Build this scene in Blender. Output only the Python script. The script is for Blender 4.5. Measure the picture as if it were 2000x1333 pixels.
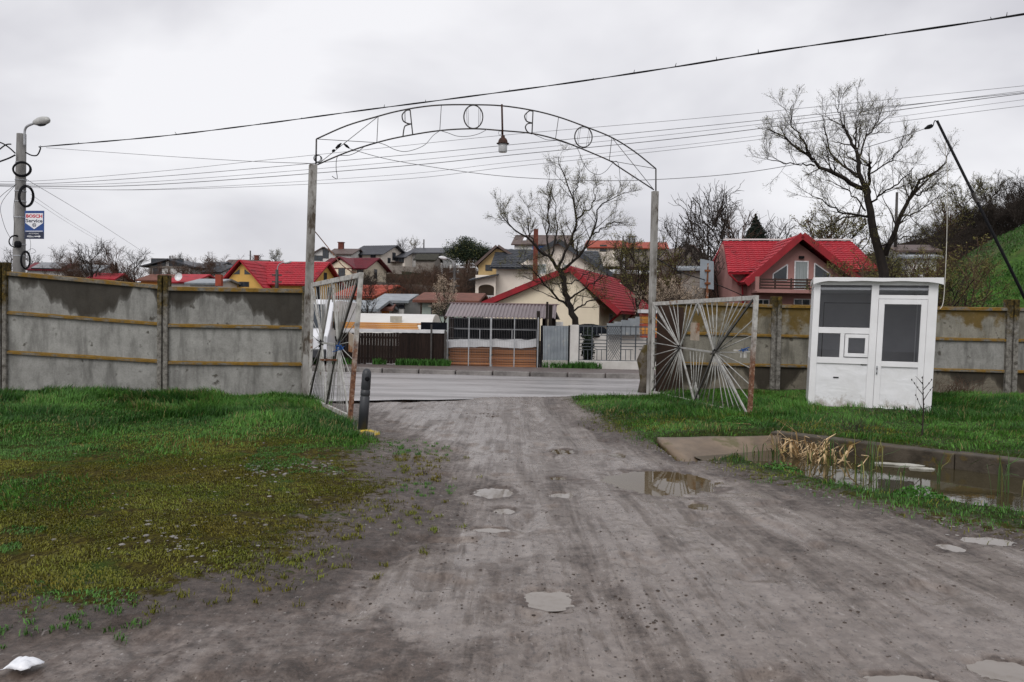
import bpy, math, random
import numpy as np
from mathutils import Vector, Matrix, Euler
for o in list(bpy.data.objects): bpy.data.objects.remove(o)
S = bpy.context.scene
COL = S.collection
R = math.radians
# ---------------------------------------------------------------- camera
F, CX, CY, CH = 1650.0, 1000.0, 666.5, 1.6
PITCH, ROLL = math.atan(48.5/F), R(1.0)
cam = bpy.data.cameras.new('camera'); camo = bpy.data.objects.new('camera', cam); COL.objects.link(camo)
cam.sensor_width = 36; cam.lens = 36*F/2000; cam.clip_end = 3000; cam.clip_start = 0.05
fw = Vector((0, math.cos(PITCH), -math.sin(PITCH))); r0 = Vector((1, 0, 0)); u0 = Vector((0, math.sin(PITCH), math.cos(PITCH)))
rt = r0*math.cos(ROLL) + u0*math.sin(ROLL); up = u0*math.cos(ROLL) - r0*math.sin(ROLL)
m = Matrix((rt, up, -fw)).transposed().to_4x4(); m.translation = (0, 0, CH); camo.matrix_world = m
S.camera = camo
S.render.resolution_x, S.render.resolution_y = 1024, 682
# ---------------------------------------------------------------- overcast sky
W = bpy.data.worlds.new('World'); S.world = W; W.use_nodes = True
nt = W.node_tree; bg = nt.nodes['Background']
SUN_EL, SUN_AZ = R(42), R(200)       # azimuth clockwise from +Y: behind the camera, a little left
sky = nt.nodes.new('ShaderNodeTexSky'); sky.sky_type = 'NISHITA'; sky.sun_disc = False
sky.sun_elevation = SUN_EL; sky.sun_rotation = SUN_AZ
tc = nt.nodes.new('ShaderNodeTexCoord'); mp = nt.nodes.new('ShaderNodeMapping'); mp.inputs['Scale'].default_value = (1.3, 1.3, 2.6)
nz = nt.nodes.new('ShaderNodeTexNoise'); nz.inputs['Scale'].default_value = 1.6; nz.inputs['Detail'].default_value = 5; nz.inputs['Roughness'].default_value = .5; nz.inputs['Distortion'].default_value = .25
cr = nt.nodes.new('ShaderNodeValToRGB')
cr.color_ramp.elements[0].position = .38; cr.color_ramp.elements[0].color = (.66, .655, .70, 1)
cr.color_ramp.elements[1].position = .60; cr.color_ramp.elements[1].color = (.95, .945, .975, 1)
mul = nt.nodes.new('ShaderNodeVectorMath'); mul.operation = 'SCALE'; mul.inputs['Scale'].default_value = .09
mix = nt.nodes.new('ShaderNodeMix'); mix.data_type = 'RGBA'; mix.inputs[0].default_value = .95
nt.links.new(tc.outputs['Generated'], mp.inputs[0]); nt.links.new(mp.outputs[0], nz.inputs['Vector']); nt.links.new(nz.outputs['Fac'], cr.inputs[0])
nt.links.new(sky.outputs[0], mul.inputs[0]); nt.links.new(mul.outputs[0], mix.inputs[6]); nt.links.new(cr.outputs[0], mix.inputs[7])
nt.links.new(mix.outputs[2], bg.inputs[0]); bg.inputs[1].default_value = 1.0
sl = bpy.data.lights.new('sun', 'SUN'); sl.energy = 1.5; sl.angle = R(35); sl.color = (1, .97, .94)
so = bpy.data.objects.new('sun', sl); COL.objects.link(so)
sd = Vector((math.sin(SUN_AZ)*math.cos(SUN_EL), math.cos(SUN_AZ)*math.cos(SUN_EL), math.sin(SUN_EL)))
so.rotation_euler = sd.to_track_quat('Z', 'Y').to_euler(); so.location = (0, -20, 30)
S.view_settings.view_transform = 'Standard'; S.view_settings.look = 'None'; S.view_settings.exposure = 0; S.view_settings.gamma = 1
# ---------------------------------------------------------------- pixel helpers (2000 x 1333 photograph)
def ray(px, py): return fw + rt*((px-CX)/F) - up*((py-CY)/F)
C0 = Vector((0, 0, CH))
def P(px, py, Y):
    d = ray(px, py); return C0 + d*(Y/d.y)
def G(px, py, z=0.0):
    d = ray(px, py); return C0 + d*((z-CH)/d.z)
def PL(px, py, a, b):
    """point of the pixel on the vertical plane through a and b"""
    n = Vector((-(b.y-a.y), b.x-a.x, 0)); d = ray(px, py)
    return C0 + d*((a-C0).dot(n)/d.dot(n))
# ---------------------------------------------------------------- numpy noise
def _h(ix, iy, s):
    v = (ix.astype(np.int64)*374761393 + iy.astype(np.int64)*668265263 + s*1442695041) & 0xffffffff
    v = ((v ^ (v >> 13))*1274126177) & 0xffffffff
    return ((v ^ (v >> 16)) & 0xffff)/65535.0
def vn(x, y, s=0):
    ix = np.floor(x); iy = np.floor(y); fx = x-ix; fy = y-iy
    fx = fx*fx*(3-2*fx); fy = fy*fy*(3-2*fy)
    a = _h(ix, iy, s); b = _h(ix+1, iy, s); c = _h(ix, iy+1, s); d = _h(ix+1, iy+1, s)
    return (a*(1-fx)+b*fx)*(1-fy) + (c*(1-fx)+d*fx)*fy
def fbm(x, y, s=0, o=4):
    r = 0; a = .5; t = 0
    for i in range(o):
        r = r + a*vn(x*2**i+i*17.3, y*2**i-i*9.1, s+i); t += a; a *= .5
    return r/t
def sst(a, b, x):
    t = np.clip((x-a)/(b-a), 0, 1); return t*t*(3-2*t)
# ---------------------------------------------------------------- objects
def tag(o, label=None, cat=None, group=None, kind=None):
    if label: o['label'] = label
    if cat: o['category'] = cat
    if group: o['group'] = group
    if kind: o['kind'] = kind
    return o
def thing(name, label, cat, loc=(0, 0, 0), yaw=0.0, group=None):
    o = bpy.data.objects.new(name, None); COL.objects.link(o); o.empty_display_size = .1
    o.location = loc; o.rotation_euler = (0, 0, yaw)
    o['w'] = 0; del o['w']
    return tag(o, label, cat, group)
def wm(o):
    m = Matrix.LocRotScale(o.location, o.rotation_euler, o.scale)
    return (wm(o.parent) @ m) if o.parent else m
def mesh(name, v, f, mat=None, smooth=False, uv=None):
    me = bpy.data.meshes.new(name); me.from_pydata([tuple(p) for p in v], [], f); me.update()
    if mat: me.materials.append(mat)
    if smooth: me.polygons.foreach_set('use_smooth', [True]*len(me.polygons))
    return me
def npmesh(name, v, tri, mat=None, smooth=False, col=None):
    """fast mesh from numpy arrays (tri: N x 3 or N x 4)"""
    me = bpy.data.meshes.new(name); k = tri.shape[1]; n = len(tri)
    me.vertices.add(len(v)); me.vertices.foreach_set('co', np.ascontiguousarray(v, dtype=np.float32).ravel())
    me.loops.add(n*k); me.loops.foreach_set('vertex_index', np.ascontiguousarray(tri, dtype=np.int32).ravel())
    me.polygons.add(n); me.polygons.foreach_set('loop_start', np.arange(0, n*k, k, dtype=np.int32))
    if smooth: me.polygons.foreach_set('use_smooth', np.ones(n, dtype=bool))
    if col is not None:
        a = me.color_attributes.new('col', 'FLOAT_COLOR', 'POINT')
        a.data.foreach_set('color', np.ascontiguousarray(np.c_[col, np.ones(len(col))], dtype=np.float32).ravel())
    me.update(calc_edges=True)
    if mat: me.materials.append(mat)
    return me
def link(name, me, parent=None, loc=None, **kw):
    o = bpy.data.objects.new(name, me); COL.objects.link(o)
    if parent is not None: o.parent = parent
    if loc is not None: o.location = loc
    return tag(o, **kw)
class MB:
    def __init__(s): s.v = []; s.f = []; s.u = []
    def add(s, vs, fs):
        n = len(s.v); s.v += [Vector(p) for p in vs]; s.f += [tuple(i+n for i in q) for q in fs]; return s
    def hexa(s, c):   # 8 corners: bottom 4 ccw, top 4 ccw
        return s.add(c, [(3, 2, 1, 0), (4, 5, 6, 7), (0, 1, 5, 4), (1, 2, 6, 5), (2, 3, 7, 6), (3, 0, 4, 7)])
    def box(s, c, d, rot=None):
        c = Vector(c); x, y, z = d[0]/2, d[1]/2, d[2]/2
        p = [Vector(q) for q in ((-x, -y, -z), (x, -y, -z), (x, y, -z), (-x, y, -z), (-x, -y, z), (x, -y, z), (x, y, z), (-x, y, z))]
        if rot is not None: p = [rot @ q for q in p]
        return s.hexa([c+q for q in p])
    def bar(s, a, b, w, h=None, upv=(0, 0, 1)):
        """rectangular bar from a to b; w across, h along upv"""
        a = Vector(a); b = Vector(b); h = h or w; t = (b-a).normalized(); uv = Vector(upv)
        if abs(t.dot(uv)) > .98: uv = Vector((0, 1, 0))
        x = t.cross(uv).normalized(); y = x.cross(t).normalized(); x = x*w/2; y = y*h/2
        return s.hexa([a-x-y, a+x-y, b+x-y, b-x-y, a-x+y, a+x+y, b+x+y, b-x+y])
    def tube(s, pts, r, n=6, cap=True, closed=False):
        pts = [Vector(p) for p in pts]; k = len(pts)
        rr = r if isinstance(r, (list, tuple)) else [r]*k
        vs = []; N = None
        for i, p in enumerate(pts):
            if closed: t = pts[(i+1) % k]-pts[i-1]
            else: t = pts[min(i+1, k-1)]-pts[max(i-1, 0)]
            t = t.normalized() if t.length > 1e-9 else Vector((0, 0, 1))
            if N is None:
                N = t.cross(Vector((.31, .2, 1)) if abs(t.z) < .9 else Vector((1, .1, 0))).normalized()
            else:
                N = (N-t*N.dot(t)).normalized()
            B = t.cross(N)
            vs += [p+(N*math.cos(2*math.pi*j/n)+B*math.sin(2*math.pi*j/n))*rr[i] for j in range(n)]
        fs = []
        for i in range(k if closed else k-1):
            a = i*n; b = ((i+1) % k)*n
            fs += [(a+j, a+(j+1) % n, b+(j+1) % n, b+j) for j in range(n)]
        if cap and not closed: fs += [tuple(range(n-1, -1, -1)), tuple((k-1)*n+j for j in range(n))]
        return s.add(vs, fs)
    def lathe(s, prof, c=(0, 0, 0), n=16, M=None):
        c = Vector(c); vs = []
        for r, z in prof: vs += [Vector((r*math.cos(2*math.pi*j/n), r*math.sin(2*math.pi*j/n), z)) for j in range(n)]
        if M is not None: vs = [M @ q for q in vs]
        vs = [c+q for q in vs]; k = len(prof)
        fs = [(i*n+j, i*n+(j+1) % n, (i+1)*n+(j+1) % n, (i+1)*n+j) for i in range(k-1) for j in range(n)]
        fs += [tuple(range(n-1, -1, -1)), tuple((k-1)*n+j for j in range(n))]
        return s.add(vs, fs)
    def prism(s, poly, ext):
        n = len(poly); e = Vector(ext); poly = [Vector(p) for p in poly]
        nrm = Vector((0, 0, 0))
        for i in range(n): nrm += poly[i].cross(poly[(i+1) % n])
        if nrm.dot(e) > 0: poly = poly[::-1]
        return s.add(poly+[p+e for p in poly], [tuple(range(n)), tuple(range(2*n-1, n-1, -1))] + [((i+1) % n, i, n+i, n+(i+1) % n) for i in range(n)])
    def build(s, name, mat, parent=None, local=False, smooth=False, bevel=0, origin=None, **kw):
        """world coordinates unless local; without a parent the origin goes to the base centre"""
        v = s.v
        if parent is not None and not local:
            im = wm(parent).inverted(); v = [im @ p for p in v]
        loc = None
        if parent is None and not local:
            lo = Vector([min(p[i] for p in v) for i in range(3)]); hi = Vector([max(p[i] for p in v) for i in range(3)])
            loc = Vector(((lo.x+hi.x)/2, (lo.y+hi.y)/2, lo.z)); v = [p-loc for p in v]
        o = link(name, mesh(name, v, s.f, mat, smooth), parent, loc, **kw)
        if bevel:
            b = o.modifiers.new('bevel', 'BEVEL'); b.width = bevel; b.segments = 2; b.limit_method = 'ANGLE'; b.angle_limit = R(40)
        return o
def catmull(pts, k=6):
    pts = [Vector(p) for p in pts]; out = []
    for i in range(len(pts)-1):
        a = pts[max(i-1, 0)]; b = pts[i]; c = pts[i+1]; d = pts[min(i+2, len(pts)-1)]
        for j in range(k):
            t = j/k
            out.append(.5*((2*b)+(c-a)*t+(2*a-5*b+4*c-d)*t*t+(3*b-a-3*c+d)*t**3))
    out.append(pts[-1]); return out
def copy_tree(o, parent=None):
    c = o.copy(); COL.objects.link(c); c.parent = parent
    for ch in list(o.children): copy_tree(ch, c)
    return c
# ================================================================ materials
class NT:
    def __init__(s, name):
        s.m = bpy.data.materials.new(name); s.m.use_nodes = True; s.t = s.m.node_tree; s.b = s.t.nodes['Principled BSDF']
    def n(s, typ, **kw):
        x = s.t.nodes.new('ShaderNode'+typ)
        for k, v in kw.items(): setattr(x, k, v)
        return x
    def l(s, a, b): s.t.links.new(a, b)
    def val(s, node, **kw):
        for k, v in kw.items(): node.inputs[k.replace('_', ' ')].default_value = v
        return node
    def coord(s, kind='Object', scale=(1, 1, 1)):
        t = s.n('TexCoord'); mp = s.n('Mapping'); mp.inputs['Scale'].default_value = scale; s.l(t.outputs[kind], mp.inputs[0]); return mp.outputs[0]
    def noise(s, co, scale, detail=4, rough=.55, dist=0):
        x = s.n('TexNoise'); s.val(x, Scale=scale, Detail=detail, Roughness=rough, Distortion=dist); s.l(co, x.inputs['Vector']); return x.outputs['Fac']
    def ramp(s, fac, stops):
        x = s.n('ValToRGB'); e = x.color_ramp.elements
        while len(e) < len(stops): e.new(.5)
        for i, (p, c) in enumerate(stops):
            e[i].position = p; e[i].color = (c[0], c[1], c[2], 1) if isinstance(c, (tuple, list)) else (c, c, c, 1)
        s.l(fac, x.inputs[0]); return x.outputs[0]
    def mix(s, fac, a, b, mode='MIX'):
        x = s.n('Mix', data_type='RGBA', blend_type=mode)
        for sk, v in ((x.inputs[0], fac), (x.inputs[6], a), (x.inputs[7], b)):
            if isinstance(v, (int, float)): sk.default_value = v if sk.type == 'VALUE' else (v, v, v, 1)
            elif isinstance(v, (tuple, list)): sk.default_value = (v[0], v[1], v[2], 1)
            else: s.l(v, sk)
        return x.outputs[2]
    def math(s, op, a, b=0.0, clamp=False):
        x = s.n('Math', operation=op); x.use_clamp = clamp
        for sk, v in ((x.inputs[0], a), (x.inputs[1], b)):
            if isinstance(v, (int, float)): sk.default_value = v
            else: s.l(v, sk)
        return x.outputs[0]
    def attr(s, name): x = s.n('Attribute', attribute_name=name); return x.outputs['Fac']
    def bump(s, h, strength=.3, dist=.02):
        x = s.n('Bump'); s.val(x, Strength=strength, Distance=dist); s.l(h, x.inputs['Height']); s.l(x.outputs[0], s.b.inputs['Normal']); return x
    def base(s, c):
        if isinstance(c, (tuple, list)): s.b.inputs['Base Color'].default_value = (c[0], c[1], c[2], 1)
        else: s.l(c, s.b.inputs['Base Color'])
    def rough(s, r):
        if isinstance(r, (int, float)): s.b.inputs['Roughness'].default_value = r
        else: s.l(r, s.b.inputs['Roughness'])
def mat(name, c1, c2=None, scale=6, rough=.7, bump=.15, bscale=40, metal=0, spec=.5, stretch=(1, 1, 1), c3=None, s3=2.0, t3=.58, detail=5, rnd=0, alpha=1):
    k = NT(name); c2 = c2 or tuple(x*.72 for x in c1); spec = .22 if (spec == .5 and isinstance(rough, float) and rough >= .6) else spec
    co = k.coord('Object', stretch)
    col = k.ramp(k.noise(co, scale, detail, .6), [(.34, c2), (.66, c1)])
    if c3: col = k.mix(k.ramp(k.noise(co, s3, 6, .65), [(t3, 0.), (t3+.08, 1.)]), col, c3)
    if rnd:
        oi = k.n('ObjectInfo'); mr = k.n('MapRange'); mr.inputs[3].default_value = 1-rnd; mr.inputs[4].default_value = 1+rnd
        k.l(oi.outputs['Random'], mr.inputs[0]); v = k.n('VectorMath', operation='SCALE'); k.l(col, v.inputs[0]); k.l(mr.outputs[0], v.inputs['Scale']); col = v.outputs[0]
    k.base(col); k.rough(rough); k.b.inputs['Metallic'].default_value = metal; k.b.inputs['Specular IOR Level'].default_value = spec
    if bump: k.bump(k.noise(co, bscale, 4, .6), bump, .01)
    return k.m
MT = {}
MT['cable'] = mat('black_cable', (.008, .008, .010), rough=.6, bump=0, spec=.12)
MT['wire'] = mat('grey_wire', (.16, .16, .17), rough=.5, bump=0)
MT['iron'] = mat('dark_iron', (.05, .045, .042), (.025, .022, .02), 9, .55, c3=(.10, .045, .022), s3=6, t3=.6)
MT['rust'] = mat('rusty_iron', (.20, .075, .03), (.075, .03, .016), 14, .8, .4, 60, c3=(.32, .30, .28), s3=7, t3=.57)
MT['whitesteel'] = mat('peeling_white_paint', (.50, .49, .46), (.30, .29, .27), 10, .5, .3, 50, c3=(.16, .075, .035), s3=5.5, t3=.585)
MT['rod'] = mat('grey_painted_rod', (.42, .42, .40), (.24, .23, .21), 8, .45, .1, 60, c3=(.10, .06, .035), s3=9, t3=.6)
MT['darkbar'] = mat('blackened_bar', (.06, .055, .05), (.03, .028, .025), 9, .5, .2, c3=(.20, .18, .16), s3=6, t3=.6)
MT['post'] = mat('weathered_gate_post', (.36, .35, .33), (.17, .16, .145), 5, .7, .4, 40, c3=(.075, .06, .045), s3=3.2, t3=.53, stretch=(1, 1, .45))
MT['postpole'] = mat('grey_concrete_pole', (.25, .245, .235), (.15, .145, .14), 5, .85, .3, 50, stretch=(1, 1, .3))
MT['white'] = mat('white_pvc', (.80, .80, .81), (.73, .73, .735), 3, .3, .02, 30)
MT['bollard'] = mat('grey_plastic', (.035, .037, .043), (.024, .026, .03), 7, .45, .12, 90)
MT['glassdark'] = mat('window_glass', (.035, .045, .055), (.02, .025, .032), 1.5, .06, 0)
MT['curtain'] = mat('window_with_curtain', (.28, .31, .31), (.16, .19, .19), 9, .15, 0, stretch=(3, 3, .1))
MT['frame'] = mat('window_frame', (.75, .75, .76), rough=.4, bump=0)
MT['darkframe'] = mat('dark_window_frame', (.05, .045, .045), rough=.5, bump=0)
MT['darkwood'] = mat('dark_stained_board', (.022, .013, .010), (.010, .006, .005), 6, .7, .3, 40, spec=.15, stretch=(6, 6, .6), rnd=.35)
MT['plank'] = mat('sawn_plank', (.42, .19, .085), (.23, .09, .042), 3, .75, .3, 50, stretch=(.5, 6, 6), rnd=.35)
MT['beam'] = mat('fresh_timber', (.58, .27, .06), (.36, .14, .03), 3, .7, .2, 50, stretch=(.5, 6, 6), rnd=.3)
MT['tarp'] = mat('white_tarpaulin', (.62, .62, .63), (.48, .48, .49), 3, .5, .5, 5)
MT['net'] = mat('dark_shade_cloth', (.012, .014, .018), (.005, .006, .008), 3, .9, .3, 20, spec=.05)
MT['meshwire'] = mat('dull_mesh_wire', (.20, .20, .21), rough=.6, bump=0)
MT['galv'] = mat('galvanised_steel', (.42, .43, .44), (.30, .31, .33), 8, .4, .1, metal=.3)
MT['zinc'] = mat('grey_corrugated_sheet', (.27, .30, .32), (.17, .19, .21), 2.5, .45, .1, c3=(.36, .36, .34), s3=3)
MT['plaster_white'] = mat('white_render', (.62, .60, .57), (.47, .45, .42), 2.2, .85, .2, 30)
MT['grille'] = mat('grey_grille', (.075, .085, .095), rough=.5, bump=0)
MT['cream'] = mat('cream_render', (.80, .73, .64), (.73, .65, .57), .9, .85, .1, 20)
MT['cream2'] = mat('pale_cream_render', (.78, .69, .53), (.70, .61, .47), .9, .85, .1, 20)
MT['offwhite'] = mat('off_white_render', (.66, .65, .63), (.55, .54, .52), .8, .85, .1, 20)
MT['yellow'] = mat('yellow_render', (.68, .42, .12), (.60, .36, .10), .9, .85, .1, 20)
MT['palebuff'] = mat('pale_yellow_render', (.60, .43, .21), (.53, .38, .18), .9, .85, .1, 20)
MT['orange'] = mat('orange_render', (.68, .26, .075), (.56, .21, .06), .9, .85, .1, 20)
MT['pink'] = mat('dusty_pink_render', (.37, .20, .18), (.30, .16, .145), .9, .85, .1, 20)
MT['mint'] = mat('mint_render', (.36, .42, .37), (.28, .33, .29), .9, .85, .1, 20)
MT['greyblock'] = mat('bare_block_wall', (.28, .25, .22), (.17, .15, .13), 1.5, .9, .3, 8)
MT['stonewall'] = mat('dark_retaining_wall', (.14, .12, .105), (.07, .062, .055), 1.4, .9, .5, 5)
def roofmat(name, c1, c2, rough=.6, scale=1.2, spec=.25):
    return mat(name, c1, c2, scale, rough, .05, 12, spec=spec, detail=6, c3=tuple(.55*x+.006 for x in c1), s3=.9, t3=.55)
MT['red'] = roofmat('red_metal_tile', (.40, .024, .038), (.31, .02, .03))
MT['crimson'] = roofmat('deep_red_sheet', (.30, .018, .026), (.22, .014, .02))
MT['maroon'] = roofmat('maroon_metal_tile', (.155, .016, .028), (.115, .012, .02))
MT['orangeroof'] = roofmat('orange_red_tile', (.36, .07, .035), (.27, .05, .03), .6)
MT['greyroof'] = roofmat('dark_grey_roof', (.075, .078, .09), (.055, .057, .066), .5)
MT['slate'] = roofmat('charcoal_tile', (.06, .066, .078), (.04, .044, .052), .5)
MT['brownroof'] = roofmat('brown_roof', (.13, .095, .085), (.095, .068, .062), .6)
MT['mossroof'] = roofmat('mossy_dark_roof', (.05, .048, .035), (.028, .027, .022), .8, 3)
MT['rustroof'] = roofmat('rusty_roof', (.20, .085, .06), (.13, .055, .042), .8, 2)
MT['purple'] = mat('brown_corrugated_roof', (.20, .145, .15), (.125, .09, .095), .9, .42, .05, 20, stretch=(1, .4, 1))
MT['brick'] = mat('brick_chimney', (.17, .055, .038), (.11, .036, .026), 4, .9, .4, 20)
MT['trim'] = mat('brown_trim', (.05, .028, .022), rough=.6, bump=0)
MT['bark'] = mat('dark_wet_bark', (.026, .020, .016), (.010, .008, .007), 7, .85, .8, 25, stretch=(1, 1, .35))
MT['twig'] = mat('twig', (.045, .035, .028), (.028, .022, .018), 3, .8, 0)
MT['twigred'] = mat('reddish_twig', (.105, .060, .040), (.065, .04, .028), 3, .8, 0)
MT['bud'] = mat('young_bud_leaf', (.19, .17, .045), (.12, .12, .035), 2, .6, 0)
MT['blossom'] = mat('pale_blossom', (.55, .44, .34), (.38, .30, .22), 3, .7, 0)
MT['conifer'] = mat('conifer_needles', (.022, .032, .022), (.012, .018, .013), 2, .8, 0)
MT['evergreen'] = mat('evergreen_leaf', (.025, .042, .02), (.012, .02, .011), 2, .6, 0)
MT['glasslamp'] = mat('frosted_lamp_glass', (.50, .51, .52), (.40, .41, .42), 6, .25, 0)
MT['plastic_white'] = mat('white_plastic_bag', (.82, .83, .86), (.70, .72, .76), 6, .35, .4, 14)
MT['blue'] = mat('blue_rag', (.03, .10, .30), (.02, .06, .18), 9, .7, .3)
MT['vanpaint'] = mat('white_van_paint', (.72, .73, .76), (.68, .69, .72), 2, .2, 0)
MT['tyre'] = mat('tyre_rubber', (.015, .015, .016), rough=.8, bump=0)
MT['stone'] = mat('pebble', (.34, .32, .30), (.20, .185, .175), 6, .6, .3, 60, rnd=.3)
MT['dampkerb'] = mat('damp_kerb', (.085, .070, .052), (.035, .028, .02), 5, .6, .5, 40, c3=(.10, .07, .018), s3=4, t3=.56)
MT['mossconc'] = mat('mossy_concrete', (.14, .12, .095), (.06, .05, .038), 6, .9, .4, 40, c3=(.06, .045, .015), s3=5, t3=.5)
MT['yellowconc'] = mat('yellow_painted_concrete', (.27, .25, .21), (.16, .145, .12), 7, .85, .4, 40, c3=(.60, .42, .06), s3=6, t3=.5)
MT['tanconc'] = mat('wet_tan_concrete', (.20, .145, .095), (.11, .078, .05), 3, .45, .3, 30, c3=(.10, .085, .03), s3=2.5, t3=.56)
MT['kerb'] = mat('kerb_concrete', (.23, .215, .205), (.12, .11, .105), 4, .6, .4, 40, rnd=.2)
MT['brownsheet'] = mat('brown_sheet', (.05, .028, .018), (.03, .018, .013), 4, .6, .2)
MT['fencepost0'] = mat('concrete_fence_post', (.24, .225, .20), (.11, .10, .088), 8, .9, .6, 60, c3=(.055, .045, .025), s3=1.6, t3=.56)
k = NT('concrete_fence_post'); ob = k.coord('Object'); sp = k.n('SeparateXYZ'); k.l(ob, sp.inputs[0])
cc = k.ramp(k.noise(ob, 11, 7, .75), [(.36, (.075, .068, .058)), (.5, (.19, .18, .16)), (.64, (.29, .275, .25))]); mm = k.ramp(k.noise(ob, 16, 6, .75), [(.38, (.022, .018, .010)), (.55, (.075, .055, .018)), (.66, (.20, .125, .02))])
k.base(k.mix(k.ramp(k.math('ADD', k.math('MULTIPLY', sp.outputs[2], .5), k.math('MULTIPLY', k.noise(ob, 3.5, 6, .7), 1.1)), [(1.12/1.2, 0.), (1.0, 1.)]) if False else k.ramp(k.math('MULTIPLY', k.math('ADD', sp.outputs[2], k.math('MULTIPLY', k.noise(ob, 3.5, 6, .7), 2.2)), .3), [(.76, 0.), (.9, 1.)]), cc, mm)); k.rough(.9); k.b.inputs['Specular IOR Level'].default_value = .15; k.bump(k.noise(ob, 45, 6, .75), .9, .02); MT['fencepost'] = k.m
def vcol(name, rough=.55, spec=.3, trans=0):
    k = NT(name); a = k.n('Attribute', attribute_name='col'); k.base(a.outputs['Color']); k.rough(rough); k.b.inputs['Specular IOR Level'].default_value = spec
    return k.m
MT['grass'] = vcol('grass_blades', .5, .22)
MT['reed'] = vcol('reed_leaves', .55, .3)
# ---- concrete panel with rain stain hanging from its top edge (UV: metres along, metres below the top)
def panel_mat(name, stain, moss=0.0, light=1.0, warm=(1, 1, 1)):
    k = NT(name); uv = k.coord('UV'); ob = k.coord('Object')
    sep = k.n('SeparateXYZ'); k.l(uv, sep.inputs[0])
    a = tuple(light*x*y for x, y in zip((.285, .282, .264), warm)); b = tuple(light*x*y for x, y in zip((.14, .137, .125), warm))
    col = k.ramp(k.noise(ob, 2.6, 8, .7, .3), [(.36, b), (.54, a), (.66, tuple(x*1.25 for x in a))])
    col = k.mix(k.ramp(k.noise(ob, 26, 3, .6), [(.3, .78), (.5, 1.)]), (0, 0, 0), col, 'MIX') if False else k.mix(.5, col, k.ramp(k.noise(ob, 38, 4, .7), [(.3, tuple(x*.6 for x in a)), (.6, a)]))
    cx = k.n('CombineXYZ'); k.l(k.math('MULTIPLY', sep.outputs[0], 5.0), cx.inputs[0]); k.l(k.math('MULTIPLY', sep.outputs[1], .9), cx.inputs[1])
    streak = k.noise(cx.outputs[0], 1.0, 5, .65)
    col = k.mix(k.ramp(streak, [(.48, 0.), (.66, .62)]), col, tuple(x*.55 for x in b))
    if stain:
        cu = k.n('CombineXYZ'); k.l(sep.outputs[0], cu.inputs[0])
        edge = k.math('MULTIPLY', k.math('ADD', k.math('MULTIPLY', k.math('SUBTRACT', k.noise(cu.outputs[0], .75, 1, .4), .5), 3.4), k.noise(cu.outputs[0], 4.5, 3, .5)), stain*2)
        d = k.math('SUBTRACT', k.math('ADD', edge, k.math('MULTIPLY', k.noise(ob, 9, 3), .05)), sep.outputs[1])
        f = k.ramp(d, [(.0, 0.), (.03, .55), (.12, .9)])
        col = k.mix(f, col, k.mix(k.noise(ob, 5, 5), (.018, .015, .011), (.042, .035, .026)))
    spots = k.ramp(k.noise(ob, 5.2, 3, .5), [(.655, 0.), (.72, .85)])
    col = k.mix(spots, col, (.055, .048, .038))
    if moss:
        mz = k.math('SUBTRACT', k.noise(ob, 3.0, 6, .65), k.math('MULTIPLY', sep.outputs[1], .35))
        col = k.mix(k.ramp(mz, [(.36-moss*.1, 0.), (.50-moss*.1, .9)]), col, k.mix(k.noise(ob, 12, 4), (.16, .095, .012), (.075, .055, .018)))
    k.base(col); k.rough(.85); k.b.inputs['Specular IOR Level'].default_value = .2; k.bump(k.math('ADD', k.noise(ob, 55, 5, .7), k.math('MULTIPLY', k.noise(ob, 6, 4), 1.5)), .35, .012)
    return k.m
MT['panel_top'] = panel_mat('stained_top_panel', .33)
MT['panel'] = panel_mat('concrete_panel', 0, 0, 1.08)
MT['panel_low'] = panel_mat('low_concrete_panel', 0, 0, 1.02)
MT['panel_rtop'] = panel_mat('mossy_top_panel', .08, .9, .85, (1, .93, .78))
MT['panel_r'] = panel_mat('brownish_panel', .0, 0, .85, (1, .95, .84))
MT['panel_rlow'] = panel_mat('damp_low_panel', .32, 0, .7, (1, .9, .75))
k = NT('ledge_moss'); ob = k.coord('Object'); ge = k.n('NewGeometry'); sp = k.n('SeparateXYZ'); k.l(ge.outputs['Normal'], sp.inputs[0])
mossc = k.mix(k.noise(ob, 14, 5, .7), (.055, .036, .010), (.34, .19, .022)); conc = k.ramp(k.noise(ob, 20, 5, .7), [(.35, (.10, .09, .075)), (.65, (.24, .225, .19))])
f = k.math('ADD', k.math('MULTIPLY', sp.outputs[2], .8), k.math('MULTIPLY', k.noise(ob, 5, 5, .6), 1.1)); k.base(k.mix(k.ramp(f, [(.46, 0.), (.60, 1.)]), conc, mossc)); k.rough(.95); k.bump(k.noise(ob, 60, 5, .7), .9, .02)
MT['ledge'] = k.m
# ---- water
def water(name, c, c2, rough=.015, b=.02, clear=0.0):
    k = NT(name); ob = k.coord('Object'); k.base(k.mix(k.noise(ob, 3, 4), c, c2)); k.rough(rough); k.b.inputs['IOR'].default_value = 1.33
    if b: k.bump(k.noise(k.coord('Object', (1, 1, 1)), 9, 2), b, .01)
    if clear:
        tr = k.n('BsdfTransparent'); tr.inputs[0].default_value = (.80, .74, .66, 1); ms = k.n('MixShader'); fr = k.n('Fresnel'); fr.inputs[0].default_value = 1.33
        k.l(k.math('MAXIMUM', fr.outputs[0], 1-clear), ms.inputs[0]); k.l(tr.outputs[0], ms.inputs[1]); k.l(k.b.outputs[0], ms.inputs[2]); k.l(ms.outputs[0], k.t.nodes['Material Output'].inputs[0])
    return k.m
MT['puddle'] = water('muddy_puddle_water', (.38, .345, .31), (.31, .275, .245), clear=.25)
MT['puddlebrown'] = water('brown_puddle_water', (.15, .11, .055), (.12, .085, .045), clear=.3)
MT['pond'] = water('pond_water', (.055, .045, .024), (.04, .034, .018), .02, .03)
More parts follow.
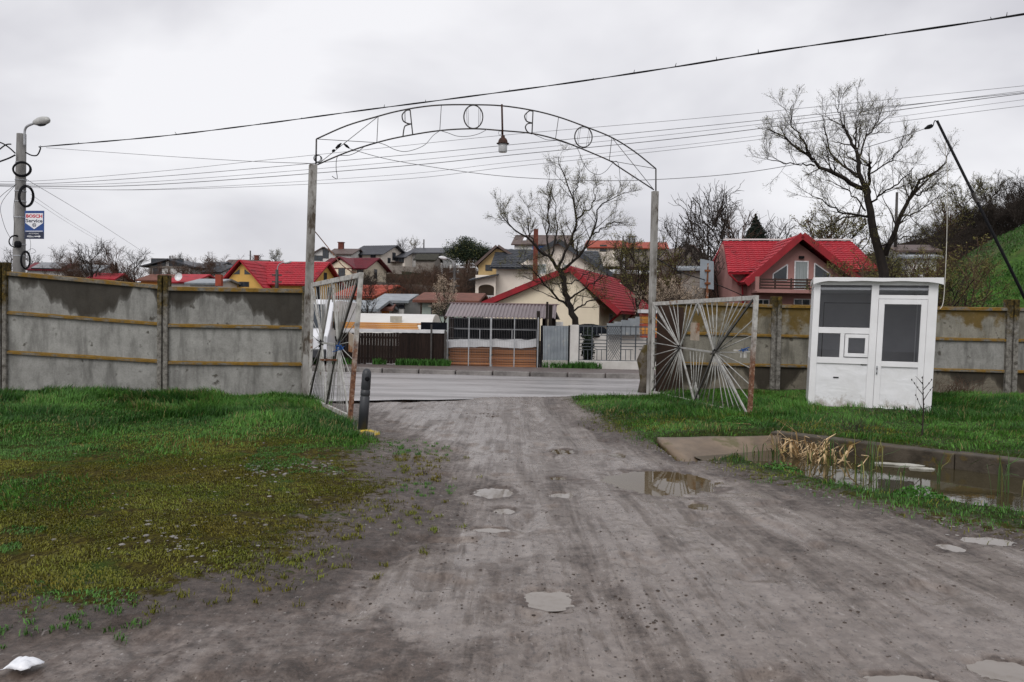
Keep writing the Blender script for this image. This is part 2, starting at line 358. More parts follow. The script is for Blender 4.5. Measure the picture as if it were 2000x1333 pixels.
# ---- asphalt road, wet
k = NT('wet_asphalt'); ob = k.coord('Object'); st = k.coord('Object', (.25, 1.6, 1))
k.base(k.ramp(k.noise(st, .9, 6, .65), [(.40, (.19, .178, .175)), (.50, (.30, .285, .283)), (.62, (.39, .375, .375))]))
k.rough(k.ramp(k.noise(st, 1.1, 5, .6), [(.36, .30), (.66, .50)])); k.bump(k.noise(ob, 120, 3), .06, .006); MT['road'] = k.m
MT['pavement'] = mat('brownish_pavement', (.15, .12, .11), (.10, .08, .075), 3, .5, .3, 60)
# ---- ground: mud, moss, soil under grass; masks are vertex attributes
k = NT('ground'); ob = k.coord('Object')
sx_ = k.n('SeparateXYZ'); k.l(ob, sx_.inputs[0]); uu = k.attr('u')
def fanv(a, b): x = k.n('CombineXYZ'); k.l(k.math('MULTIPLY', uu, a), x.inputs[0]); k.l(k.math('MULTIPLY', sx_.outputs[1], b), x.inputs[1]); return x.outputs[0]
fine = k.noise(ob, 11, 8, .82); grit = k.noise(k.coord('Object', (1, .55, 1)), 34, 4, .7); blot = k.noise(ob, 2.2, 6, .65)
s1 = k.noise(fanv(3.2, .22), 1, 7, .68); s2 = k.noise(fanv(16, .7), 1, 6, .7)
tone = k.math('ADD', k.math('MULTIPLY', s1, .36), k.math('ADD', k.math('MULTIPLY', s2, .22), k.math('ADD', k.math('MULTIPLY', fine, .62), k.math('MULTIPLY', blot, .30))))
mud = k.ramp(tone, [(.64, (.046, .032, .024)), (.71, (.104, .079, .064)), (.78, (.158, .126, .105)), (.86, (.232, .195, .168))])
wet = k.math('ADD', k.attr('wet'), k.math('ADD', k.math('MULTIPLY', k.math('SUBTRACT', s1, .5), 2.2), k.math('MULTIPLY', k.math('SUBTRACT', s2, .5), 1.2)))
wet = k.ramp(k.math('ADD', wet, k.math('MULTIPLY', k.math('SUBTRACT', blot, .5), .9)), [(.18, 0.), (.72, 1.)])
mud = k.mix(k.math('MULTIPLY', wet, .25), mud, (.178, .146, .126))
dark = k.ramp(fine, [(.38, (.026, .017, .012)), (.50, (.066, .046, .036)), (.64, (.130, .098, .080))])
dk = k.ramp(k.math('ADD', k.attr('dark'), k.math('ADD', k.math('MULTIPLY', k.math('SUBTRACT', k.noise(ob, 8, 7, .78), .5), 2.0), k.math('MULTIPLY', k.math('SUBTRACT', s2, .5), 1.2))), [(.40, 0.), (.95, 1.)])
mud = k.mix(dk, mud, dark)
mud = k.mix(k.ramp(grit, [(.57, 0.), (.65, .7)]), mud, (.034, .025, .020))
mud = k.mix(k.ramp(k.noise(k.coord('Object', (1, .5, 1)), 30, 3, .6), [(.66, 0.), (.70, .5)]), mud, (.34, .31, .29))
mossn = k.noise(ob, 9, 8, .78)
mossc = k.ramp(k.noise(k.coord('Object', (1, .5, 1)), 22, 6, .8), [(.36, (.020, .014, .007)), (.50, (.055, .046, .011)), (.64, (.125, .112, .018))])
mossc = k.mix(k.ramp(k.noise(ob, 1.7, 5, .6), [(.52, 0.), (.66, .8)]), mossc, k.ramp(k.noise(ob, 50, 4, .7), [(.38, (.014, .024, .006)), (.62, (.075, .140, .022))]))
mossf = k.ramp(k.math('ADD', k.attr('moss'), k.math('MULTIPLY', k.math('SUBTRACT', mossn, .5), 2.6)), [(.45, 0.), (.66, 1.)])
soil = k.ramp(k.noise(ob, 30, 5, .7), [(.36, (.012, .016, .006)), (.64, (.048, .075, .017))])
hill = k.ramp(k.noise(ob, .9, 9, .8), [(.38, (.026, .060, .014)), (.50, (.052, .118, .022)), (.64, (.095, .180, .036))])
scrub = k.ramp(k.noise(ob, .5, 9, .8), [(.38, (.014, .011, .008)), (.62, (.060, .048, .028))])
hill = k.mix(k.ramp(k.noise(ob, .22, 7, .75), [(.54, 0.), (.66, .6)]), hill, (.075, .070, .028))
c = k.mix(mossf, mud, mossc); c = k.mix(k.attr('grass'), c, soil); c = k.mix(k.attr('scrub'), c, scrub); c = k.mix(k.attr('hill'), c, hill)
k.base(c)
rw = k.mix(wet, k.ramp(fine, [(.4, .55), (.6, .40)]), .25); rw = k.mix(dk, rw, .55); rw = k.mix(mossf, rw, .9); rw = k.mix(k.attr('dry'), rw, .95); k.rough(rw); k.l(k.mix(k.math('MAXIMUM', k.math('MAXIMUM', mossf, k.attr('dry')), k.attr('grass')), .5, .06), k.b.inputs['Specular IOR Level'])
wv = k.n('TexWave'); k.val(wv, Scale=7.0, Distortion=1.5, Detail=3); k.l(fanv(1.0, .12), wv.inputs['Vector'])
bh = k.math('ADD', k.math('ADD', k.math('MULTIPLY', k.noise(ob, 18, 8, .78), 1.0), k.math('MULTIPLY', k.attr('rut'), k.math('MULTIPLY', wv.outputs['Fac'], .5))), k.math('MULTIPLY', s2, .8)); bn = k.bump(bh, .8, .03)
k.l(k.math('SUBTRACT', 1.0, k.math('MULTIPLY', wet, .92)), bn.inputs['Strength'])
MT['ground'] = k.m
# ================================================================ terrain
LX = ([-20, 2.5, 3.8, 4.1, 4.6, 5.65, 7.86, 9.9, 11, 12, 13.5, 15.6, 17], [-12, -5.0, -3.3, -2.5, -1.75, -1.15, -.95, -1.2, -1.65, -2.1, -2.55, -3.5, -3.8])
RX = ([-20, 3, 4, 6.36, 7.44, 9.43, 10.3, 11.2, 13, 15.1, 17], [20, 6.2, 5.4, 3.9, 3.2, 2.25, 1.95, 1.63, 1.35, 1.1, 1.0])
POND = [(2.45, 10.75), (3.85, 11.85), (5.94, 9.75), (9.6, 6.0), (8.3, 4.2), (5.2, 6.35), (4.22, 7.05), (3.42, 7.95), (2.75, 9.3)]
def polydist(x, y, poly):
    """signed distance, positive inside"""
    d = np.full(np.shape(x), 1e9); ins = np.zeros(np.shape(x), bool); n = len(poly)
    for i in range(n):
        ax, ay = poly[i]; bx, by = poly[(i+1) % n]
        ex, ey = bx-ax, by-ay; t = np.clip(((x-ax)*ex+(y-ay)*ey)/(ex*ex+ey*ey), 0, 1)
        d = np.minimum(d, np.hypot(x-ax-t*ex, y-ay-t*ey))
        c = ((ay > y) != (by > y)) & (x < (bx-ax)*(y-ay)/(by-ay+1e-12)+ax); ins ^= c
    return np.where(ins, d, -d)
# puddles: pixel centre, half width and half height in pixels, muddy or brown
PUD = [(1288, 941, 92, 19, 1), (1073, 1166, 42, 15, 0), (966, 960, 30, 8, 0), (985, 995, 17, 5, 0), (960, 1031, 26, 3.5, 0), (1098, 964, 20, 4, 0), (1090, 932, 14, 3, 1), (1856, 1065, 18, 6, 0), (1925, 1052, 40, 7, 0),
       (1968, 1305, 50, 19, 0), (1772, 1330, 62, 17, 0), (1366, 985, 17, 5, 1), (1100, 880, 18, 4, 1), (1207, 887, 12, 3, 1)]
PW = []
for px, py, hw, hh, br in PUD:
    c = G(px, py); a = G(px+hw, py); b = G(px, py-hh); d = G(px, py+hh)
    PW.append((c.x, (b.y+d.y)/2, (a-c).length, (b.y-d.y)/2, br))
def base_h(x, y):
    h = np.interp(y, [-50, 27, 45, 85, 105, 125, 145, 175, 260, 420, 900], [0, 0, .35, 1.7, 5.0, 7.4, 9.2, 10.2, 7, 2, 0])
    h = h*(1-.35*sst(-20, -75, x)*sst(40, 90, y))
    h = h + 8.6*sst(23, 42, x-.42*np.clip(y-64, 0, 90))*sst(35, 62, y)*(1-sst(150, 260, y))
    return h
APR = [(G(*p).x, G(*p).y) for p in ((1285, 860), (1335, 898), (1540, 882), (1530, 848), (1420, 850))]
def fan(x, y): return x/(1+.055*np.clip(12-y, 0, 12))
def ruts(x, y):
    u = fan(x, y)+.05*np.sin(y*.5)+.04*np.sin(y*1.3+1); return sum(np.exp(-((u-c)/.085)**2)*a for c, a in ((-.52, .9), (-.30, .5), (.12, .6), (.42, .9), (.78, .7), (1.15, .8), (1.5, .5)))*sst(.25, .6, fbm(u*.7, y*.25, 67, 2))
def edge_y(x): return 16.35+.33*np.clip(x, -30, 4)+1.6*np.clip(x-3.2, 0, 2.2)
def ysh(x, y): return y-2.6*sst(2.7, 4.3, x)
def ground_h(x, y):
    x = np.asarray(x, float); y = np.asarray(y, float)
    h = base_h(x, y); near = 1-sst(16.6, 18, ysh(x, y))
    dl = np.interp(y, *LX)-x; dr = x-np.interp(y, *RX)        # >0 on the grass side
    lg = sst(-.2, 1.2, dl)
    h = h + near*lg*(.03+.10*sst(8.5, 12, y) + .06*(fbm(x*.7, y*.7, 3, 3)-.5)+.03*(fbm(x*5, y*5, 31, 3)-.5)) + near*.13*sst(-4, -9, x)*sst(8, 14, y)
    h = h + near*sst(0, .9, dr)*(.07+.07*(fbm(x*.8, y*.8, 5, 3)-.5)+.04*(fbm(x*4, y*4, 35, 3)-.5))
    hm = sst(22, 27, x)*sst(30, 36, y)*(1-sst(90, 120, y)); h = h+hm*(1.1*(fbm(x*.16, y*.16, 401, 3)-.5)+.45*(fbm(x*.6, y*.6, 403, 3)-.5))
    drive = near*sst(.5, -.3, dl)*sst(.3, -.3, dr)
    u = fan(x, y)
    dry_ = 1-.85*sst(.0, -.9, dl)*sst(.1, -.8, dr)*sst(.30, .55, fbm(u*1.5, y*.3, 371, 3)+.12)
    tex = .030*(fbm(u*3.2, y*.45, 7, 4)-.5) + .035*(fbm(x*.9, y*.7, 8, 3)-.5) + .010*(fbm(u*22, y*1.6, 9, 3)-.5) + dry_*(.034*(fbm(x*9, y*6, 10, 4)-.5) + .018*(fbm(x*30, y*22, 12, 3)-.5)) + .010*(fbm(x*5, y*3, 13, 3)-.5) - .018*ruts(x, y)
    pot = fbm(x*2.4, y*2.0, 61, 3); tex = tex-.03*sst(.62, .75, pot)
    h = h + drive*tex + near*(1-drive)*.02*(fbm(x*7, y*7, 11, 3)-.5)
    for cx, cy, a, b, br in PW:
        m = (np.abs(x-cx) < a*2.5) & (np.abs(y-cy) < b*2.5)
        if m.any():
            q = ((x[m]-cx)/a)**2+((y[m]-cy)/b)**2
            q = q*(.35+1.3*fbm((x[m]-cx)/a*1.9+cx*3, (y[m]-cy)/b*1.9+cy*3, 15, 4))
            lvl = -.022; f = np.exp(-(q/1.75)**2*1.2)
            w_ = sst(5.5, 2.2, ((x[m]-cx)/a)**2+((y[m]-cy)/b)**2); h[m] = h[m]*(1-w_) + (lvl+.014)*w_ - .030*f + .022*w_*(fbm(x[m]*16, y[m]*12, 18, 4)-.5)
    d = polydist(x, y, POND); d = d+.12*(fbm(x*2, y*2, 21, 3)-.5)
    h = h-.60*sst(-.06, .34, d)
    h = h-.24*sst(-.12, .10, polydist(x, y, APR))
    # ditch lip where the drive meets the asphalt
    e = y-edge_y(x); lip = sst(-.4, -1.6, x); cover = np.exp(-(np.minimum(e+.1, 0)/.5)**2)*(1-lip)*near; h = h*(1-cover)+cover*(.012+.006*fbm(x*6, y*6, 45, 3)); h = h-.06*np.exp(-(e/.22)**2)*lip + .02*lip*np.exp(-((e+.5)/.25)**2)*near*(fbm(x*3, y, 41, 2))
    h = np.where((e > .1+(1-lip)*.55*(fbm(x*2.2, y*.3, 47, 4)-.25)) & (y < 30), np.minimum(h, -.02), h)
    return h
def lines(segs):
    out = []
    for a, b, s0, s1 in segs:
        t = a
        while t < b-1e-6:
            out.append(t); t += s0+(s1-s0)*(t-a)/(b-a)
    return np.array(out+[segs[-1][1]])
xs = lines([(-600, -80, 60, 20), (-80, -20, 5, 2), (-20, -8, 1.2, .08), (-8, -4, .045, .04), (-4, 5.2, .027, .027), (5.2, 8.5, .04, .05), (8.5, 20, .1, 1.2), (20, 80, 1.6, 3), (80, 600, 20, 60)])
ys = lines([(-60, -2, 15, 2), (-2, 2.6, .6, .05), (2.6, 9, .017, .036), (9, 17.5, .042, .075), (17.5, 30, .5, 1), (30, 190, 2, 3), (190, 900, 10, 60)])
X, Y = np.meshgrid(xs, ys); xf, yf = X.ravel(), Y.ravel(); zf = ground_h(xf, yf)
nx, ny = len(xs), len(ys); ii = (np.arange(ny-1)[:, None]*nx+np.arange(nx-1)[None, :]).ravel()
quads = np.c_[ii, ii+1, ii+nx+1, ii+nx]
gme = npmesh('ground', np.c_[xf, yf, zf], quads, MT['ground'], True)
dl = np.interp(yf, *LX)-xf; dr = xf-np.interp(yf, *RX); pd = polydist(xf, yf, POND)
def lush(x, y):
    """density of long grass, 0..1"""
    dl = np.interp(y, *LX)-x; dr = x-np.interp(y, *RX); n = fbm(x*.8, y*.8, 51, 4); pd = polydist(x, y, POND)
    left = sst(.05, .5, dl+(n-.5)*.6)*sst(8.9, 10.3, y+(n-.5)*2.6)
    left = np.maximum(left, sst(-3.0, -4.2, x+(n-.5)*1.5)*sst(6.3, 6.9, y)*sst(8.0, 7.2, y)*.75)
    right = sst(.0, .45, dr+(n-.5)*.35)*sst(.03, -.06, pd)
    return np.maximum(left, right)*sst(17.4, 16.2, ysh(x, y))
def mossy(x, y):
    dl = np.interp(y, *LX)-x; dr = x-np.interp(y, *RX); n = fbm(x*1.3, y*1.3, 53, 4)
    a = sst(-.75, 1.5, dl+(n-.5)*1.5)*sst(3.3, 5.2, y+(n-.5)*1.2)
    b = sst(-.5, .3, dr+(n-.5)*.5)*.6
    return np.maximum(a, b)*sst(17.4, 16.2, ysh(x, y))
def setattr_(name, v):
    a = gme.attributes.new(name, 'FLOAT', 'POINT'); a.data.foreach_set('value', np.ascontiguousarray(v, dtype=np.float32))
gl = lush(xf, yf); setattr_('grass', np.clip(gl*1.2, 0, 1)*.92); setattr_('moss', mossy(xf, yf))
u = fan(xf, yf); st = fbm(u*2.6, yf*.35, 71, 5); bl = fbm(xf*1.5, yf*1.1, 73, 5)
dk = .55*sst(.53, .66, st*.6+bl*.45) + .8*sst(-1.0, .25, dl)*sst(16, 14.5, yf) + .85*sst(-.75, .1, dr)*sst(14, 12.5, yf) + .9*sst(.25, -.3, (yf-3.3)-(xf+.5)*-.0)*0
tr = np.exp(-((xf+.62-.03*(yf-9))/.22)**2)*.0
for cx, cy, a, b, br in PW: dk = dk + .95*np.exp(-((np.hypot((xf-cx)/a, (yf-cy)/b)-1.2)/.5)**2)*sst(.35, .6, fbm(xf*4, yf*4, 77, 3))
wv = sst(.40, .62, fbm(u*1.5, yf*.28, 171, 4)*.6+fbm(xf*.8, yf*.6, 173, 3)*.4)*.75*sst(-.1, -1.1, dl)*sst(0, -1.0, dr)+.1; wv = .62*sst(-.0, -1.0, dl)*sst(0, -.9, dr)*(.6+.8*fbm(xf*.7, yf*.5, 173, 3)); setattr_('wet', np.clip(wv, 0, 1)); setattr_('u', u); setattr_('rut', np.clip(ruts(xf, yf), 0, 1)*sst(17, 16, yf)); dk = dk + .75*sst(-.15, -1.0, xf+.25*(fbm(xf*1.2, yf*.8, 79, 3)-.5)*4)*sst(9.5, 7.5, yf) + .3*sst(2.2, 3.6, xf)*sst(6.5, 4.5, yf); setattr_('dark', np.clip(dk, 0, 1)); setattr_('dry', sst(28, 32, yf))
hl = sst(22, 27, xf+(fbm(xf*.15, yf*.15, 81, 3)-.5)*5)*sst(30, 36, yf)*(1-sst(66, 76, yf+xf*.2+(fbm(xf*.2, yf*.2, 83, 3)-.5)*18))
setattr_('hill', hl); setattr_('scrub', sst(27, 30, yf)*(1-hl))
link('ground', gme, kind='structure')
# ---------------------------------------------------------------- standing water
def pool(name, cx, cy, a, b, z, m, label=None):
    n = 28; v = [(0, 0, 0)]+[(a*math.cos(2*math.pi*i/n), b*math.sin(2*math.pi*i/n), 0) for i in range(n)]
    return link(name, mesh(name, v, [(0, 1+i, 1+(i+1) % n) for i in range(n)], m), None, (cx, cy, z), kind='structure', label=label)
for cx, cy, a, b, br in PW: pool('puddle', cx, cy, a*1.4, b*1.4, -.021, MT['puddlebrown' if br else 'puddle'])
pc = Vector((sum(p[0] for p in POND)/len(POND), sum(p[1] for p in POND)/len(POND), -.13))
pv = [(1.08*(p[0]-pc.x), 1.08*(p[1]-pc.y), 0) for p in POND]
link('pond_water', mesh('pond_water', pv, [tuple(range(len(pv)-1, -1, -1))], MT['pond']), None, pc, kind='structure')
# ---------------------------------------------------------------- road and far pavement
def near_edge(x): return float(edge_y(x))
def far_edge(x): return 22.55-.085*x
rv = []; rf = []; XS = [-70+2*i for i in range(30)]+[-10+.5*i for i in range(41)]+[12+2*i for i in range(30)]
for x in XS: rv += [(x, near_edge(x)+.06*math.sin(x*2.1)+.05*math.sin(x*5.3), 0.004), (x, far_edge(x)+.05, .004)]
rf = [(2*i, 2*i+2, 2*i+3, 2*i+1) for i in range(len(XS)-1)]
link('road', mesh('road', rv, rf, MT['road']), kind='structure')
rd = thing('pavement', None, None, (0, 22.6, 0)); rd['kind'] = 'structure'
b = MB()
for x0, x1 in ((-70, 70),):
    A = [(x0, far_edge(x0)+.18, -.1), (x1, far_edge(x1)+.18, -.1), (x1, far_edge(x1)+2.2, -.1), (x0, far_edge(x0)+2.2, -.1)]
    b.hexa([Vector(p) for p in A]+[Vector((p[0], p[1], .115)) for p in A])
b.build('paving', MT['pavement'], rd)
kb = MB().box((0, 0, 0), (.97, .17, .26)); kme = mesh('kerb_stone', kb.v, kb.f, MT['kerb'])
rng = random.Random(4)
for i in range(26):
    x = -13+i*1.0; o = link('kerb_stone', kme, rd); a = math.atan(-.085)
    o.location = (x, far_edge(x)+.09-22.6, -.005+rng.uniform(-.012, .012)); o.rotation_euler = (rng.uniform(-.03, .03), rng.uniform(-.012, .012), a+rng.uniform(-.01, .01))
    bv = o.modifiers.new('bevel', 'BEVEL'); bv.width = .02; bv.segments = 2
# ================================================================ concrete fences
def slab(name, m, parent, a, b, a1, b1, thick, n, uvlen):
    """upright slab between ends a-b (bottom) and a1-b1 (top); n points to the camera side; UV in metres from the top"""
    v = [a+n*thick/2, b+n*thick/2, b-n*thick/2, a-n*thick/2, a1+n*thick/2, b1+n*thick/2, b1-n*thick/2, a1-n*thick/2]
    im = wm(parent).inverted(); me = mesh(name, [im @ p for p in v], [(3, 2, 1, 0), (4, 5, 6, 7), (0, 1, 5, 4), (1, 2, 6, 5), (2, 3, 7, 6), (3, 0, 4, 7)], m)
    uv = me.uv_layers.new(name='UVMap'); off = random.Random(hash(round(a.x*100+a.z*13))).uniform(0, 40)
    for lp in me.loops:
        p = v[lp.vertex_index]; q = (p-a); t = (b-a).normalized()
        s = q.dot(Vector((t.x, t.y, 0))); top = a1.z+(b1.z-a1.z)*s/uvlen
        uv.data[lp.index].uv = (s+off, top-p.z)
    return link(name, me, parent)
def bay(T, p0, p1, zb0, zb1, zt0, zt1, mats, proud=.055, drop=.35):
    """three stacked panels, each with its ledge, between two post axes"""
    d = (p1-p0); d.z = 0; L = d.length; t = d.normalized(); n = Vector((t.y, -t.x, 0))
    for i in range(3):
        f0, f1 = i/3, (i+1)/3
        lo0 = zb0+(zt0-zb0)*f0; lo1 = zb1+(zt1-zb1)*f0; hi0 = zb0+(zt0-zb0)*f1; hi1 = zb1+(zt1-zb1)*f1
        if i == 0: lo0 -= drop; lo1 -= drop
        a = p0+t*.07; b = p1-t*.07
        pn = slab('panel', mats[i], T, Vector((a.x, a.y, lo0)), Vector((b.x, b.y, lo1)), Vector((a.x, a.y, hi0-.004)), Vector((b.x, b.y, hi1-.004)), .055, n, L)
        g = MB(); o = n*(.0275+proud/2-.002); h = .062 if i < 2 else .075
        segs = 14
        rg = random.Random(i+int(p0.x*10))
        prev = None
        for j in range(segs+1):      # ledge with a worn, slightly wavy arris
            s = j/segs; c = a.lerp(b, s); z = hi0+(hi1-hi0)*s; jj = rg.uniform(-.006, .006)
            q = [Vector((c.x, c.y, z-h))+n*.024, Vector((c.x, c.y, z-h+.012))+n*(.0275+proud+jj), Vector((c.x, c.y, z+jj-.012))+n*(.0275+proud+jj), Vector((c.x, c.y, z+.012+jj*.5))+n*.024]
            if i == 2: q = [q[0], q[1], q[2]+Vector((0, 0, .012)), q[3]-n*.062]
            k = len(g.v); g.v += q
            if j: g.f += [(k-4+e, k-4+(e+1) % 4, k+(e+1) % 4, k+e) for e in range(4)]
            else: g.f.append((3, 2, 1, 0))
        g.f.append(tuple(len(g.v)-4+e for e in range(4)))
        im = wm(T).inverted(); link('ledge', mesh('ledge', [im @ p for p in g.v], g.f, MT['ledge']), pn)
def fpost(T, c, z0, z1, w=.17, d=.19, yaw=0, double=True):
    rot = Matrix.Rotation(yaw, 3, 'Z')
    b = MB()
    if double:                     # I-shaped post: two flanges and the groove between them
        for s in (-1, 1): b.box((c.x, c.y, (z0+z1)/2)+0*c if False else Vector((c.x, c.y, (z0+z1)/2))+rot @ Vector((s*w*.29, 0, 0)), (w*.42, d, z1-z0), rot)
        b.box(Vector((c.x, c.y, (z0+z1)/2-.01))+rot @ Vector((0, .02, 0)), (w*.3, d*.7, z1-z0-.02), rot)
    else: b.box((c.x, c.y, (z0+z1)/2), (w, d, z1-z0), rot)
    return b.build('post', MT['fencepost'], T, bevel=.012)
def zat(px, py, Y): return P(px, py, Y).z
A0 = P(8, 762, 15.0); A1 = P(320, 778, 15.32); A2 = P(600, 780, 15.62)
T = thing('concrete_fence', 'grey concrete panel fence with wet dark stains, left of the gate, behind long grass', 'fence', (A1.x, A1.y, 0))
bay(T, A0, A1, zat(8, 762, 15), zat(320, 776, 15.32), zat(8, 531, 15), zat(320, 558, 15.32), (MT['panel_low'], MT['panel'], MT['panel_top']))
bay(T, A1, A2, zat(330, 778, 15.32), zat(600, 781, 15.62), zat(330, 561, 15.32), zat(600, 566, 15.62), (MT['panel_low'], MT['panel'], MT['panel_top']))
Am = A0+(A0-A1); bay(T, Am, A0, A0.z+.1, A0.z+.0, 2.32, 2.25, (MT['panel_low'], MT['panel'], MT['panel_top']))
fpost(T, A0, -.3, zat(8, 513, 15)); fpost(T, A1, -.3, zat(325, 538, 15.32), .19); fpost(T, A2-Vector((.03, 0, 0)), -.3, zat(600, 560, 15.62), .13, double=False)
B = [P(1300, 765, 18.9), P(1511, 765, 19.0), P(1735, 770, 18.85), P(1969, 785, 18.6)]; B.append(B[3]+(B[3]-B[2])); B.append(B[4]+(B[4]-B[3]))
T = thing('concrete_fence', 'brownish mossy concrete panel fence behind the white kiosk and the right gate leaf', 'fence', (B[2].x, B[2].y, 0))
zt = [zat(1300, 588, 18.9), zat(1511, 596, 19), zat(1735, 599, 18.85), zat(1969, 602, 18.6)]; zt += [zt[3]+.03, zt[3]+.05]
zb = [-.05, -.05, -.07, -.09, -.05, 0]
for i in range(5):
    mats = (MT['panel_rlow'], MT['panel_r'], MT['panel_rtop']) if i < 2 else (MT['panel_rlow'], MT['panel_low'], panel_mat('lightly_stained_top_panel', .12, .15, .9, (1, .96, .86)) if i == 2 else MT['panel_r'])
    bay(T, B[i], B[i+1], zb[i], zb[i+1], zt[i], zt[i+1], mats)
for i in range(1, 6): fpost(T, B[i], -.4, zt[i]+.19, .26 if i == 3 else .22, .2)
# dark board closing the gap between fence and gate post, and the mossy stump by it
b = MB(); a = P(1284, 600, 18.4); c = P(1336, 600, 18.75)
b.hexa([Vector((a.x, a.y, -.2)), Vector((c.x, c.y, -.2)), Vector((c.x, c.y+.03, -.2)), Vector((a.x, a.y+.03, -.2)), Vector((a.x, a.y, 1.9)), Vector((c.x, c.y, 1.86)), Vector((c.x, c.y+.03, 1.86)), Vector((a.x, a.y+.03, 1.9))])
b.build('board', MT['brownsheet'], label='dark brown upright board filling the gap behind the right gate leaf', cat='board')
b = MB(); c = P(1262, 772, 18.25); c.z = -.05
prof = [(.17, 0), (.165, .3), (.18, .55), (.20, .75), (.16, .95), (.06, 1.08)]
b.lathe(prof, c, 9); b.v = [p+Vector((.03*math.sin(p.z*9+p.x*20), .03*math.cos(p.z*7+p.y*15), 0)) for p in b.v]
b.build('concrete_stump', MT['mossconc'], smooth=True, label='short mossy concrete stump at the foot of the right gate post', cat='stump')
# ================================================================ arch over the gate
GL = P(598, 780, 15.45); GR = P(1273, 770, 17.95); GL.z = GR.z = 0
def A(px, py): return PL(px, py, GL, GR)
T = thing('gate_arch', 'rusty iron arch with back-to-front letters on two tall posts over the gateway', 'arch', ((GL+GR)/2))
ad = (GR-GL).normalized(); an = Vector((ad.y, -ad.x, 0))
def apost(pts, w):
    b = MB()
    for (x0, y0), (x1, y1) in zip(pts[:-1], pts[1:]): b.bar(A(x0, y0), A(x1, y1), w, w, an)
    return b.build('post', MT['post'], T, bevel=.008)
apost([(596, 800), (611.5, 322)], .14); apost([(1269, 790), (1279.5, 374)], .12)
b = MB(); b.bar(A(614.5, 377)-an*.05, A(612, 421)-an*.05, .07, .08, an); b.build('steel_plate', MT['post'], T)
def rod(name, pts, r, k=5, m='iron', parent=None, smooth=True, off=0.0, n=6):
    q = [A(*p)+an*off for p in pts]
    return MB().tube(catmull(q, k) if k > 1 else q, r, n).build(name, MT[m], parent or T, smooth=smooth)
rod('top_rod', [(618, 272), (677, 246), (738.5, 227.6), (775, 218), (818, 210), (862, 205.6), (920, 205), (979, 207), (1040, 216), (1091, 229), (1141, 247), (1195, 269), (1240, 297), (1281, 330)], .014)
rod('bottom_rod', [(620, 322), (677, 298), (736, 279), (787, 267), (859, 255.5), (924, 252), (979, 255.5), (1038, 261), (1085, 272), (1124, 286), (1190, 314), (1208, 326), (1277, 371)], .014)
for p in ([(618, 272), (617, 326)], [(1281, 330), (1281, 376)]): rod('end_rod', p, .016, 1)
for p in ([(738.5, 227.6), (736, 279)], [(862, 206), (859, 255)], [(1091, 229), (1085, 272)], [(1195, 269), (1190, 314)]): rod('strut', p, .007, 1)
for p in ([(738.5, 228), (625, 318)], [(618, 272), (736, 279)], [(1195, 269), (1277, 371)], [(1281, 330), (1190, 314)]): rod('brace', p, .006, 1)
def letter(strokes, thin):
    b = MB()
    for s in strokes: q = [A(*p) for p in s]; b.tube(catmull(q, 5) if len(q) > 2 else q, .013, 6)
    for s in thin: b.tube([A(*p) for p in s], .0035, 4)
    b.build('letter', MT['iron'], T, smooth=True)
def ell(cx, cy, rx, ry): return [(cx+rx*math.cos(t*math.pi/10), cy+ry*math.sin(t*math.pi/10)) for t in range(21)]
letter([[(801, 215), (806, 263)], [(801, 215.5), (794, 216), (786.5, 223), (785.5, 229.5), (788, 237), (796, 241.5), (803, 242.5)], [(803, 242.5), (792, 246), (789, 252.5), (787, 267)]], [[(790, 218), (790.5, 238)], [(791.5, 218), (792, 239)]])
letter([ell(924.5, 228.7, 18.5, 22.7)], [[(911, 214), (912.5, 243)], [(914, 211), (915.5, 246)], [(935, 212), (934.5, 246)], [(938, 214), (937.5, 243)]])
letter([[(1041, 217), (1039, 262)], [(1040, 217.5), (1034, 217), (1026, 224), (1025, 229.5), (1029, 237.5), (1039.5, 240.5)], [(1039.5, 241), (1031, 242), (1026.5, 247), (1027, 252.5), (1031, 258.5), (1039, 262)]], [[(1029, 220), (1028.5, 236)]])
letter([ell(1139.5, 268, 17, 20)], [[(1131, 252), (1126, 283)], [(1134, 250), (1129, 286)], [(1150, 255), (1145, 285)], [(1153, 257), (1149, 283)]])
def swag(name, px, r, label=None, m='cable', off=.03):
    o = rod(name, px, r, 6, m, T, off=off); return o
swag('loose_wire', [(648, 345), (658, 350), (656, 330), (657, 312), (662, 305), (682, 304), (700, 296), (715, 285), (736, 279)], .006)
swag('loose_wire', [(736, 279), (752, 284), (770, 293), (790, 297), (812, 292), (830, 283), (845, 266), (859, 256)], .006, m='wire')
swag('loose_wire', [(859, 256), (875, 261), (893, 267), (915, 267), (935, 262), (950, 254)], .006, m='wire')
swag('loose_wire', [(1036, 261), (1052, 268), (1067, 274), (1085, 275), (1105, 281), (1122, 286), (1130, 298), (1137, 317), (1150, 335), (1167, 342), (1182, 335), (1195, 320), (1203, 316), (1208, 328), (1210.5, 364)], .005)
b = MB()
for c, n in (((617, 310), 3),):
    for i in range(n):
        q = [A(c[0]+2+i*1.2+7*math.cos(t*math.pi/8), c[1]+7*math.sin(t*math.pi/8)+i)+an*(.03+.01*i) for t in range(17)]; b.tube(q, .005, 4)
b.build('wire_loop', MT['cable'], T)
b = MB()
for x0, y0, x1, y1, r in ((655, 291, 666, 281, .028), (671, 282, 682, 291, .026), (648, 297, 654, 294, .03)): b.tube([A(x0, y0)+an*.04, A((x0+x1)/2, (y0+y1)/2)+an*.04, A(x1, y1)+an*.04], [r*.5, r, r*.4], 7)
b.build('insulator', MT['cable'], T)
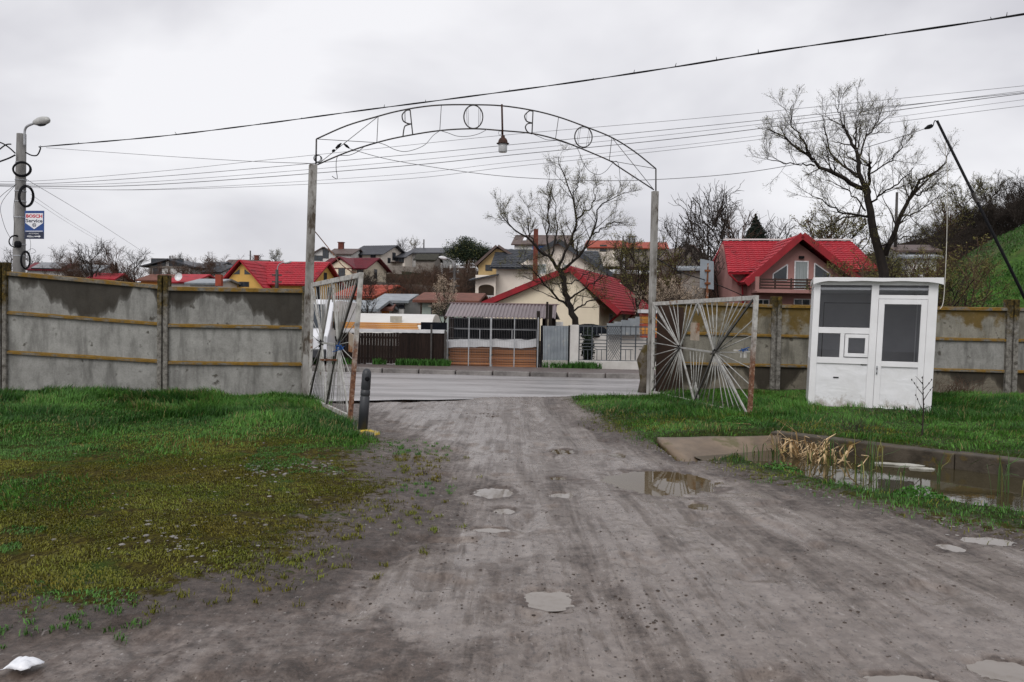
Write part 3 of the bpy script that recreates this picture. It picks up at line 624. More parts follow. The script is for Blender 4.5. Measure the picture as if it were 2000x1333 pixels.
# lamp hanging from the arch
lc = A(979.5, 205)+an*.035; s = lc.y/F
MT['capmetal'] = mat('dark_rusty_enamel', (.075, .034, .024), (.035, .02, .016), 14, .6, .3)
T2 = thing('hanging_lamp', 'rusty hanging lamp with a frosted glass jar below the arch', 'lamp', A(981, 298)+an*.035)
def Lp(px, py): return A(px, py)+an*.035
MB().tube([Lp(979, 205), Lp(980.5, 268)], .019, 8).build('pole', MT['capmetal'], T2, smooth=True)
c = Lp(981, 281); MB().lathe([(.125, -.01), (.125, .0), (.095, .012), (.09, .05), (.07, .09), (.04, .11), (.036, .15), (.026, .155)], c, 18).build('cap', MT['capmetal'], T2, smooth=False)
MB().lathe([(.078, -.175), (.085, -.165), (.086, -.08), (.09, -.012)], c, 18).build('glass_shade', MT['glasslamp'], T2, smooth=True)
q = [Lp(978.5+3*math.cos(t*math.pi/6)-3, 261+4*math.sin(t*math.pi/6)) for t in range(13)]; MB().tube(q, .004, 4).build('wire', MT['cable'], T2)
# ================================================================ gate leaves
k = NT('half_rusted_stile'); ob = k.coord('Object'); sp = k.n('SeparateXYZ'); k.l(ob, sp.inputs[0])
fz = k.math('ADD', k.math('MULTIPLY', sp.outputs[2], .62), k.math('MULTIPLY', k.noise(ob, 5, 6, .7), .9)); pa = k.ramp(k.noise(ob, 10, 5, .6), [(.38, (.24, .23, .21)), (.6, (.48, .47, .44))]); ru = k.ramp(k.noise(ob, 16, 6, .75), [(.36, (.045, .022, .014)), (.5, (.17, .065, .028)), (.64, (.33, .25, .19))])
k.base(k.mix(k.ramp(k.math('MULTIPLY', fz, .5), [(.47, 0.), (.64, 1.)]), ru, pa)); k.rough(.65); k.bump(k.noise(ob, 50, 5, .7), .5, .01); MT['stile'] = k.m
def leaf(name, label, c, hubs, posthang, foot, plates, seed, skip):
    """c: world corners hinge-bottom, free-bottom, free-top, hinge-top; hubs in (u,v)"""
    hb, fb, ft, ht = c
    def Q(u, v): return (hb*(1-u)+fb*u)*(1-v)+(ht*(1-u)+ft*u)*v
    T = thing(name, label, 'gate', (hb+fb)/2*1.0)
    n = (fb-hb).cross(ht-hb).normalized(); rg = random.Random(seed)
    if n.y > 0: n = -n
    MB().bar(Q(0, -.03), Q(0, 1.02), .055, .05, n).build('hinge_stile', MT['whitesteel'], T, bevel=.004)
    MB().bar(Q(1, foot), Q(1, 1.02), .075, .06, n).build('lock_stile', MT['stile'], T, bevel=.004)
    MB().bar(Q(.01, 1), Q(.99, 1), .075, .05, n).build('top_rail', MT['whitesteel'], T, bevel=.004)
    MB().bar(Q(.01, 0), Q(.99, 0), .06, .045, n).build('bottom_rail', MT['whitesteel'], T, bevel=.004)
    (u1, v1), (u2, v2) = hubs
    mids = (u1+u2)/2
    # heavy bars: zigzag through the two hubs
    heavy = [((u1, v1), (0.01, .99), 0), ((u1, v1), (mids, .99), 0), ((u1, v1), (.01, .01), 1), ((u1, v1), (mids, .01), 0), ((u2, v2), (mids, .99), 0), ((u2, v2), (.985, .99), 1), ((u2, v2), (mids, .01), 1), ((u2, v2), (.985, .01), 0), ((u1, v1), (u2, v2), 0)]
    for a, e, dk in heavy: MB().bar(Q(*a)+n*.012, Q(*e)+n*.012, .030, .026, n).build('diagonal_bar', MT['darkbar'] if dk else MT['rod'], T)
    def fanr(h, ends):
        for e in ends:
            if rg.random() < .04: continue
            bend = Q((h[0]+e[0])/2+rg.gauss(0, .006), (h[1]+e[1])/2+rg.gauss(0, .006))
            MB().tube([Q(*h), bend, Q(*e)], .0065 if skip == 1 else .0095, 5).build('rod', MT['rod'], T, smooth=True)
    N = 10
    fanr(hubs[0], [(mids*(i+.6)/N, .985) for i in range(N)]+[(mids*(i+.6)/N, .015) for i in range(N)]+[(.008, y) for y in (.12, .27, .42, .56, .7, .85)])
    fanr(hubs[1], [(mids+(1-mids)*(i+.5)/N, .985) for i in range(N)]+[(mids+(1-mids)*(i+.5)/N, .015) for i in range(N)]+[(.99, y) for y in (.13, .26, .40, .54, .68, .82)])
    for vv in (.985, .015): fanr((mids, v1+(.33 if vv > .5 else -.33)), [(mids+dx, vv) for dx in (-.035, 0, .035)])
    for dx in (-.07, -.035, 0, .035, .07): MB().tube([Q(mids+dx*.25, .03), Q(mids+dx, .5)], .007, 5).build('rod', MT['rod'], T, smooth=True)
    for h in hubs:
        cc = Q(*h)+n*.02; t = (fb-hb).normalized(); M = Matrix((t, n.cross(t), n)).transposed()
        MB().lathe([(.05, -.03), (.055, .0), (.04, .025), (.015, .03)], cc, 10, M).build('hub', MT['darkbar'], T)
        b = MB(); rr = random.Random(seed+int(h[0]*100))
        for i in range(7):
            d = Vector((rr.gauss(0, 1), rr.gauss(0, 1), rr.gauss(0, 1)+.6)).normalized()*rr.uniform(.05, .13); b.bar(cc, cc+d, .018, .014)
        b.build('wire_binding', MT['cable'], T)
    for (u, v, w, h, ms) in plates:
        a = Q(u, v)+n*.04; tt = (fb-hb).normalized(); uu = (ht-hb).normalized()
        MB().hexa([a-tt*w/2-uu*h/2, a+tt*w/2-uu*h/2, a+tt*w/2-uu*h/2+n*.012, a-tt*w/2-uu*h/2+n*.012, a-tt*w/2+uu*h/2, a+tt*w/2+uu*h/2, a+tt*w/2+uu*h/2+n*.012, a-tt*w/2+uu*h/2+n*.012]).build('plate', MT[ms], T)
    return T, Q, n
MT['rustplate'] = mat('rusted_plate', (.42, .36, .29), (.27, .21, .16), 5, .7, .3, 30, c3=(.22, .09, .035), s3=3.5, t3=.52)
cl = [P(605, 778, 15.15), P(684, 815, 12.0), P(705, 538, 12.0), P(611, 557, 15.15)]
TL, QL, nL = leaf('gate_leaf', 'open left gate leaf of radiating rods, seen nearly edge-on beside the grey bollard', cl, [(.30, .50), (.67, .50)], 0, -.09, [], 3, 1)
q0, q1 = P(677, 650, 12.1), P(700, 690, 12.3); MB().hexa([Vector((q0.x, 12.25, q1.z+.02)), Vector((q1.x, 12.1, q1.z)), Vector((q1.x, 12.16, q1.z)), Vector((q0.x, 12.31, q1.z+.02)), Vector((q0.x, 12.25, q0.z)), Vector((q1.x, 12.1, q0.z-.05)), Vector((q1.x, 12.16, q0.z-.05)), Vector((q0.x, 12.31, q0.z))]).build('lock_plate', MT['rustplate'], TL, bevel=.006)
MB().bar(QL(.30, .36)+nL*.02, QL(.66, .38)+nL*.02, .03, .03).build('cross_strap', MT['rust'], TL)
b = MB(); rr = random.Random(8); c = QL(.75, .49)+nL*.05
for i in range(9): b.tube([c, c+Vector((rr.gauss(0, .03), rr.gauss(0, .03), rr.gauss(-.02, .03))), c+Vector((rr.gauss(0, .045), rr.gauss(0, .045), rr.gauss(-.05, .04)))], [.014, .011, .006], 5)
b.build('knotted_blue_cloth', MT['blue'], TL)
cr_ = [P(1273, 766, 17.8), P(1464, 812, 13.75), P(1477, 582, 13.75), P(1277, 594, 17.8)]
TR, QR, nR = leaf('gate_leaf', 'open right gate leaf with two sunburst rod patterns and a rusty edge post', cr_, [(.33, .53), (.68, .51)], 0, -.04, [(.50, .70, .36, .33, 'rustplate')], 5, 2)
b = MB(); c = QR(.93, .52)
b.box(c+Vector((0, -.03, 0)), (.05, .09, .13)); b.box(c+Vector((-.06, -.02, 0)), (.02, .03, .13)); b.box(c+Vector((-.12, -.02, .055)), (.12, .03, .02)); b.build('lock_case', MT['whitesteel'], TR)
b = MB(); rr = random.Random(9)
for i in range(6): b.tube([c+Vector((0, -.05, .05)), c+Vector((rr.gauss(0, .03), -.07, .05+rr.gauss(.02, .03))), c+Vector((rr.gauss(0, .05), -.07, .05+rr.gauss(0, .04)))], [.014, .012, .006], 5)
b.build('knotted_blue_cloth', MT['blue'], TR)
# chain from the left post to the leaf top
q = catmull([A(613, 450), PL(640, 483, GL, GR), P(670, 520, 14.2), P(700, 536, 12.3)], 6); MB().tube(q, .009, 5).build('chain', MT['rust'], None, label='slack rusty chain from the left arch post to the gate leaf top', cat='chain')
# ================================================================ bollard
bp = G(708, 842, .06); s = bp.y/F; tp = P(717, 720, bp.y+.02); ax = (tp-bp); H = ax.length; az = ax.normalized(); ay = az.cross(Vector((1, 0, 0))).normalized(); M = Matrix((ay.cross(az), ay, az)).transposed()
T = thing('bollard', 'leaning dark grey plastic bollard with a round top beside the left gate leaf', 'bollard', bp)
r = .062; MB().lathe([(r*1.02, -.02), (r*1.02, H*.54), (r*.93, H*.55), (r*.93, H*.565), (r*1.02, H*.575), (r*1.02, H*.64), (r*.93, H*.65), (r*.93, H*.665), (r*1.0, H*.675), (r*.98, H*.80), (r*.97, H*.90), (r*.86, H*.955), (r*.6, H*.985), (r*.2, H)], bp, 22, M).build('tube', MT['bollard'], T, smooth=True)
b = MB(); b.lathe([(r*.5, 0), (r*.5, .03), (r*.3, .035)], bp+az*H*.84+Vector((.025, -.052, 0)), 10, Matrix.Rotation(R(90), 3, 'X')); b.build('reflector_slot', MT['cable'], T)
b = MB(); c = Vector((bp.x+.03, bp.y, -.03)); b.lathe([(.17, 0), (.185, .04), (.175, .075), (.14, .10), (.06, .11)], c, 11)
rr = random.Random(2); b.v = [p+Vector((rr.uniform(-.02, .02), rr.uniform(-.02, .02), rr.uniform(-.008, .008))) for p in b.v]; b.build('footing', MT['yellowconc'], T)
# ================================================================ kiosk
KL, KR = 15.35, 14.72
k00, k10, k01, k11 = P(1577, 800, KL), P(1818, 812, KR), P(1591, 548, KL), P(1834, 549, KR)
kn = (k10-k00).cross(k01-k00).normalized(); kn = kn if kn.y > 0 else -kn; KD = 1.75
k00.z -= .03; k10.z -= .03
def Kp(u, v, w=0.0): return (k00*(1-u)+k10*u)*(1-v)+(k01*(1-u)+k11*u)*v + kn*w
KW = (k10-k00).length; KHt = (k01-k00).length
def kbox(b, u0, u1, v0, v1, w0, w1):
    return b.hexa([Kp(u0, v0, w0), Kp(u1, v0, w0), Kp(u1, v0, w1), Kp(u0, v0, w1), Kp(u0, v1, w0), Kp(u1, v1, w0), Kp(u1, v1, w1), Kp(u0, v1, w1)])
T = thing('kiosk', 'white ticket kiosk with dark windows and dented lower panels on the grass', 'kiosk', Kp(.5, 0, .8))
def kp(name, m, boxes, parent=None, bevel=.004):
    b = MB()
    for q in boxes: kbox(b, *q)
    o = b.build(name, MT[m] if isinstance(m, str) else m, T, bevel=bevel)
    if parent: o.parent = parent
    return o
def ku(x): return (x-1577)/241.0     # photo pixel -> fraction along the front
kp('corner_post', 'white', [(0, .055, 0, 1, 0, .07)]); kp('corner_post', 'white', [(.925, 1, 0, 1, 0, .07)])
kp('corner_post', 'white', [(0, .05, 0, 1, KD-.07, KD)]); kp('corner_post', 'white', [(.95, 1, 0, 1, KD-.07, KD)])
kp('mullion', 'white', [(.475, .535, 0, 1, 0, .07)])
kp('rail', 'white', [(.055, .475, .372, .418, .003, .067)]); kp('rail', 'white', [(.055, .475, .60, .645, .003, .067)]); kp('rail', 'white', [(.055, .475, .965, 1, .003, .067)]); kp('rail', 'white', [(.055, .475, 0, .03, .003, .067)])
kp('rail', 'white', [(.535, .925, .965, 1, .003, .067)]); kp('rail', 'white', [(.535, .925, .865, .893, .003, .067)])
kp('mullion', 'white', [(.24, .275, .418, .60, .003, .067)])
# dented sheet panels
km = NT('dented_white_sheet'); ob = km.coord('Object'); kz = km.n('SeparateXYZ'); km.l(ob, kz.inputs[0]); km.base(km.mix(km.ramp(km.noise(ob, 2.5, 6, .7), [(.45, 0.), (.72, .55)]), (.76, .765, .78), (.60, .595, .58))) if False else km.base(km.mix(km.ramp(km.math('SUBTRACT', km.math('MULTIPLY', km.noise(ob, 7, 7, .75), 1.5), km.math('MULTIPLY', kz.outputs[2], 1.6)), [(.32, 0.), (.62, .75)]), km.mix(km.ramp(km.noise(ob, 2.5, 6, .7), [(.45, 0.), (.72, .55)]), (.76, .765, .78), (.60, .595, .58)), (.26, .22, .17))); km.rough(.34)
km.bump(km.noise(km.coord('Object', (1.0, 1, 1.8)), 2.2, 3, .45, .8), .35, .05); MT['dent'] = km.m
def sheet(u0, u1, v0, v1, w, name='panel', mt='dent', amp=.006):
    n = 16; b = MB(); rg = np.random.RandomState(int(u0*100)+3)
    for j in range(n+1):
        for i in range(n+1):
            u, v = i/n, j/n; e = min(u, 1-u, v, 1-v)*4; e = min(e, 1)
            d = amp*e*float(fbm(np.array([u*3+u0*30]), np.array([v*5]), 5, 3)[0]-.5)*2
            b.v.append(Kp(u0+(u1-u0)*u, v0+(v1-v0)*v, w+d))
    b.f = [(j*(n+1)+i, j*(n+1)+i+1, (j+1)*(n+1)+i+1, (j+1)*(n+1)+i) for j in range(n) for i in range(n)]
    return b.build(name, MT[mt], T, smooth=True)
sheet(.052, .478, .025, .376, .03)
kg = NT('kiosk_glass'); tr = kg.n('BsdfTransparent'); gl_ = kg.n('BsdfGlossy'); gl_.inputs['Roughness'].default_value = .01; fr = kg.n('Fresnel'); fr.inputs[0].default_value = 1.45
tr.inputs[0].default_value = (.93, .94, .95, 1); ms = kg.n('MixShader'); kg.l(fr.outputs[0], ms.inputs[0]); kg.l(tr.outputs[0], ms.inputs[1]); kg.l(gl_.outputs[0], ms.inputs[2]); kg.l(ms.outputs[0], kg.t.nodes['Material Output'].inputs[0]); MT['kglass'] = kg.m
kp('pane', 'kglass', [(.057, .473, .647, .963, .03, .036)], bevel=0); kp('pane', 'kglass', [(.057, .238, .42, .598, .03, .036)], bevel=0)
kp('pane', 'kglass', [(.537, .923, .895, .963, .03, .036)], bevel=0)
h = kp('ticket_window', 'white', [(.28, .472, .425, .452, -.018, .045), (.28, .472, .568, .595, -.018, .045), (.28, .308, .452, .568, -.018, .045), (.444, .472, .452, .568, -.018, .045)])
kp('pane', 'kglass', [(.307, .445, .451, .569, .01, .016)], h, 0)
MT['kdark'] = mat('grey_inner_board', (.34, .34, .355), (.28, .28, .295), 2, .6, .05)
d = kp('door', 'white', [(.537, .585, .03, .862, -.012, .05), (.875, .923, .03, .862, -.012, .05), (.585, .875, .825, .862, -.012, .05), (.585, .875, .36, .40, -.012, .05), (.585, .875, .03, .055, -.012, .05)])
o = sheet(.583, .877, .053, .362, .02, 'door_panel', amp=.004); o.parent = d
kp('pane', 'kglass', [(.583, .877, .398, .827, .015, .021)], d, 0)
kp('handle', 'galv', [(.545, .558, .30, .365, -.03, -.011)], d); kp('handle', 'cable', [(.548, .555, .335, .35, -.036, -.029)], d); kp('lock', 'cable', [(.548, .555, .305, .315, -.036, -.029)], d)
kp('threshold', 'white', [(.535, .925, -.005, .028, .003, .067)])
# side and back walls with window bands, inner boards, floor, ceiling
kp('side_wall', 'white', [(0, .02, 0, .40, .07, KD-.07)]); kp('side_wall', 'white', [(0, .02, .96, 1, .07, KD-.07)]); kp('side_wall', 'white', [(.98, 1, 0, 1, .07, KD-.07)])
kp('side_mullion', 'white', [(0, .02, .40, .96, KD*.5-.03, KD*.5+.03)])
kp('pane', 'kglass', [(.006, .012, .40, .96, .07, KD*.5-.03)], bevel=0); kp('pane', 'kglass', [(.006, .012, .40, .96, KD*.5+.03, KD-.07)], bevel=0)
kp('back_wall', 'kdark', [(.05, .95, 0, 1, KD-.05, KD-.01)]); kp('floor', 'kdark', [(.02, .98, -.01, .012, .07, KD-.07)]); kp('inner_lining', 'kdark', [(.955, .978, .01, .985, .075, KD-.075)])
kp('ceiling', 'white', [(.021, .954, .93, .95, .075, KD-.055)]); kp('lining_strip', 'cable', [(.12, .126, .02, .85, KD-.058, KD-.05), (.12, .94, .848, .855, KD-.058, KD-.05)], bevel=0)
# roof with a bent fascia that lifts in the middle
b = MB(); n = 24; ov = .14
def lift(u): return .010*math.sin(u*9)+.02*math.sin(math.pi*u)
for i in range(n+1):
    u = -.012+1.04*i/n; a = Kp(u, 1, -ov); c = Kp(u, 1, KD+.08); e = min(1, 7*min(u+.02, 1.035-u)); dz = -.09+.072*min(1, e)**.6+.006*math.sin(u*20)
    top = Vector((0, 0, .045)); b.v += [a+Vector((0, 0, dz)), a+top+Vector((0, 0, .004*math.sin(u*8))), c+top+Vector((0, 0, .02)), c+Vector((0, 0, -.03)), a+Vector((0, 0, .012))+kn*.03]
for i in range(n):
    k_ = i*5; q = k_+5; b.f += [(k_, q, q+1, k_+1), (k_+1, q+1, q+2, k_+2), (k_+2, q+2, q+3, k_+3), (k_+3, q+3, q+4, k_+4), (k_+4, q+4, q, k_)]
b.f += [(0, 1, 2, 3, 4), tuple(n*5+j for j in (4, 3, 2, 1, 0))]
b.build('roof', MT['white'], T)
b = MB(); kbox(b, .30, .46, .024, .05, .005, .028); b.build('torn_edge', mat('torn_brown_edge', (.10, .06, .04), (.05, .035, .025), 20, .9, .3), T)
for q in ((.20, .245, .262, .27), (.42, .472, .366, .374)):
    b = MB(); kbox(b, q[0], q[1], q[2], q[3], .012, .022); b.build('tear', MT['cable'], T)
# ================================================================ leaning steel pole, its cable and rope
e0 = G(2126, 838); e1 = P(1830, 236, e0.y+.15)
T = thing('leaning_pole', 'long dark metal pole leaning left behind the kiosk, at the right edge', 'pole', e0)
MB().tube([e0, e0.lerp(e1, .5)+Vector((.02, 0, -.02)), e1], [.027, .024, .020], 10).build('pole', MT['cable'], T, smooth=True)
MB().tube([e0.lerp(e1, t)+Vector((0, -.0, 0)) for t in (.735, .765)], .030, 10).build('collar', MT['iron'], T)
MB().tube(catmull([P(1832, 240, e1.y), P(1826, 236, e1.y), P(1822, 247, e1.y), P(1818, 247, e1.y)], 4), .008, 5).build('hook_wire', MT['cable'], T)
MB().tube([P(1820, 246, e1.y), P(1814, 248.5, e1.y), P(1806, 252, e1.y)], [.03, .036, .014], 8).build('insulator', MT['cable'], T)
MB().tube(catmull([P(1848, 272, e1.y), P(1846, 296, e1.y), P(1850, 330, e1.y), P(1850, 420, e1.y), P(1848, 500, e1.y), P(1843, 585, e1.y-.1), P(1836, 604, e1.y-.2)], 6), .0055, 6).build('rope', mat('pale_rope', (.55, .53, .48), (.42, .40, .36), 20, .8, .2), None, label='pale rope hanging from the leaning pole beside the kiosk', cat='rope')
# ================================================================ cables
def cable(pts, r, label, m='cable', k=8, rag=0, group=None, name='cable'):
    q = catmull([P(*p) for p in pts], k); b = MB()
    if rag:     # two twisted strands with stray ends
        rg = random.Random(3); L = [0]
        for i in range(1, len(q)): L.append(L[-1]+(q[i]-q[i-1]).length)
        fine = []
        for i in range(len(q)-1):
            for j in range(4): fine.append((q[i].lerp(q[i+1], j/4), L[i]+(L[i+1]-L[i])*j/4))
        for ph in (0, math.pi): b.tube([p+Vector((0, math.cos(s*2.2+ph)*r*.8, math.sin(s*2.2+ph)*r*.8)) for p, s in fine], r, 5)
        for i in range(0, len(fine), 13): p = fine[i][0]; b.tube([p, p+Vector((rg.uniform(-.05, .05), 0, rg.uniform(-.02, .09)))], [r*.9, r*.4], 4)
    else: b.tube(q, r, 5)
    b.build(name, MT[m], None, label=label, cat='cable', group=group, smooth=True)
YP = 25.0
cable([(80, 287, YP), (300, 268, 24), (500, 244, 22.8), (700, 217, 21.5), (900, 191, 20.2), (1100, 164, 19), (1300, 134, 17.8), (1500, 102, 16.6), (1700, 73, 15.5), (1900, 44, 14.5), (2000, 28, 14), (2300, -20, 12.6)], .011, 'thick twisted black cable crossing the whole sky above the arch', rag=1)
rows = [([(40, 355), (300, 336), (500, 315), (760, 288), (1000, 263), (1400, 228), (2000, 168)], 'highest of the thin wires behind the arch', .006), ([(40, 360), (300, 346), (760, 306), (1000, 283), (1400, 244), (2000, 181)], 'second highest of the thin wires behind the arch', .008),
        ([(40, 362), (300, 355), (760, 318), (1000, 294), (1400, 253), (2000, 178)], 'third of the thin wires behind the arch, counted from the top', .006), ([(40, 364), (300, 361), (760, 327), (1000, 303), (1400, 262), (2000, 183)], 'darkest thin wire, fourth from the top behind the arch', .010),
        ([(40, 366), (300, 370), (760, 343), (1000, 317), (1400, 276), (2000, 195)], 'fifth of the thin wires behind the arch, counted from the top', .005), ([(40, 366), (300, 371), (760, 352), (1000, 326), (1400, 283), (2000, 207)], 'lowest of the thin wires behind the arch', .006)]
for pts, lb, r in rows:
    q = [(-120, pts[0][1]-8, YP+1)]+[(x, y, YP-3.2*x/2000) for x, y in pts]+[(2300, pts[-1][1]-32, YP-3.7)]
    cable(q, r, lb, 'wire', group='thin overhead wires')
ai = A(676, 288)
cable([(683, 291, ai.y), (760, 312, 16), (880, 332, 16), (1000, 346, 15.8), (1150, 353, 15.4), (1285, 351, 15), (1450, 338, 14.5), (1600, 312, 14), (1720, 280, 13.5), (1806, 252, e1.y)], .006, 'single slack wire from the arch to the leaning pole', 'wire')
cable([(90, 289, YP), (300, 304, 22), (480, 315, 18.5), (617, 320, A(617, 320).y)], .006, 'thin wire sloping down from the street light pole to the arch', 'wire')
for pts, lb in (([(50, 350, YP), (180, 428, 40), (310, 512, 62)], 'dark service wire dropping from the pole towards the far houses'), ([(60, 380, YP), (150, 440, 40), (245, 495, 58)], 'upper pale wire dropping steeply from the street light pole'), ([(60, 388, YP), (140, 440, 40), (225, 490, 58)], 'lower pale wire dropping steeply from the street light pole')):
    cable(pts, .008 if 'dark' in lb else .005, lb, 'wire')
# ================================================================ street light pole with coils and sign
pb = P(36, 560, YP); pt = P(42, 262, YP); pb.z = 0; pb.x = P(36, 560, YP).x-.03
T = thing('street_light', 'grey concrete street light pole with a curved lamp arm behind the left fence', 'street light', pb)
MB().tube([pb-Vector((0, 0, .3)), pb.lerp(pt, .5), pt], [.20, .165, .13], 14).build('pole', MT['postpole'], T, smooth=True)
for y in (318, 352, 374, 394, 425, 478, 500): c = pb.lerp(pt, (P(40, y, YP).z)/pt.z); r = .20-.07*c.z/pt.z; MB().lathe([(r+.012, -.015), (r+.012, .015)], c, 14).build('steel_band', MT['galv'], T)
q = catmull([P(48, 285, YP-.1), P(48, 262, YP-.1), P(49.5, 252, YP-.12), P(55, 246, YP-.2), P(70, 240, YP-.4)], 5); MB().tube(q, .035, 8).build('lamp_arm', MT['galv'], T, smooth=True)
h0, h1 = P(67, 240, YP-.38), P(97, 234, YP-.8); t = (h1-h0).normalized(); M = Matrix((t.cross(Vector((0, 0, 1))).normalized(), t.cross(Vector((0, 0, 1))).normalized().cross(t), t)).transposed(); L = (h1-h0).length
b = MB(); b.lathe([(.03, 0), (.075, .04), (.12, L*.35), (.125, L*.6), (.095, L*.85), (.02, L)], h0, 12, M); b.v = [p+Vector((0, 0, -.045 if p.z < (h0.z+(p.x-h0.x)*(h1.z-h0.z)/(h1.x-h0.x)) else 0))*0+Vector((0, 0, 0)) for p in b.v]
b.build('lamp_head', mat('lamp_housing', (.42, .42, .40), (.34, .34, .33), 4, .4, .05), T, smooth=True)
b = MB(); b.lathe([(.02, L*.1), (.085, L*.35), (.09, L*.6), (.02, L*.9)], h0-Vector((0, 0, .055)), 10, M); b.build('lamp_lens', MT['bollard'], T, smooth=True)
def coil(cx, cy, rx, ry, label, n=4, thick=.03, dy=-.22, sq=1.0):
    b = MB(); rg = random.Random(int(cx*7+cy))
    for i in range(n):
        a, c2 = rx*rg.uniform(.93, 1.04), ry*rg.uniform(.93, 1.04); ox, oy = rg.uniform(-.7, .7), rg.uniform(-.7, .7)
        b.tube([P(cx+ox+a*math.cos(t*math.pi/12), cy+oy+c2*math.sin(t*math.pi/12), YP+dy+sq*.16*math.cos(t*math.pi/12)+i*.01) for t in range(24)], thick, 6, closed=True)
    b.build('cable_coil', MT['cable'], None, label=label, cat='cable coil', group='cable coils on the pole', smooth=True)
coil(42.5, 331, 17, 13.5, 'round black cable coil, topmost on the concrete pole', 5, .024)
coil(51, 384, 14, 20, 'tall black cable coil just above the blue sign', 5, .026, -.1, 1.6)
coil(30, 472, 12, 11.5, 'thin loop of black cable left of the blue sign on the pole', 2, .016)
coil(50, 508, 9, 17, 'lowest black cable coil on the concrete pole above the fence', 3, .022, -.1, 1.6)
b = MB(); b.lathe([(.07, -.09), (.10, -.03), (.10, .05), (.06, .1)], P(35, 478, YP-.24), 9); b.build('splice_box', MT['cable'], T)
for pts, r in (([(22, 282, YP-.2), (10, 284, YP-.3), (-10, 300, YP-.4)], .02), ([(30, 300, YP-.2), (18, 289, YP-.25), (4, 280, YP-.3), (-12, 276, YP-.4)], .02), ([(30, 303, YP-.2), (16, 310, YP-.3), (-12, 320, YP-.4)], .024), ([(50, 298, YP-.2), (62, 304, YP-.3), (73, 303, YP-.4), (79, 290, YP-.4), (76, 287, YP-.4)], .02), ([(32, 360, YP-.2), (8, 378, YP-.4), (-10, 396, YP-.5)], .007), ([(30, 362, YP-.2), (2, 400, YP-.4), (8, 440, YP-.4), (20, 465, YP-.3)], .006), ([(31, 375, YP-.2), (26, 410, YP-.3), (28, 445, YP-.3), (24, 480, YP-.3)], .006), ([(58, 465, YP-.2), (60, 480, YP-.2), (56, 505, YP-.2)], .005), ([(48, 495, YP-.2), (62, 486, YP-.3), (70, 492, YP-.3), (60, 496, YP-.2)], .005)):
    MB().tube(catmull([P(*p) for p in pts], 5), r, 5).build('loose_cable', MT['cable'], T, smooth=True)
# sign
s0, s1 = P(48.5, 412, YP-.24), P(85.5, 467, YP-.24)
T = thing('sign', 'blue rectangular garage sign with white shield and arrow on the concrete pole', 'sign', P(67, 467, YP-.24))
def Sg(x, y, w=0.0): p = P(x, y, YP-.24); p.y -= w; return p
def sbox(name, poly, w, th, m, parent=T):
    b = MB(); b.prism([Sg(x, y, w) for x, y in poly], (0, -th, 0)); return b.build(name, m, parent)
MB().prism([Sg(48.5, 412), Sg(85.5, 412), Sg(85, 467), Sg(48, 467)], (0, .03, 0)).build('board', mat('sign_blue', (.012, .055, .22), (.01, .048, .19), 2, .35, 0), T)
MT['signwhite'] = mat('sign_white', (.75, .76, .78), (.7, .71, .73), 2, .4, 0); MT['signred'] = mat('sign_red', (.55, .01, .04), (.5, .01, .035), 2, .4, 0); MT['signnavy'] = mat('sign_navy', (.012, .02, .05), (.01, .015, .04), 2, .4, 0)
sbox('shield', [(50, 417), (84, 417), (84, 436), (67, 448), (50, 436)], .002, .003, MT['signwhite'])
sbox('stripe', [(50, 451.3), (83.5, 451.3), (83.5, 452.6), (50, 452.6)], .002, .003, MT['signwhite'])
sbox('lower_band', [(48.4, 453.6), (85, 453.6), (85, 466.6), (48.4, 466.6)], .002, .003, MT['signnavy'])
sbox('arrow', [(67.5, 461.4), (76, 461.4), (76, 460), (80, 462.2), (76, 464.4), (76, 463), (67.5, 463)], .006, .003, MT['signwhite'])
def text(name, s, cx, cy, wpx, hpx, m, parent, bold=0.0):
    cu = bpy.data.curves.new(name, 'FONT'); cu.body = s; cu.align_x = 'CENTER'; cu.align_y = 'CENTER'; cu.extrude = .002; cu.size = 1; cu.offset = bold; cu.resolution_u = 2
    tmp = bpy.data.objects.new(name, cu); COL.objects.link(tmp); bpy.context.view_layer.update()
    me = bpy.data.meshes.new_from_object(tmp.evaluated_get(bpy.context.evaluated_depsgraph_get())); bpy.data.objects.remove(tmp)
    x0 = min(v.co.x for v in me.vertices); x1 = max(v.co.x for v in me.vertices); y0 = min(v.co.y for v in me.vertices); y1 = max(v.co.y for v in me.vertices)
    sc = YP/F; c = Sg(cx, cy, .009)
    im = wm(parent).inverted()
    for v in me.vertices:
        x = ((v.co.x-x0)/(x1-x0)-.5)*wpx*sc; z = ((v.co.y-y0)/(y1-y0)-.5)*hpx*sc
        v.co = im @ Vector((c.x+x, c.y-v.co.z, c.z+z))
    me.materials.clear(); me.materials.append(m); return link(name, me, parent)
text('lettering', 'BOSCH', 67, 422.5, 31, 6.6, MT['signred'], T, .03); text('lettering', 'Service', 67, 431.5, 32, 6.6, MT['signnavy'], T, .015)
text('lettering', 'AUTO PADRO', 66.5, 456.6, 19, 2.4, MT['signwhite'], T); text('lettering', '400m', 59.5, 462.2, 12.5, 3.6, MT['signwhite'], T, .01)
b = MB(); b.tube([Sg(67+3.4*math.cos(t*math.pi/8), 440+3.4*math.sin(t*math.pi/8), .008) for t in range(16)], .006, 4, closed=True)
for s in (-1, 1): b.tube([Sg(67+s*1.5, 437.6, .008), Sg(67+s*1.5, 442.4, .008)], .006, 4)
b.tube([Sg(65.5, 440, .008), Sg(68.5, 440, .008)], .006, 4); b.build('emblem', MT['signnavy'], T)
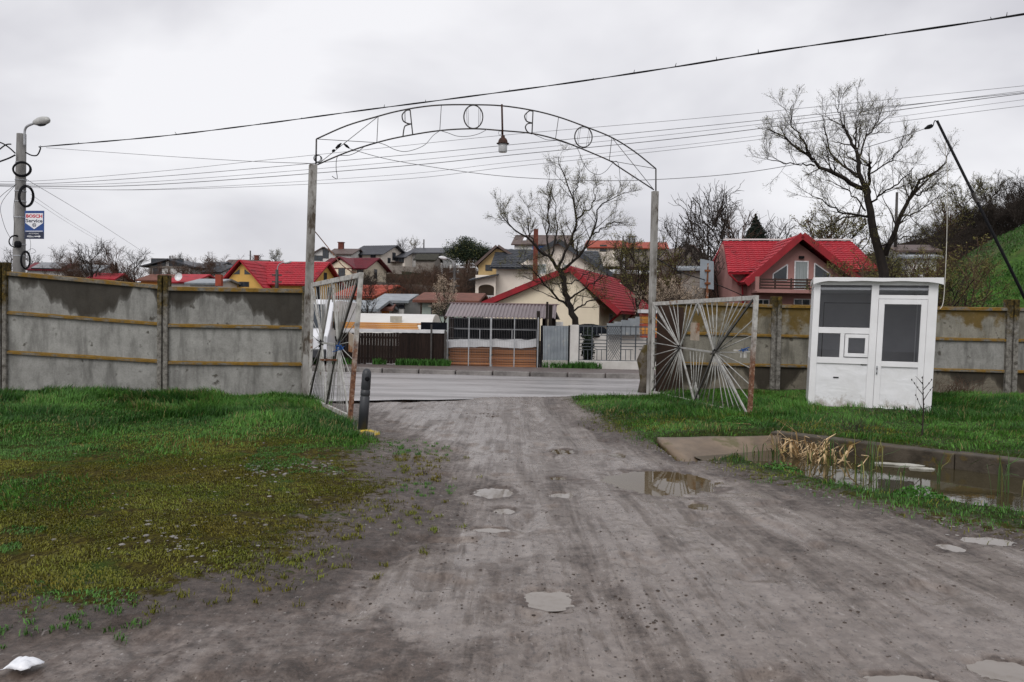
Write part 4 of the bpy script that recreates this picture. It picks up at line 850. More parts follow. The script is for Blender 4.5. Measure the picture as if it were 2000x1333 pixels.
# ================================================================ across the road
YF = 24.9
ORD = ['bottom', 'second', 'third', 'fourth', 'fifth', 'sixth', 'seventh', 'eighth', 'ninth']
def rect(b, x0, y0, x1, y1, Y, th, z0=None):
    """upright box whose front face covers the pixel rectangle at depth Y"""
    a, c = P(x0, (y0+y1)/2, Y), P(x1, (y0+y1)/2, Y); xm = (x0+x1)/2
    zt, zb = P(xm, y0, Y).z, (P(xm, y1, Y).z if z0 is None else z0)
    return b.box(((a.x+c.x)/2, Y+th/2, (zt+zb)/2), (c.x-a.x, th, zt-zb))
# picket fence
T = thing('picket_fence', 'low dark brown picket fence of close boards along the far pavement', 'fence', P(770, 716, YF))
T.location.z = .1
for i in range(36):
    x = 664+i*5.72; hgt = 650.5+rng.uniform(-.6, .6); b = MB(); g = .30 if i < 20 else .06
    rect(b, x+g, hgt, x+5.72-g*.6, 716, YF+rng.uniform(0, .012), .022, .10+rng.uniform(0, .05)); b.build('picket', MT['darkwood'], T)
for y in (658, 699): b = MB(); rect(b, 664, y, 870, y+4, YF+.045, .04); b.build('rail', MT['darkwood'], T)
for x in (842, 869): b = MB(); rect(b, x-1.6, 634 if x < 850 else 646, x+1.6, 718, YF-.06, .05, 0); b.build('fence_post', MT['iron'], T)
b = MB(); rect(b, 666, 644, 868, 650.5, YF-.03, .5); b.v = [p+Vector((0, 0, .03*math.sin(p.x*2)*.5)) for p in b.v]
b.build('cover_sheet', MT['tarp'], None, label='pale sheet laid along the top of the dark picket fence', cat='sheet')
rg = random.Random(12)
for r in range(4):
    for c in range(3):
        y1 = 644.5-r*3.6; b = MB(); L = rg.uniform(-3, 3); rect(b, 662+L, y1-3.15, 818+L*1.5, y1, YF+.05+c*.17+rg.uniform(0, .01), .15)
        if c == 0 or r == 3: b.build('timber', MT['beam'], None, label='orange timber beam, %s from the bottom%s, behind the picket fence' % (ORD[r] if r else 'first', (' at the front', ' in the middle', ' at the back')[c]), cat='timber', group='orange timber beams behind the picket fence')
# netting behind
b = MB(); rect(b, 822, 630, 873, 645, YF+.4, .02); b.build('shade_net', MT['net'], None, label='black shade net between the timber pile and the shed', cat='net')
# polytunnel
T = thing('polytunnel', 'long white half-round polytunnel behind the orange timber pile', 'polytunnel', P(770, 640, 38)); T.location.z = .1
a, c = P(682, 630, 38), P(842, 630, 36.5); z0 = .1; zt = P(760, 613, 38).z; b = MB(); n = 14; hw = 2.6
for e in (a, c):
    for i in range(n+1): t = math.pi*i/n; b.v.append(Vector((e.x, e.y+hw-hw*math.cos(t), z0+(zt-z0)*math.sin(t)**.55)))
b.f = [(i, i+1, n+1+i+1, n+1+i) for i in range(n)]+[tuple(range(n, -1, -1)), tuple(range(n+1, 2*n+2))]
b.build('cover', mat('white_film', (.66, .64, .60), (.58, .56, .52), .6, .35, .1, 3), T, smooth=False)
b = MB(); rect(b, 762, 618, 785, 630, 37.55, .03); b.build('vent_flap', mat('beige_flap', (.50, .46, .38), rough=.6, bump=0), T)
# mesh fence
T = thing('mesh_fence', 'galvanised mesh fence with five posts in front of the timber store', 'fence', P(960, 718, YF)); T.location.z = .05
for x in (873.5, 915.5, 958.5, 1004.5, 1050.5): b = MB(); w = 1.7 if x == 958.5 else 1.0; rect(b, x-w, 620.5, x+w, 722, YF+.1, .05, 0); b.build('post', MT['galv'], T)
b = MB(); x = 874.0
while x < 1050: q = P(x, 621.5, YF+.13); q2 = P(x, 716.5, YF+.13); b.bar(q, Vector((q.x, q.y, q2.z)), .004, .004); x += 3.3
for y in (622, 640, 660, 680, 700, 716): q, q2 = P(874, y, YF+.137), P(1050, y+3*0, YF+.137); b.bar(q, Vector((q2.x, q2.y, q.z)), .005, .005)
b.build('wire_mesh', MT['meshwire'], T)['kind'] = 'stuff'
b = MB(); rect(b, 874, 643, 1050, 644.4, YF+1.0, .03)
for x in (875, 937, 1000, 1048): rect(b, x-.8, 644, x+.8, 668, YF+1.0, .03)
b.build('tube_rail', MT['galv'], None, label='galvanised tube rail above the planks behind the mesh fence', cat='rail')
# planks and tarp behind the mesh
rg = random.Random(5)
for r in range(9):
    for seg in ((876, 956), (960, 1049)):
        y1 = 717-r*4.9; b = MB(); j = rg.uniform(-.8, .8); rect(b, seg[0]+rg.uniform(-1, 2), y1-4.4+j, seg[1]+rg.uniform(-2, 1), y1+j*.5, YF+.30+rg.uniform(0, .07), .35)
        b.build('plank', MT['plank'], None, label='reddish sawn plank, %s from the bottom in the %s stack behind the mesh fence' % (ORD[r] if r else 'first', 'left' if seg[0] < 900 else 'right'), cat='plank', group='planks stacked behind the mesh fence')
b = MB(); n = 26
for j, (dy, dz) in enumerate(((YF+.26, 1), (YF+.27, 0), (YF+.8, -.2))):
    for i in range(n+1):
        x = 872+180*i/n; y = (679 if j == 0 else 667 if j == 1 else 663)+2.6*float(fbm(np.array([i*.35]), np.array([j*.7]), 6, 3)[0]-.5)*2; b.v.append(P(x, y, dy))
b.f = [(j*(n+1)+i, j*(n+1)+i+1, (j+1)*(n+1)+i+1, (j+1)*(n+1)+i) for j in range(2) for i in range(n)]
o = b.build('tarpaulin', MT['tarp'], None, label='crumpled white tarpaulin over the planks behind the mesh fence', cat='tarpaulin'); so_ = o.modifiers.new('s', 'SOLIDIFY'); so_.thickness = .02
b = MB(); rect(b, 876, 622, 1050, 664, YF+3.4, .03); b.build('shade_net', MT['net'], None, label='dark net wall at the back of the timber store', cat='net')
# timber store roof
T = thing('timber_shed', 'open timber shed with a brown corrugated roof behind the mesh fence', 'shed', P(960, 716, YF+2)); T.location.z = .05
e0, e1s = P(868, 622, YF+.6), P(1058, 620, YF+.6); r0_, r1_ = P(850, 600, YF+4.6), P(1088, 595, YF+4.6); zr = P(970, 595, YF+4.6).z; ze = P(970, 621, YF+.6).z
e0.z = e1s.z = ze; r0_.z = r1_.z = zr; r0_.x = e0.x-.1; r1_.x = P(1088, 595, YF+4.6).x; e1s.x = r1_.x-.25
def corr(name, m, parent, a, b_, c, d, n, amp):
    """corrugated sheet a-b (eave) to d-c (ridge), ribs run up the slope"""
    g = MB(); nrm = (b_-a).cross(d-a).normalized()
    if nrm.z < 0: nrm = -nrm
    for i in range(n+1):
        s = i/n; o_ = nrm*(amp if i % 4 in (1, 2) else 0); g.v += [a.lerp(b_, s)+o_, d.lerp(c, s)+o_]
    g.f = [(2*i, 2*i+2, 2*i+3, 2*i+1) for i in range(n)]
    o = g.build(name, m, parent); o.modifiers.new('s', 'SOLIDIFY').thickness = .012; return o
corr('roof_sheet', MT['purple'], T, e0, e1s, r1_, r0_, 120, .035)
bk = 4.0; corr('roof_sheet', MT['purple'], T, r0_+Vector((0, bk, -(zr-ze))), r1_+Vector((0, bk, -(zr-ze))), r1_, r0_, 120, .035)
MB().bar(r0_+Vector((-.05, 0, .03)), r1_+Vector((.05, 0, .03)), .22, .04).build('ridge_cap', MT['purple'], T)
g = MB(); x = r1_.x-.1; g.prism([Vector((x, e1s.y+.1, ze-.03)), Vector((x, r1_.y, zr-.05)), Vector((x, r1_.y+bk-.1, ze-.03))], (-.04, 0, 0)); g.build('gable_board', MT['darkwood'], T)
for x in (e0.x+.2, r1_.x-.3):
    for y in (e0.y+.2, r1_.y+bk-.3): MB().box((x, y, ze/2), (.14, .14, ze)).build('post', MT['darkwood'], T)
for x in (1051.5, 1066, 1071, 1074): b = MB(); t0, t1 = P(x, 650, YF+.2), P(x+(3 if x > 1060 else 0), (608 if x < 1060 else 590 if x < 1068 else 596), YF+.25); MB().tube([Vector((t0.x, t0.y, .05)), t1], .05 if x < 1060 else .035, 7).build('log_stake', MT['bark'], None, label='dark upright log stake by the sheet gate, %s from the left of four' % {1051.5: 'first', 1066: 'second', 1071: 'third', 1074: 'fourth'}[x], cat='stake', group='log stakes by the sheet gate')
# corrugated sheet gate
T = thing('sheet_gate', 'narrow grey corrugated sheet gate with a bent foot panel', 'gate', P(1086, 722, YF+.05)); T.location.z = .05
a, b_ = P(1060.5, 704, YF+.05), P(1109, 704, YF+.05); c, d = P(1110, 637, YF+.05), P(1060.5, 637, YF+.05); g = MB(); n = 40
for i in range(n+1): s = i/n; o_ = Vector((0, -.025 if i % 5 in (1, 2) else 0, 0)); g.v += [a.lerp(b_, s)+o_, d.lerp(c, s)+o_]
g.f = [(2*i, 2*i+2, 2*i+3, 2*i+1) for i in range(n)]; g.build('sheet', MT['zinc'], T)
for r in range(3): b = MB(); rect(b, 1059+r*.5, 704+r*5, 1109-r*.3, 709.5+r*5, YF+.03-r*.02, .03); b.build('foot_strip', mat('pale_strip', (.40, .39, .35), (.28, .27, .24), 4, .6, .2) if r == 0 else bpy.data.materials['pale_strip'], T, bevel=.01)
for x in (1057, 1111): b = MB(); rect(b, x-1.5, 636, x+1.5, 722, YF+.1, .06, 0); b.build('post', MT['cable'], T)
# white wall with grille
T = thing('garden_wall', 'white rendered garden wall with a grey geometric grille, right of the sheet gate', 'wall', P(1190, 727, YF)); T.location.z = 0
b = MB(); rect(b, 1113.5, 635, 1130, 728, YF-.12, .3, 0); b.build('pillar', MT['plaster_white'], T, bevel=.01)
b = MB(); rect(b, 1130, 706, 1300, 728, YF-.05, .2, 0); b.build('base_wall', MT['plaster_white'], T, bevel=.01)
def gb(x0, y0, x1, y1, w=1.9):
    b = MB(); a, c = P(x0, y0, YF+.05), P(x1, y1, YF+.05)
    if x0 == x1: c.x = a.x
    if y0 == y1: c.z = a.z
    b.bar(a, c, w*YF/F, .03, (0, 1, 0)) if False else b.bar(a, c, .03, w*YF/F) if y0 == y1 else b.bar(a, c, w*YF/F, .03, (0, 1, 0)); b.build('grille_bar', MT['grille'], T)
for y in (637, 704): gb(1130, y, 1300, y, 2.4)
for x in (1131.5, 1157, 1186, 1213.5, 1242, 1268): gb(x, 637, x, 704, 2.2)
for y in (664, 671, 677): gb(1131, y, 1186, y, 1.6); gb(1213, y, 1300, y, 1.6)
for x0, x1 in ((1140, 1140), (1148, 1148), (1166, 1166), (1175, 1175), (1222, 1222), (1232, 1232), (1252, 1252), (1260, 1260)): gb(x0, 637, x0, 655, 1.2); gb(x0, 683, x0, 704, 1.2)
for y in (655, 683): gb(1131, y, 1157, y, 1.4); gb(1163, y, 1186, y, 1.4); gb(1213, y, 1236, y, 1.4); gb(1248, y, 1268, y, 1.4)
for i in range(-5, 9):     # diamond lattice
    for s in (1, -1):
        x0 = 1187+i*4.4; 
        for y0 in (638,):
            pts = []
            for t in range(0, 67, 1):
                x = (x0 if s > 0 else 1213-(x0-1187))+s*t*.62; y = 638+t
                if 1187 <= x <= 1213: pts.append((x, y))
            if len(pts) > 4: gb(pts[0][0], pts[0][1], pts[-1][0], pts[-1][1], .9)
# things in the garden behind
b = MB()
for i in range(5): rect(b, 1186+i*14, 632-i*3.2, 1201+i*14, 654, YF+2.7+i*.02, .2)
b.build('stepped_wall', MT['zinc'], None, label='grey stepped wall rising to the right behind the white grille', cat='wall')
b = MB(); rect(b, 1072, 629, 1100, 634.5, YF+1.2, .3, 1.3); b.build('pale_box', MT['offwhite'], None, label='long pale box above the sheet gate', cat='box')
b = MB(); rect(b, 1132, 653, 1262, 716, YF+3.0, .2, 0); b.build('house_plinth', MT['plaster_white'], None, label='white low wall behind the grille', cat='wall')
for i in range(7): 
    b = MB(); rect(b, 1254+rng.uniform(-.4, .4), 612+i*7, 1290, 618.4+i*7, YF+1.2, .5); b.build('tile_pallet', MT['beam'] if i % 3 else MT['orangeroof'], None, label='orange layer, %s from the top, of the pile beside the right gate post' % (ORD[i] if i else 'first'), cat='pallet', group='orange stacked layers by the right gate post', bevel=.01)
b = MB(); rect(b, 1252, 605, 1291, 612, YF+1.1, .7); b.build('pile_cover', MT['tarp'], None, label='pale cover on top of the orange stacked pile', cat='cover')
# dark arched tarp behind sheet gate
b = MB(); b.lathe([(.7, 0), (.66, .2), (.45, .36), (.15, .42)], P(1150, 640, YF+3.6)-Vector((0, 0, .3)), 14); b.build('covered_heap', MT['net'], None, label='dark covered heap under the big willow', cat='heap', smooth=True)
# traffic sign seen from the back
T = thing('road_sign', 'back of a grey rectangular road sign on a rusty post, above the right gate leaf', 'road sign', P(1382, 700, 21)); T.location.z = .0
q = P(1383.5, 515, 21.2); MB().tube([Vector((q.x-.04, q.y, -.05)), q], .035, 8).build('post', MT['rust'], T, smooth=True)
b = MB(); b.prism([P(1368, 506, 21.28), P(1394, 511, 21.1), P(1394, 566, 21.1), P(1367, 562, 21.28)], (0, .02, 0)); b.build('plate', mat('sign_back_grey', (.24, .27, .30), (.19, .215, .24), 2, .4, 0), T)
for y in (527, 552): b = MB(); rect(b, 1377, y, 1390, y+4, 21.14, .06); b.build('clamp', MT['rust'], T)
# street cable dropping behind the right gate leaf
cable([(1283, 505, 17.9), (1330, 532, 20), (1390, 552, 21.5), (1452, 578, 22.5)], .012, 'dark cable sagging past the back of the road sign')
# van seen through the left leaf
T = thing('van', 'white van parked across the road, seen through the left gate leaf', 'van', P(630, 722, 24.0)); T.location.z = .004
vx = P(640, 700, 24).x
def vb(name, prof, x0, w, m, parent=None, bevel=.03): b = MB(); b.prism([Vector((x0, 24+y, z)) for y, z in prof], (w, 0, 0)); return b.build(name, MT[m], parent or T, bevel=bevel)
front = [(-.1, .32), (4.9, .35), (4.9, 1.98), (1.35, 2.0), (.75, 1.9), (.25, 1.15), (-.08, .92)]
vb('body', front, vx-1.75, 1.75, 'vanpaint'); 
b = MB(); b.hexa([Vector((vx-1.6, 24.22, 1.18)), Vector((vx-.15, 24.22, 1.18)), Vector((vx-.15, 24.26, 1.18)), Vector((vx-1.6, 24.26, 1.18)), Vector((vx-1.5, 24.66, 1.85)), Vector((vx-.25, 24.66, 1.85)), Vector((vx-.25, 24.70, 1.85)), Vector((vx-1.5, 24.70, 1.85))]); b.build('windscreen', MT['glassdark'], T)
b = MB(); b.box((vx-.87, 23.9, .78), (.9, .06, .22)); b.build('grille', MT['cable'], T)
for s in (-1.6, -.15): b = MB(); b.box((vx+s, 23.93, .85), (.24, .1, .2)); b.build('headlight', MT['glasslamp'], T, bevel=.02)
b = MB(); b.box((vx-.87, 23.87, .45), (1.7, .12, .25)); b.build('bumper', MT['bollard'], T, bevel=.03)
b = MB(); b.box((vx+.005, 25.0, 1.4), (.02, .8, .5)); b.build('side_window', MT['glassdark'], T)
for x in (-1.66, -.12):
    for y in (24.75, 27.9): w_ = MB().lathe([(.2, -.1), (.32, -.1), (.34, -.05), (.34, .05), (.32, .1), (.2, .1)], (vx+x, y, .34), 18, Matrix.Rotation(R(90), 3, 'Y')).build('wheel', MT['tyre'], T); r_ = MB().lathe([(.02, -.105), (.2, -.09), (.2, .09), (.02, .105)], (vx+x, y, .34), 14, Matrix.Rotation(R(90), 3, 'Y')).build('rim', MT['galv'], T); r_.parent = w_
b = MB(); b.box((vx+.15, 24.5, 1.25), (.16, .08, .28)); b.build('mirror', MT['cable'], T, bevel=.02)
# potted evergreen behind grille handled with the shrubs
# ================================================================ houses
def wallbox(T, W, D, Hh, ridge, axis, m, y0=0, name='wall'):
    b = MB()
    if axis == 'y': b.prism([(-W/2, y0, -1.5), (W/2, y0, -1.5), (W/2, y0, Hh), (0, y0, ridge), (-W/2, y0, Hh)], (0, D, 0))
    else: b.prism([(-W/2, y0, -1.5), (-W/2, y0+D, -1.5), (-W/2, y0+D, Hh), (-W/2, y0+D/2, ridge), (-W/2, y0, Hh)], (W, 0, 0))
    return b.build(name, MT[m], T, local=True)
def slope(T, a, b_, c, d, m, rows=0, th=.12, name='roof', parent=None):
    """roof plane: a-b eave (left to right), c-d ridge (right to left); stepped rows like metal tiles"""
    a, b_, c, d = [Vector(p) for p in (a, b_, c, d)]; g = MB(); n = (b_-a).cross(d-a).normalized()
    if n.z < 0: n = -n
    if rows:
        L_ = (b_-a).length; nc = max(8, int(L_/.42)*4); st = th*.22
        def row(s, off):
            l0, r0q = a.lerp(d, s), b_.lerp(c, s); g.v.extend(l0.lerp(r0q, e/nc)+n*(off+(.028 if e % 4 in (1, 2) else 0)) for e in range(nc+1))
        for i in range(rows): row(i/rows, th*.6+st); row((i+1)/rows, th*.6)
        w = nc+1; g.f += [(r_*w+e, r_*w+e+1, (r_+1)*w+e+1, (r_+1)*w+e) for r_ in range(2*rows-1) for e in range(nc)]
        g.hexa([a, b_, c, d, a+n*th*.55, b_+n*th*.55, c+n*th*.55, d+n*th*.55])
    else: g.hexa([a, b_, c, d, a+n*th, b_+n*th, c+n*th, d+n*th])
    return g.build(name, MT[m] if isinstance(m, str) else m, T, local=True)
def gable_roof(T, W, D, Hh, ridge, axis, m, ov=.4, rows=0, th=.14, y0=0):
    if axis == 'y':
        sl_ = (ridge-Hh)/(W/2); e = Hh-sl_*ov; w = W/2+ov
        slope(T, (-w, y0+D+ov, e), (-w, y0-ov, e), (0, y0-ov, ridge), (0, y0+D+ov, ridge), m, rows, th); slope(T, (w, y0-ov, e), (w, y0+D+ov, e), (0, y0+D+ov, ridge), (0, y0-ov, ridge), m, rows, th)
    else:
        sl_ = (ridge-Hh)/(D/2); e = Hh-sl_*ov; w = W/2+ov; yc = y0+D/2
        slope(T, (-w, y0-ov, e), (w, y0-ov, e), (w, yc, ridge), (-w, yc, ridge), m, rows, th); slope(T, (w, y0+D+ov, e), (-w, y0+D+ov, e), (-w, yc, ridge), (w, yc, ridge), m, rows, th)
def win(T, x, z, w, h, face='front', off=0.0, frame='frame', glass='glassdark', bars=1, name='window'):
    """window on the front (y=off), right (x=off) or left wall; x is along the wall"""
    def q(a, d, zz): return (a, off-d, zz) if face == 'front' else ((off+d, a, zz) if face == 'right' else (off-d, a, zz))
    def bx(b, a0, a1, d0, d1, z0, z1):
        p = [q(a0, d0, z0), q(a1, d0, z0), q(a1, d1, z0), q(a0, d1, z0), q(a0, d0, z1), q(a1, d0, z1), q(a1, d1, z1), q(a0, d1, z1)]; b.hexa([Vector(e) for e in p])
    t = max(.05, min(w, h)*.08); b = MB()
    bx(b, x-w/2, x+w/2, -.05, .05, z, z+t); bx(b, x-w/2, x+w/2, -.05, .05, z+h-t, z+h); bx(b, x-w/2, x-w/2+t, -.05, .05, z+t, z+h-t); bx(b, x+w/2-t, x+w/2, -.05, .05, z+t, z+h-t)
    for i in range(bars): c = x-w/2+w*(i+1)/(bars+1); bx(b, c-t/2, c+t/2, -.04, .045, z+t, z+h-t)
    o = b.build(name, MT[frame], T, local=True)
    b = MB(); bx(b, x-w/2+t*.6, x+w/2-t*.6, -.03, .025, z+t*.6, z+h-t*.6); b.build('pane', MT[glass], o, local=True)
    return o
def house(name, label, px, py, Y, yaw, W, D, Hh, ridge, axis, wall, roof, ov=.4, rows=0, cat='house', zb=None):
    p = P(px, py, Y); T = thing(name, label, cat, p, R(yaw))
    wallbox(T, W, D, Hh, ridge-.02, axis, wall); gable_roof(T, W, D, Hh, ridge, axis, roof, ov, rows); return T
def chimney(T, x, y, z0, z1, w=.5, m='brick'):
    b = MB(); b.box((x, y, (z0+z1)/2), (w, w, z1-z0)); b.box((x, y, z1+.06), (w*1.25, w*1.25, .12)); return b.build('chimney', MT[m], T, local=True)
def pm(n, Y): return n*Y/F
# pink house, right ------------------------------------------------
Y0 = 55.0; s = Y0/F; zg = P(1575, 618, Y0).z
def H2(px, py, Y=Y0, T=None): return P(px, py, Y)
base = P(1570, 640, Y0); base.z = .6
T = thing('house', 'dusty pink house with a bright red tiled roof and gabled balcony, right of the gate', 'house', base, R(-3))
def lz(py, px=1554): return P(px, py, Y0).z-base.z
def lx(px): return (px-1570)*s
zr, ze, za = lz(461), lz(532), lz(463)
b = MB(); b.prism([(lx(1437), 1.2, -2), (lx(1437), 9.4, -2), (lx(1437), 9.4, ze), (lx(1437), 5.3, zr-.15), (lx(1437), 1.2, ze)], (lx(1702)-lx(1437), 0, 0)); b.build('wall', MT['pink'], T, local=True)
slope(T, (lx(1423), .3, lz(538)), (lx(1716), .3, lz(527)), (lx(1710), 5.3, zr+.05), (lx(1441), 5.3, zr-.05), 'red', 15, .22); slope(T, (lx(1716), 10.2, ze-.4), (lx(1423), 10.2, ze-.4), (lx(1441), 5.3, zr-.05), (lx(1710), 5.3, zr+.05), 'red', 0, .2)
MB().bar((lx(1441), 5.3, zr+.2), (lx(1712), 5.3, zr+.3), .3, .1).build('ridge_cap', MT['offwhite'], T, local=True)
gx = lx(1555); gz = lz(480)
b = MB(); b.prism([(lx(1466), 0, -2), (lx(1650), 0, -2), (lx(1650), 0, lz(545)), (gx, 0, lz(474)), (lx(1466), 0, lz(550))], (0, 5.0, 0)); b.build('gable_wall', MT['pink'], T, local=True)
slope(T, (lx(1450), 5.0, lz(558)), (lx(1450), -.9, lz(558)), (gx, -.9, za), (gx, 5.0, za), 'red', 12, .22, 'gable_roof'); slope(T, (lx(1662), -.9, lz(546)), (lx(1662), 5.0, lz(546)), (gx, 5.0, za), (gx, -.9, za), 'red', 12, .22, 'gable_roof')
for ex, ey in ((1450, 558), (1662, 546)): MB().bar((lx(ex), -.95, lz(ey)+.02), (gx, -.95, za+.04), .06, .42, (0, 0, 1)).build('barge_board', MT['crimson'], T, local=True)
win(T, lx(1562), lz(567), pm(27, Y0), pm(57, Y0), 'front', 0, glass='curtain', bars=0, name='balcony_door')
def tri(pts):
    pp = [(lx(x), -.03, lz(y)) for x, y in pts]; b = MB(); n = len(pp)
    for i in range(n): b.bar(pp[i], pp[(i+1) % n], .07, .07)
    o = b.build('window', MT['frame'], T, local=True); b = MB(); b.prism(pp, (0, .04, 0)); b.build('pane', MT['glassdark'], o, local=True)
tri([(1508, 548), (1535, 548), (1535, 517), (1508, 536)]); tri([(1587, 545), (1616, 545), (1616, 534), (1587, 514)])
b = MB(); b.box((lx(1561), -.1, lz(503)), (.3, .2, .16)); b.build('wall_lamp', MT['cable'], T, local=True)
b = MB(); b.box((lx(1530), -.75, lz(571)), (pm(126, Y0), 1.5, .22)); b.build('balcony_floor', MT['pink'], T, local=True)
for x in (1468,): b = MB(); b.box((lx(x), -1.4, lz(558)), (.22, .22, pm(28, Y0))); b.build('balcony_pillar', MT['pink'], T, local=True)
for y in (549, 554.5, 560, 565.5): b = MB(); b.box((lx(1532), -1.42, lz(y)), (pm(120, Y0), .05, .10)); b.build('railing_board', MT['trim'], T, local=True)
for x in (1473, 1502, 1532, 1562, 1590): b = MB(); b.box((lx(x), -1.38, lz(558)), (.09, .06, pm(24, Y0))); b.build('railing_post', MT['trim'], T, local=True)
win(T, lx(1565), lz(600), pm(32, Y0), pm(16, Y0), 'front', 0, bars=1); win(T, lx(1490), lz(602), pm(24, Y0), pm(16, Y0), 'front', 0, bars=1)
MB().tube([(lx(1425), .2, lz(538)), (lx(1441), .3, lz(552)), (lx(1455), .9, lz(556)), (lx(1458), .95, lz(600))], .06, 6).build('drainpipe', MT['crimson'], T, local=True)
# big cream house with charcoal roof -----------------------------------
Y0 = 70.0; s = Y0/F; base = P(1060, 610, Y0); base.z = 1.0
T = thing('house', 'large cream house with charcoal tile roofs and an arched porch, behind the willow', 'house', base, 0)
def lz(py, px=1060): return P(px, py, Y0).z-base.z
def lx(px): return (px-1060)*s
b = MB(); b.prism([(lx(968), 0, -2), (lx(1182), 0, -2), (lx(1182), 0, lz(529)), (lx(1086), 0, lz(474)), (lx(1010), 0, lz(520)), (lx(968), 0, lz(520))], (0, 8, 0)); b.build('wall', MT['cream'], T, local=True)
gx = lx(1086); za = lz(471)
slope(T, (lx(1192), -.5, lz(535)), (lx(1192), 8.5, lz(535)), (gx, 8.5, za), (gx, -.5, za), 'slate', 0, .2); slope(T, (lx(1030), 8.5, lz(507)), (lx(1030), -.5, lz(507)), (gx, -.5, za), (gx, 8.5, za), 'slate', 0, .2)
slope(T, (lx(956), -.7, lz(528)), (lx(1046), -.7, lz(528)), (lx(1080), 4.2, lz(483)), (lx(966), 4.2, lz(483)), 'slate', 12, .2); slope(T, (lx(1100), 1.2, lz(518)), (lx(1181), 1.2, lz(525)), (lx(1178), 5.2, lz(482)), (lx(1100), 5.2, lz(482)), 'slate', 10, .2)
for a, c in (((1192, 535), (1086, 471)), ((1030, 507), (1086, 471))): MB().bar((lx(a[0]), -.55, lz(a[1])-.05), (lx(c[0]), -.55, lz(c[1])-.05), .08, .3).build('barge_board', MT['slate'], T, local=True)
b = MB(); b.prism([(lx(930), 3.2, -2), (lx(1000), 3.2, -2), (lx(1000), 3.2, lz(495)), (lx(967), 3.2, lz(481)), (lx(930), 3.2, lz(516))], (0, 6, 0)); b.build('yellow_gable', MT['palebuff'], T, local=True)
slope(T, (lx(926), 9.5, lz(518)), (lx(926), 2.7, lz(518)), (lx(968), 2.7, lz(478)), (lx(968), 9.5, lz(478)), 'brownroof', 0, .2); slope(T, (lx(1010), 2.7, lz(506)), (lx(1010), 9.5, lz(506)), (lx(968), 9.5, lz(478)), (lx(968), 2.7, lz(478)), 'brownroof', 0, .2)
win(T, lx(951), lz(527), pm(14, Y0), pm(12, Y0), 'front', 3.2, 'darkframe'); win(T, lx(1057), lz(535), pm(16, Y0), pm(19, Y0), 'front', 0, glass='curtain'); win(T, lx(1106), lz(535), pm(16, Y0), pm(19, Y0), 'front', 0, glass='curtain')
b = MB(); b.box((lx(1010), -.02, lz(565)), (pm(9, Y0), .06, pm(6, Y0))); b.build('vent', MT['trim'], T, local=True)
# arched porch
b = MB(); x0, x1 = lx(929), lx(968); ax0, ax1 = lx(935), lx(965); zt = lz(541); zs = lz(566); 
arc = [((ax0+ax1)/2-(ax1-ax0)/2*math.cos(math.pi*i/10), zs+(lz(559)-zs)*math.sin(math.pi*i/10)) for i in range(11)]
for i in range(10): b.prism([(arc[i][0], -1.2, arc[i][1]), (arc[i+1][0], -1.2, arc[i+1][1]), (arc[i+1][0], -1.2, zt), (arc[i][0], -1.2, zt)], (0, .3, 0))
b.box(((x0+ax0)/2, -1.05, (zt-2)/2), (ax0-x0, .3, zt+2)); b.box(((x1+ax1)/2, -1.05, (zt-2)/2), (x1-ax1, .3, zt+2)); b.box((lx(950), -1.05, (lz(592)-2)/2), (ax1-ax0, .3, lz(592)+2))
b.build('porch_front', MT['cream'], T, local=True)
b = MB(); b.box((x0+.1, 1, (zt-2)/2), (.2, 3.8, zt+2)); b.box((lx(950), 2.8, (zt-2)/2), (x1-x0-.3, .2, zt+2)); b.box((lx(950), 1, lz(592)), (x1-x0-.3, 3.6, .1)); b.build('porch_inner', MT['cream'], T, local=True)
for i in range(7): MB().lathe([(.05, 0), (.08, .15), (.04, .3), (.06, .42)], (lx(937+i*4.4), -1.0, lz(592)), 7).build('baluster', MT['frame'], T, local=True)
b = MB(); b.box((lx(950), -1.0, lz(581)), (ax1-ax0, .14, .1)); b.build('balustrade_rail', MT['frame'], T, local=True)
slope(T, (lx(917), -1.8, lz(553)), (lx(973), -1.8, lz(541)), (lx(973), 3, lz(535)), (lx(920), 3, lz(545)), 'slate', 0, .1, 'porch_roof')
q = P(1045, 560, 52); ch = MB(); ch.box((q.x, 60, 4), (.28, .28, 2)); qz = P(1045, 448, 60).z; q = P(1045, 550, 60)
MB().box((q.x, 60, (qz+1)/2), (.32, .32, qz-1)).build('chimney_stack', MT['brick'], None, label='tall rusty red chimney stack between the two cream houses', cat='chimney')
# front cream house with red roof ----------------------------------------
Y0 = 44.0; s = Y0/F; base = P(1075, 640, Y0); base.z = .25; yw = R(-17)
T = thing('house', 'low cream house with a deep red roof directly behind the willow trunk', 'house', base, yw)
ap = P(1116, 524, Y0); le = P(957, 592, Y0); re_ = P(1175, 598, Y0); im = wm(T).inverted()
def onfront(px, py):      # pixel on the house's own front plane
    n = wm(T).to_3x3() @ Vector((0, 1, 0)); d = ray(px, py); p = C0+d*((base-C0).dot(n)/d.dot(n)); return im @ p
a_, l_, r_ = onfront(1116, 525), onfront(957, 592), onfront(1178, 598); Dp = 15.0
b = MB(); b.prism([(l_.x+.3, 0, -1.5), (r_.x-.2, 0, -1.5), (r_.x-.2, 0, r_.z), (a_.x, 0, a_.z-.1), (l_.x+.3, 0, l_.z)], (0, Dp, 0)); b.build('wall', MT['cream2'], T, local=True)
slope(T, (l_.x-.3, Dp, l_.z-.1), (l_.x-.3, -.35, l_.z-.1), (a_.x, -.35, a_.z), (a_.x, Dp, a_.z), 'crimson', 0, .16)
ro = r_.x+.9; rz = r_.z-.35
slope(T, (ro, -.35, rz), (ro, Dp+.5, rz), (a_.x, Dp-3.5, a_.z), (a_.x, -.35, a_.z), 'crimson', 14, .16)
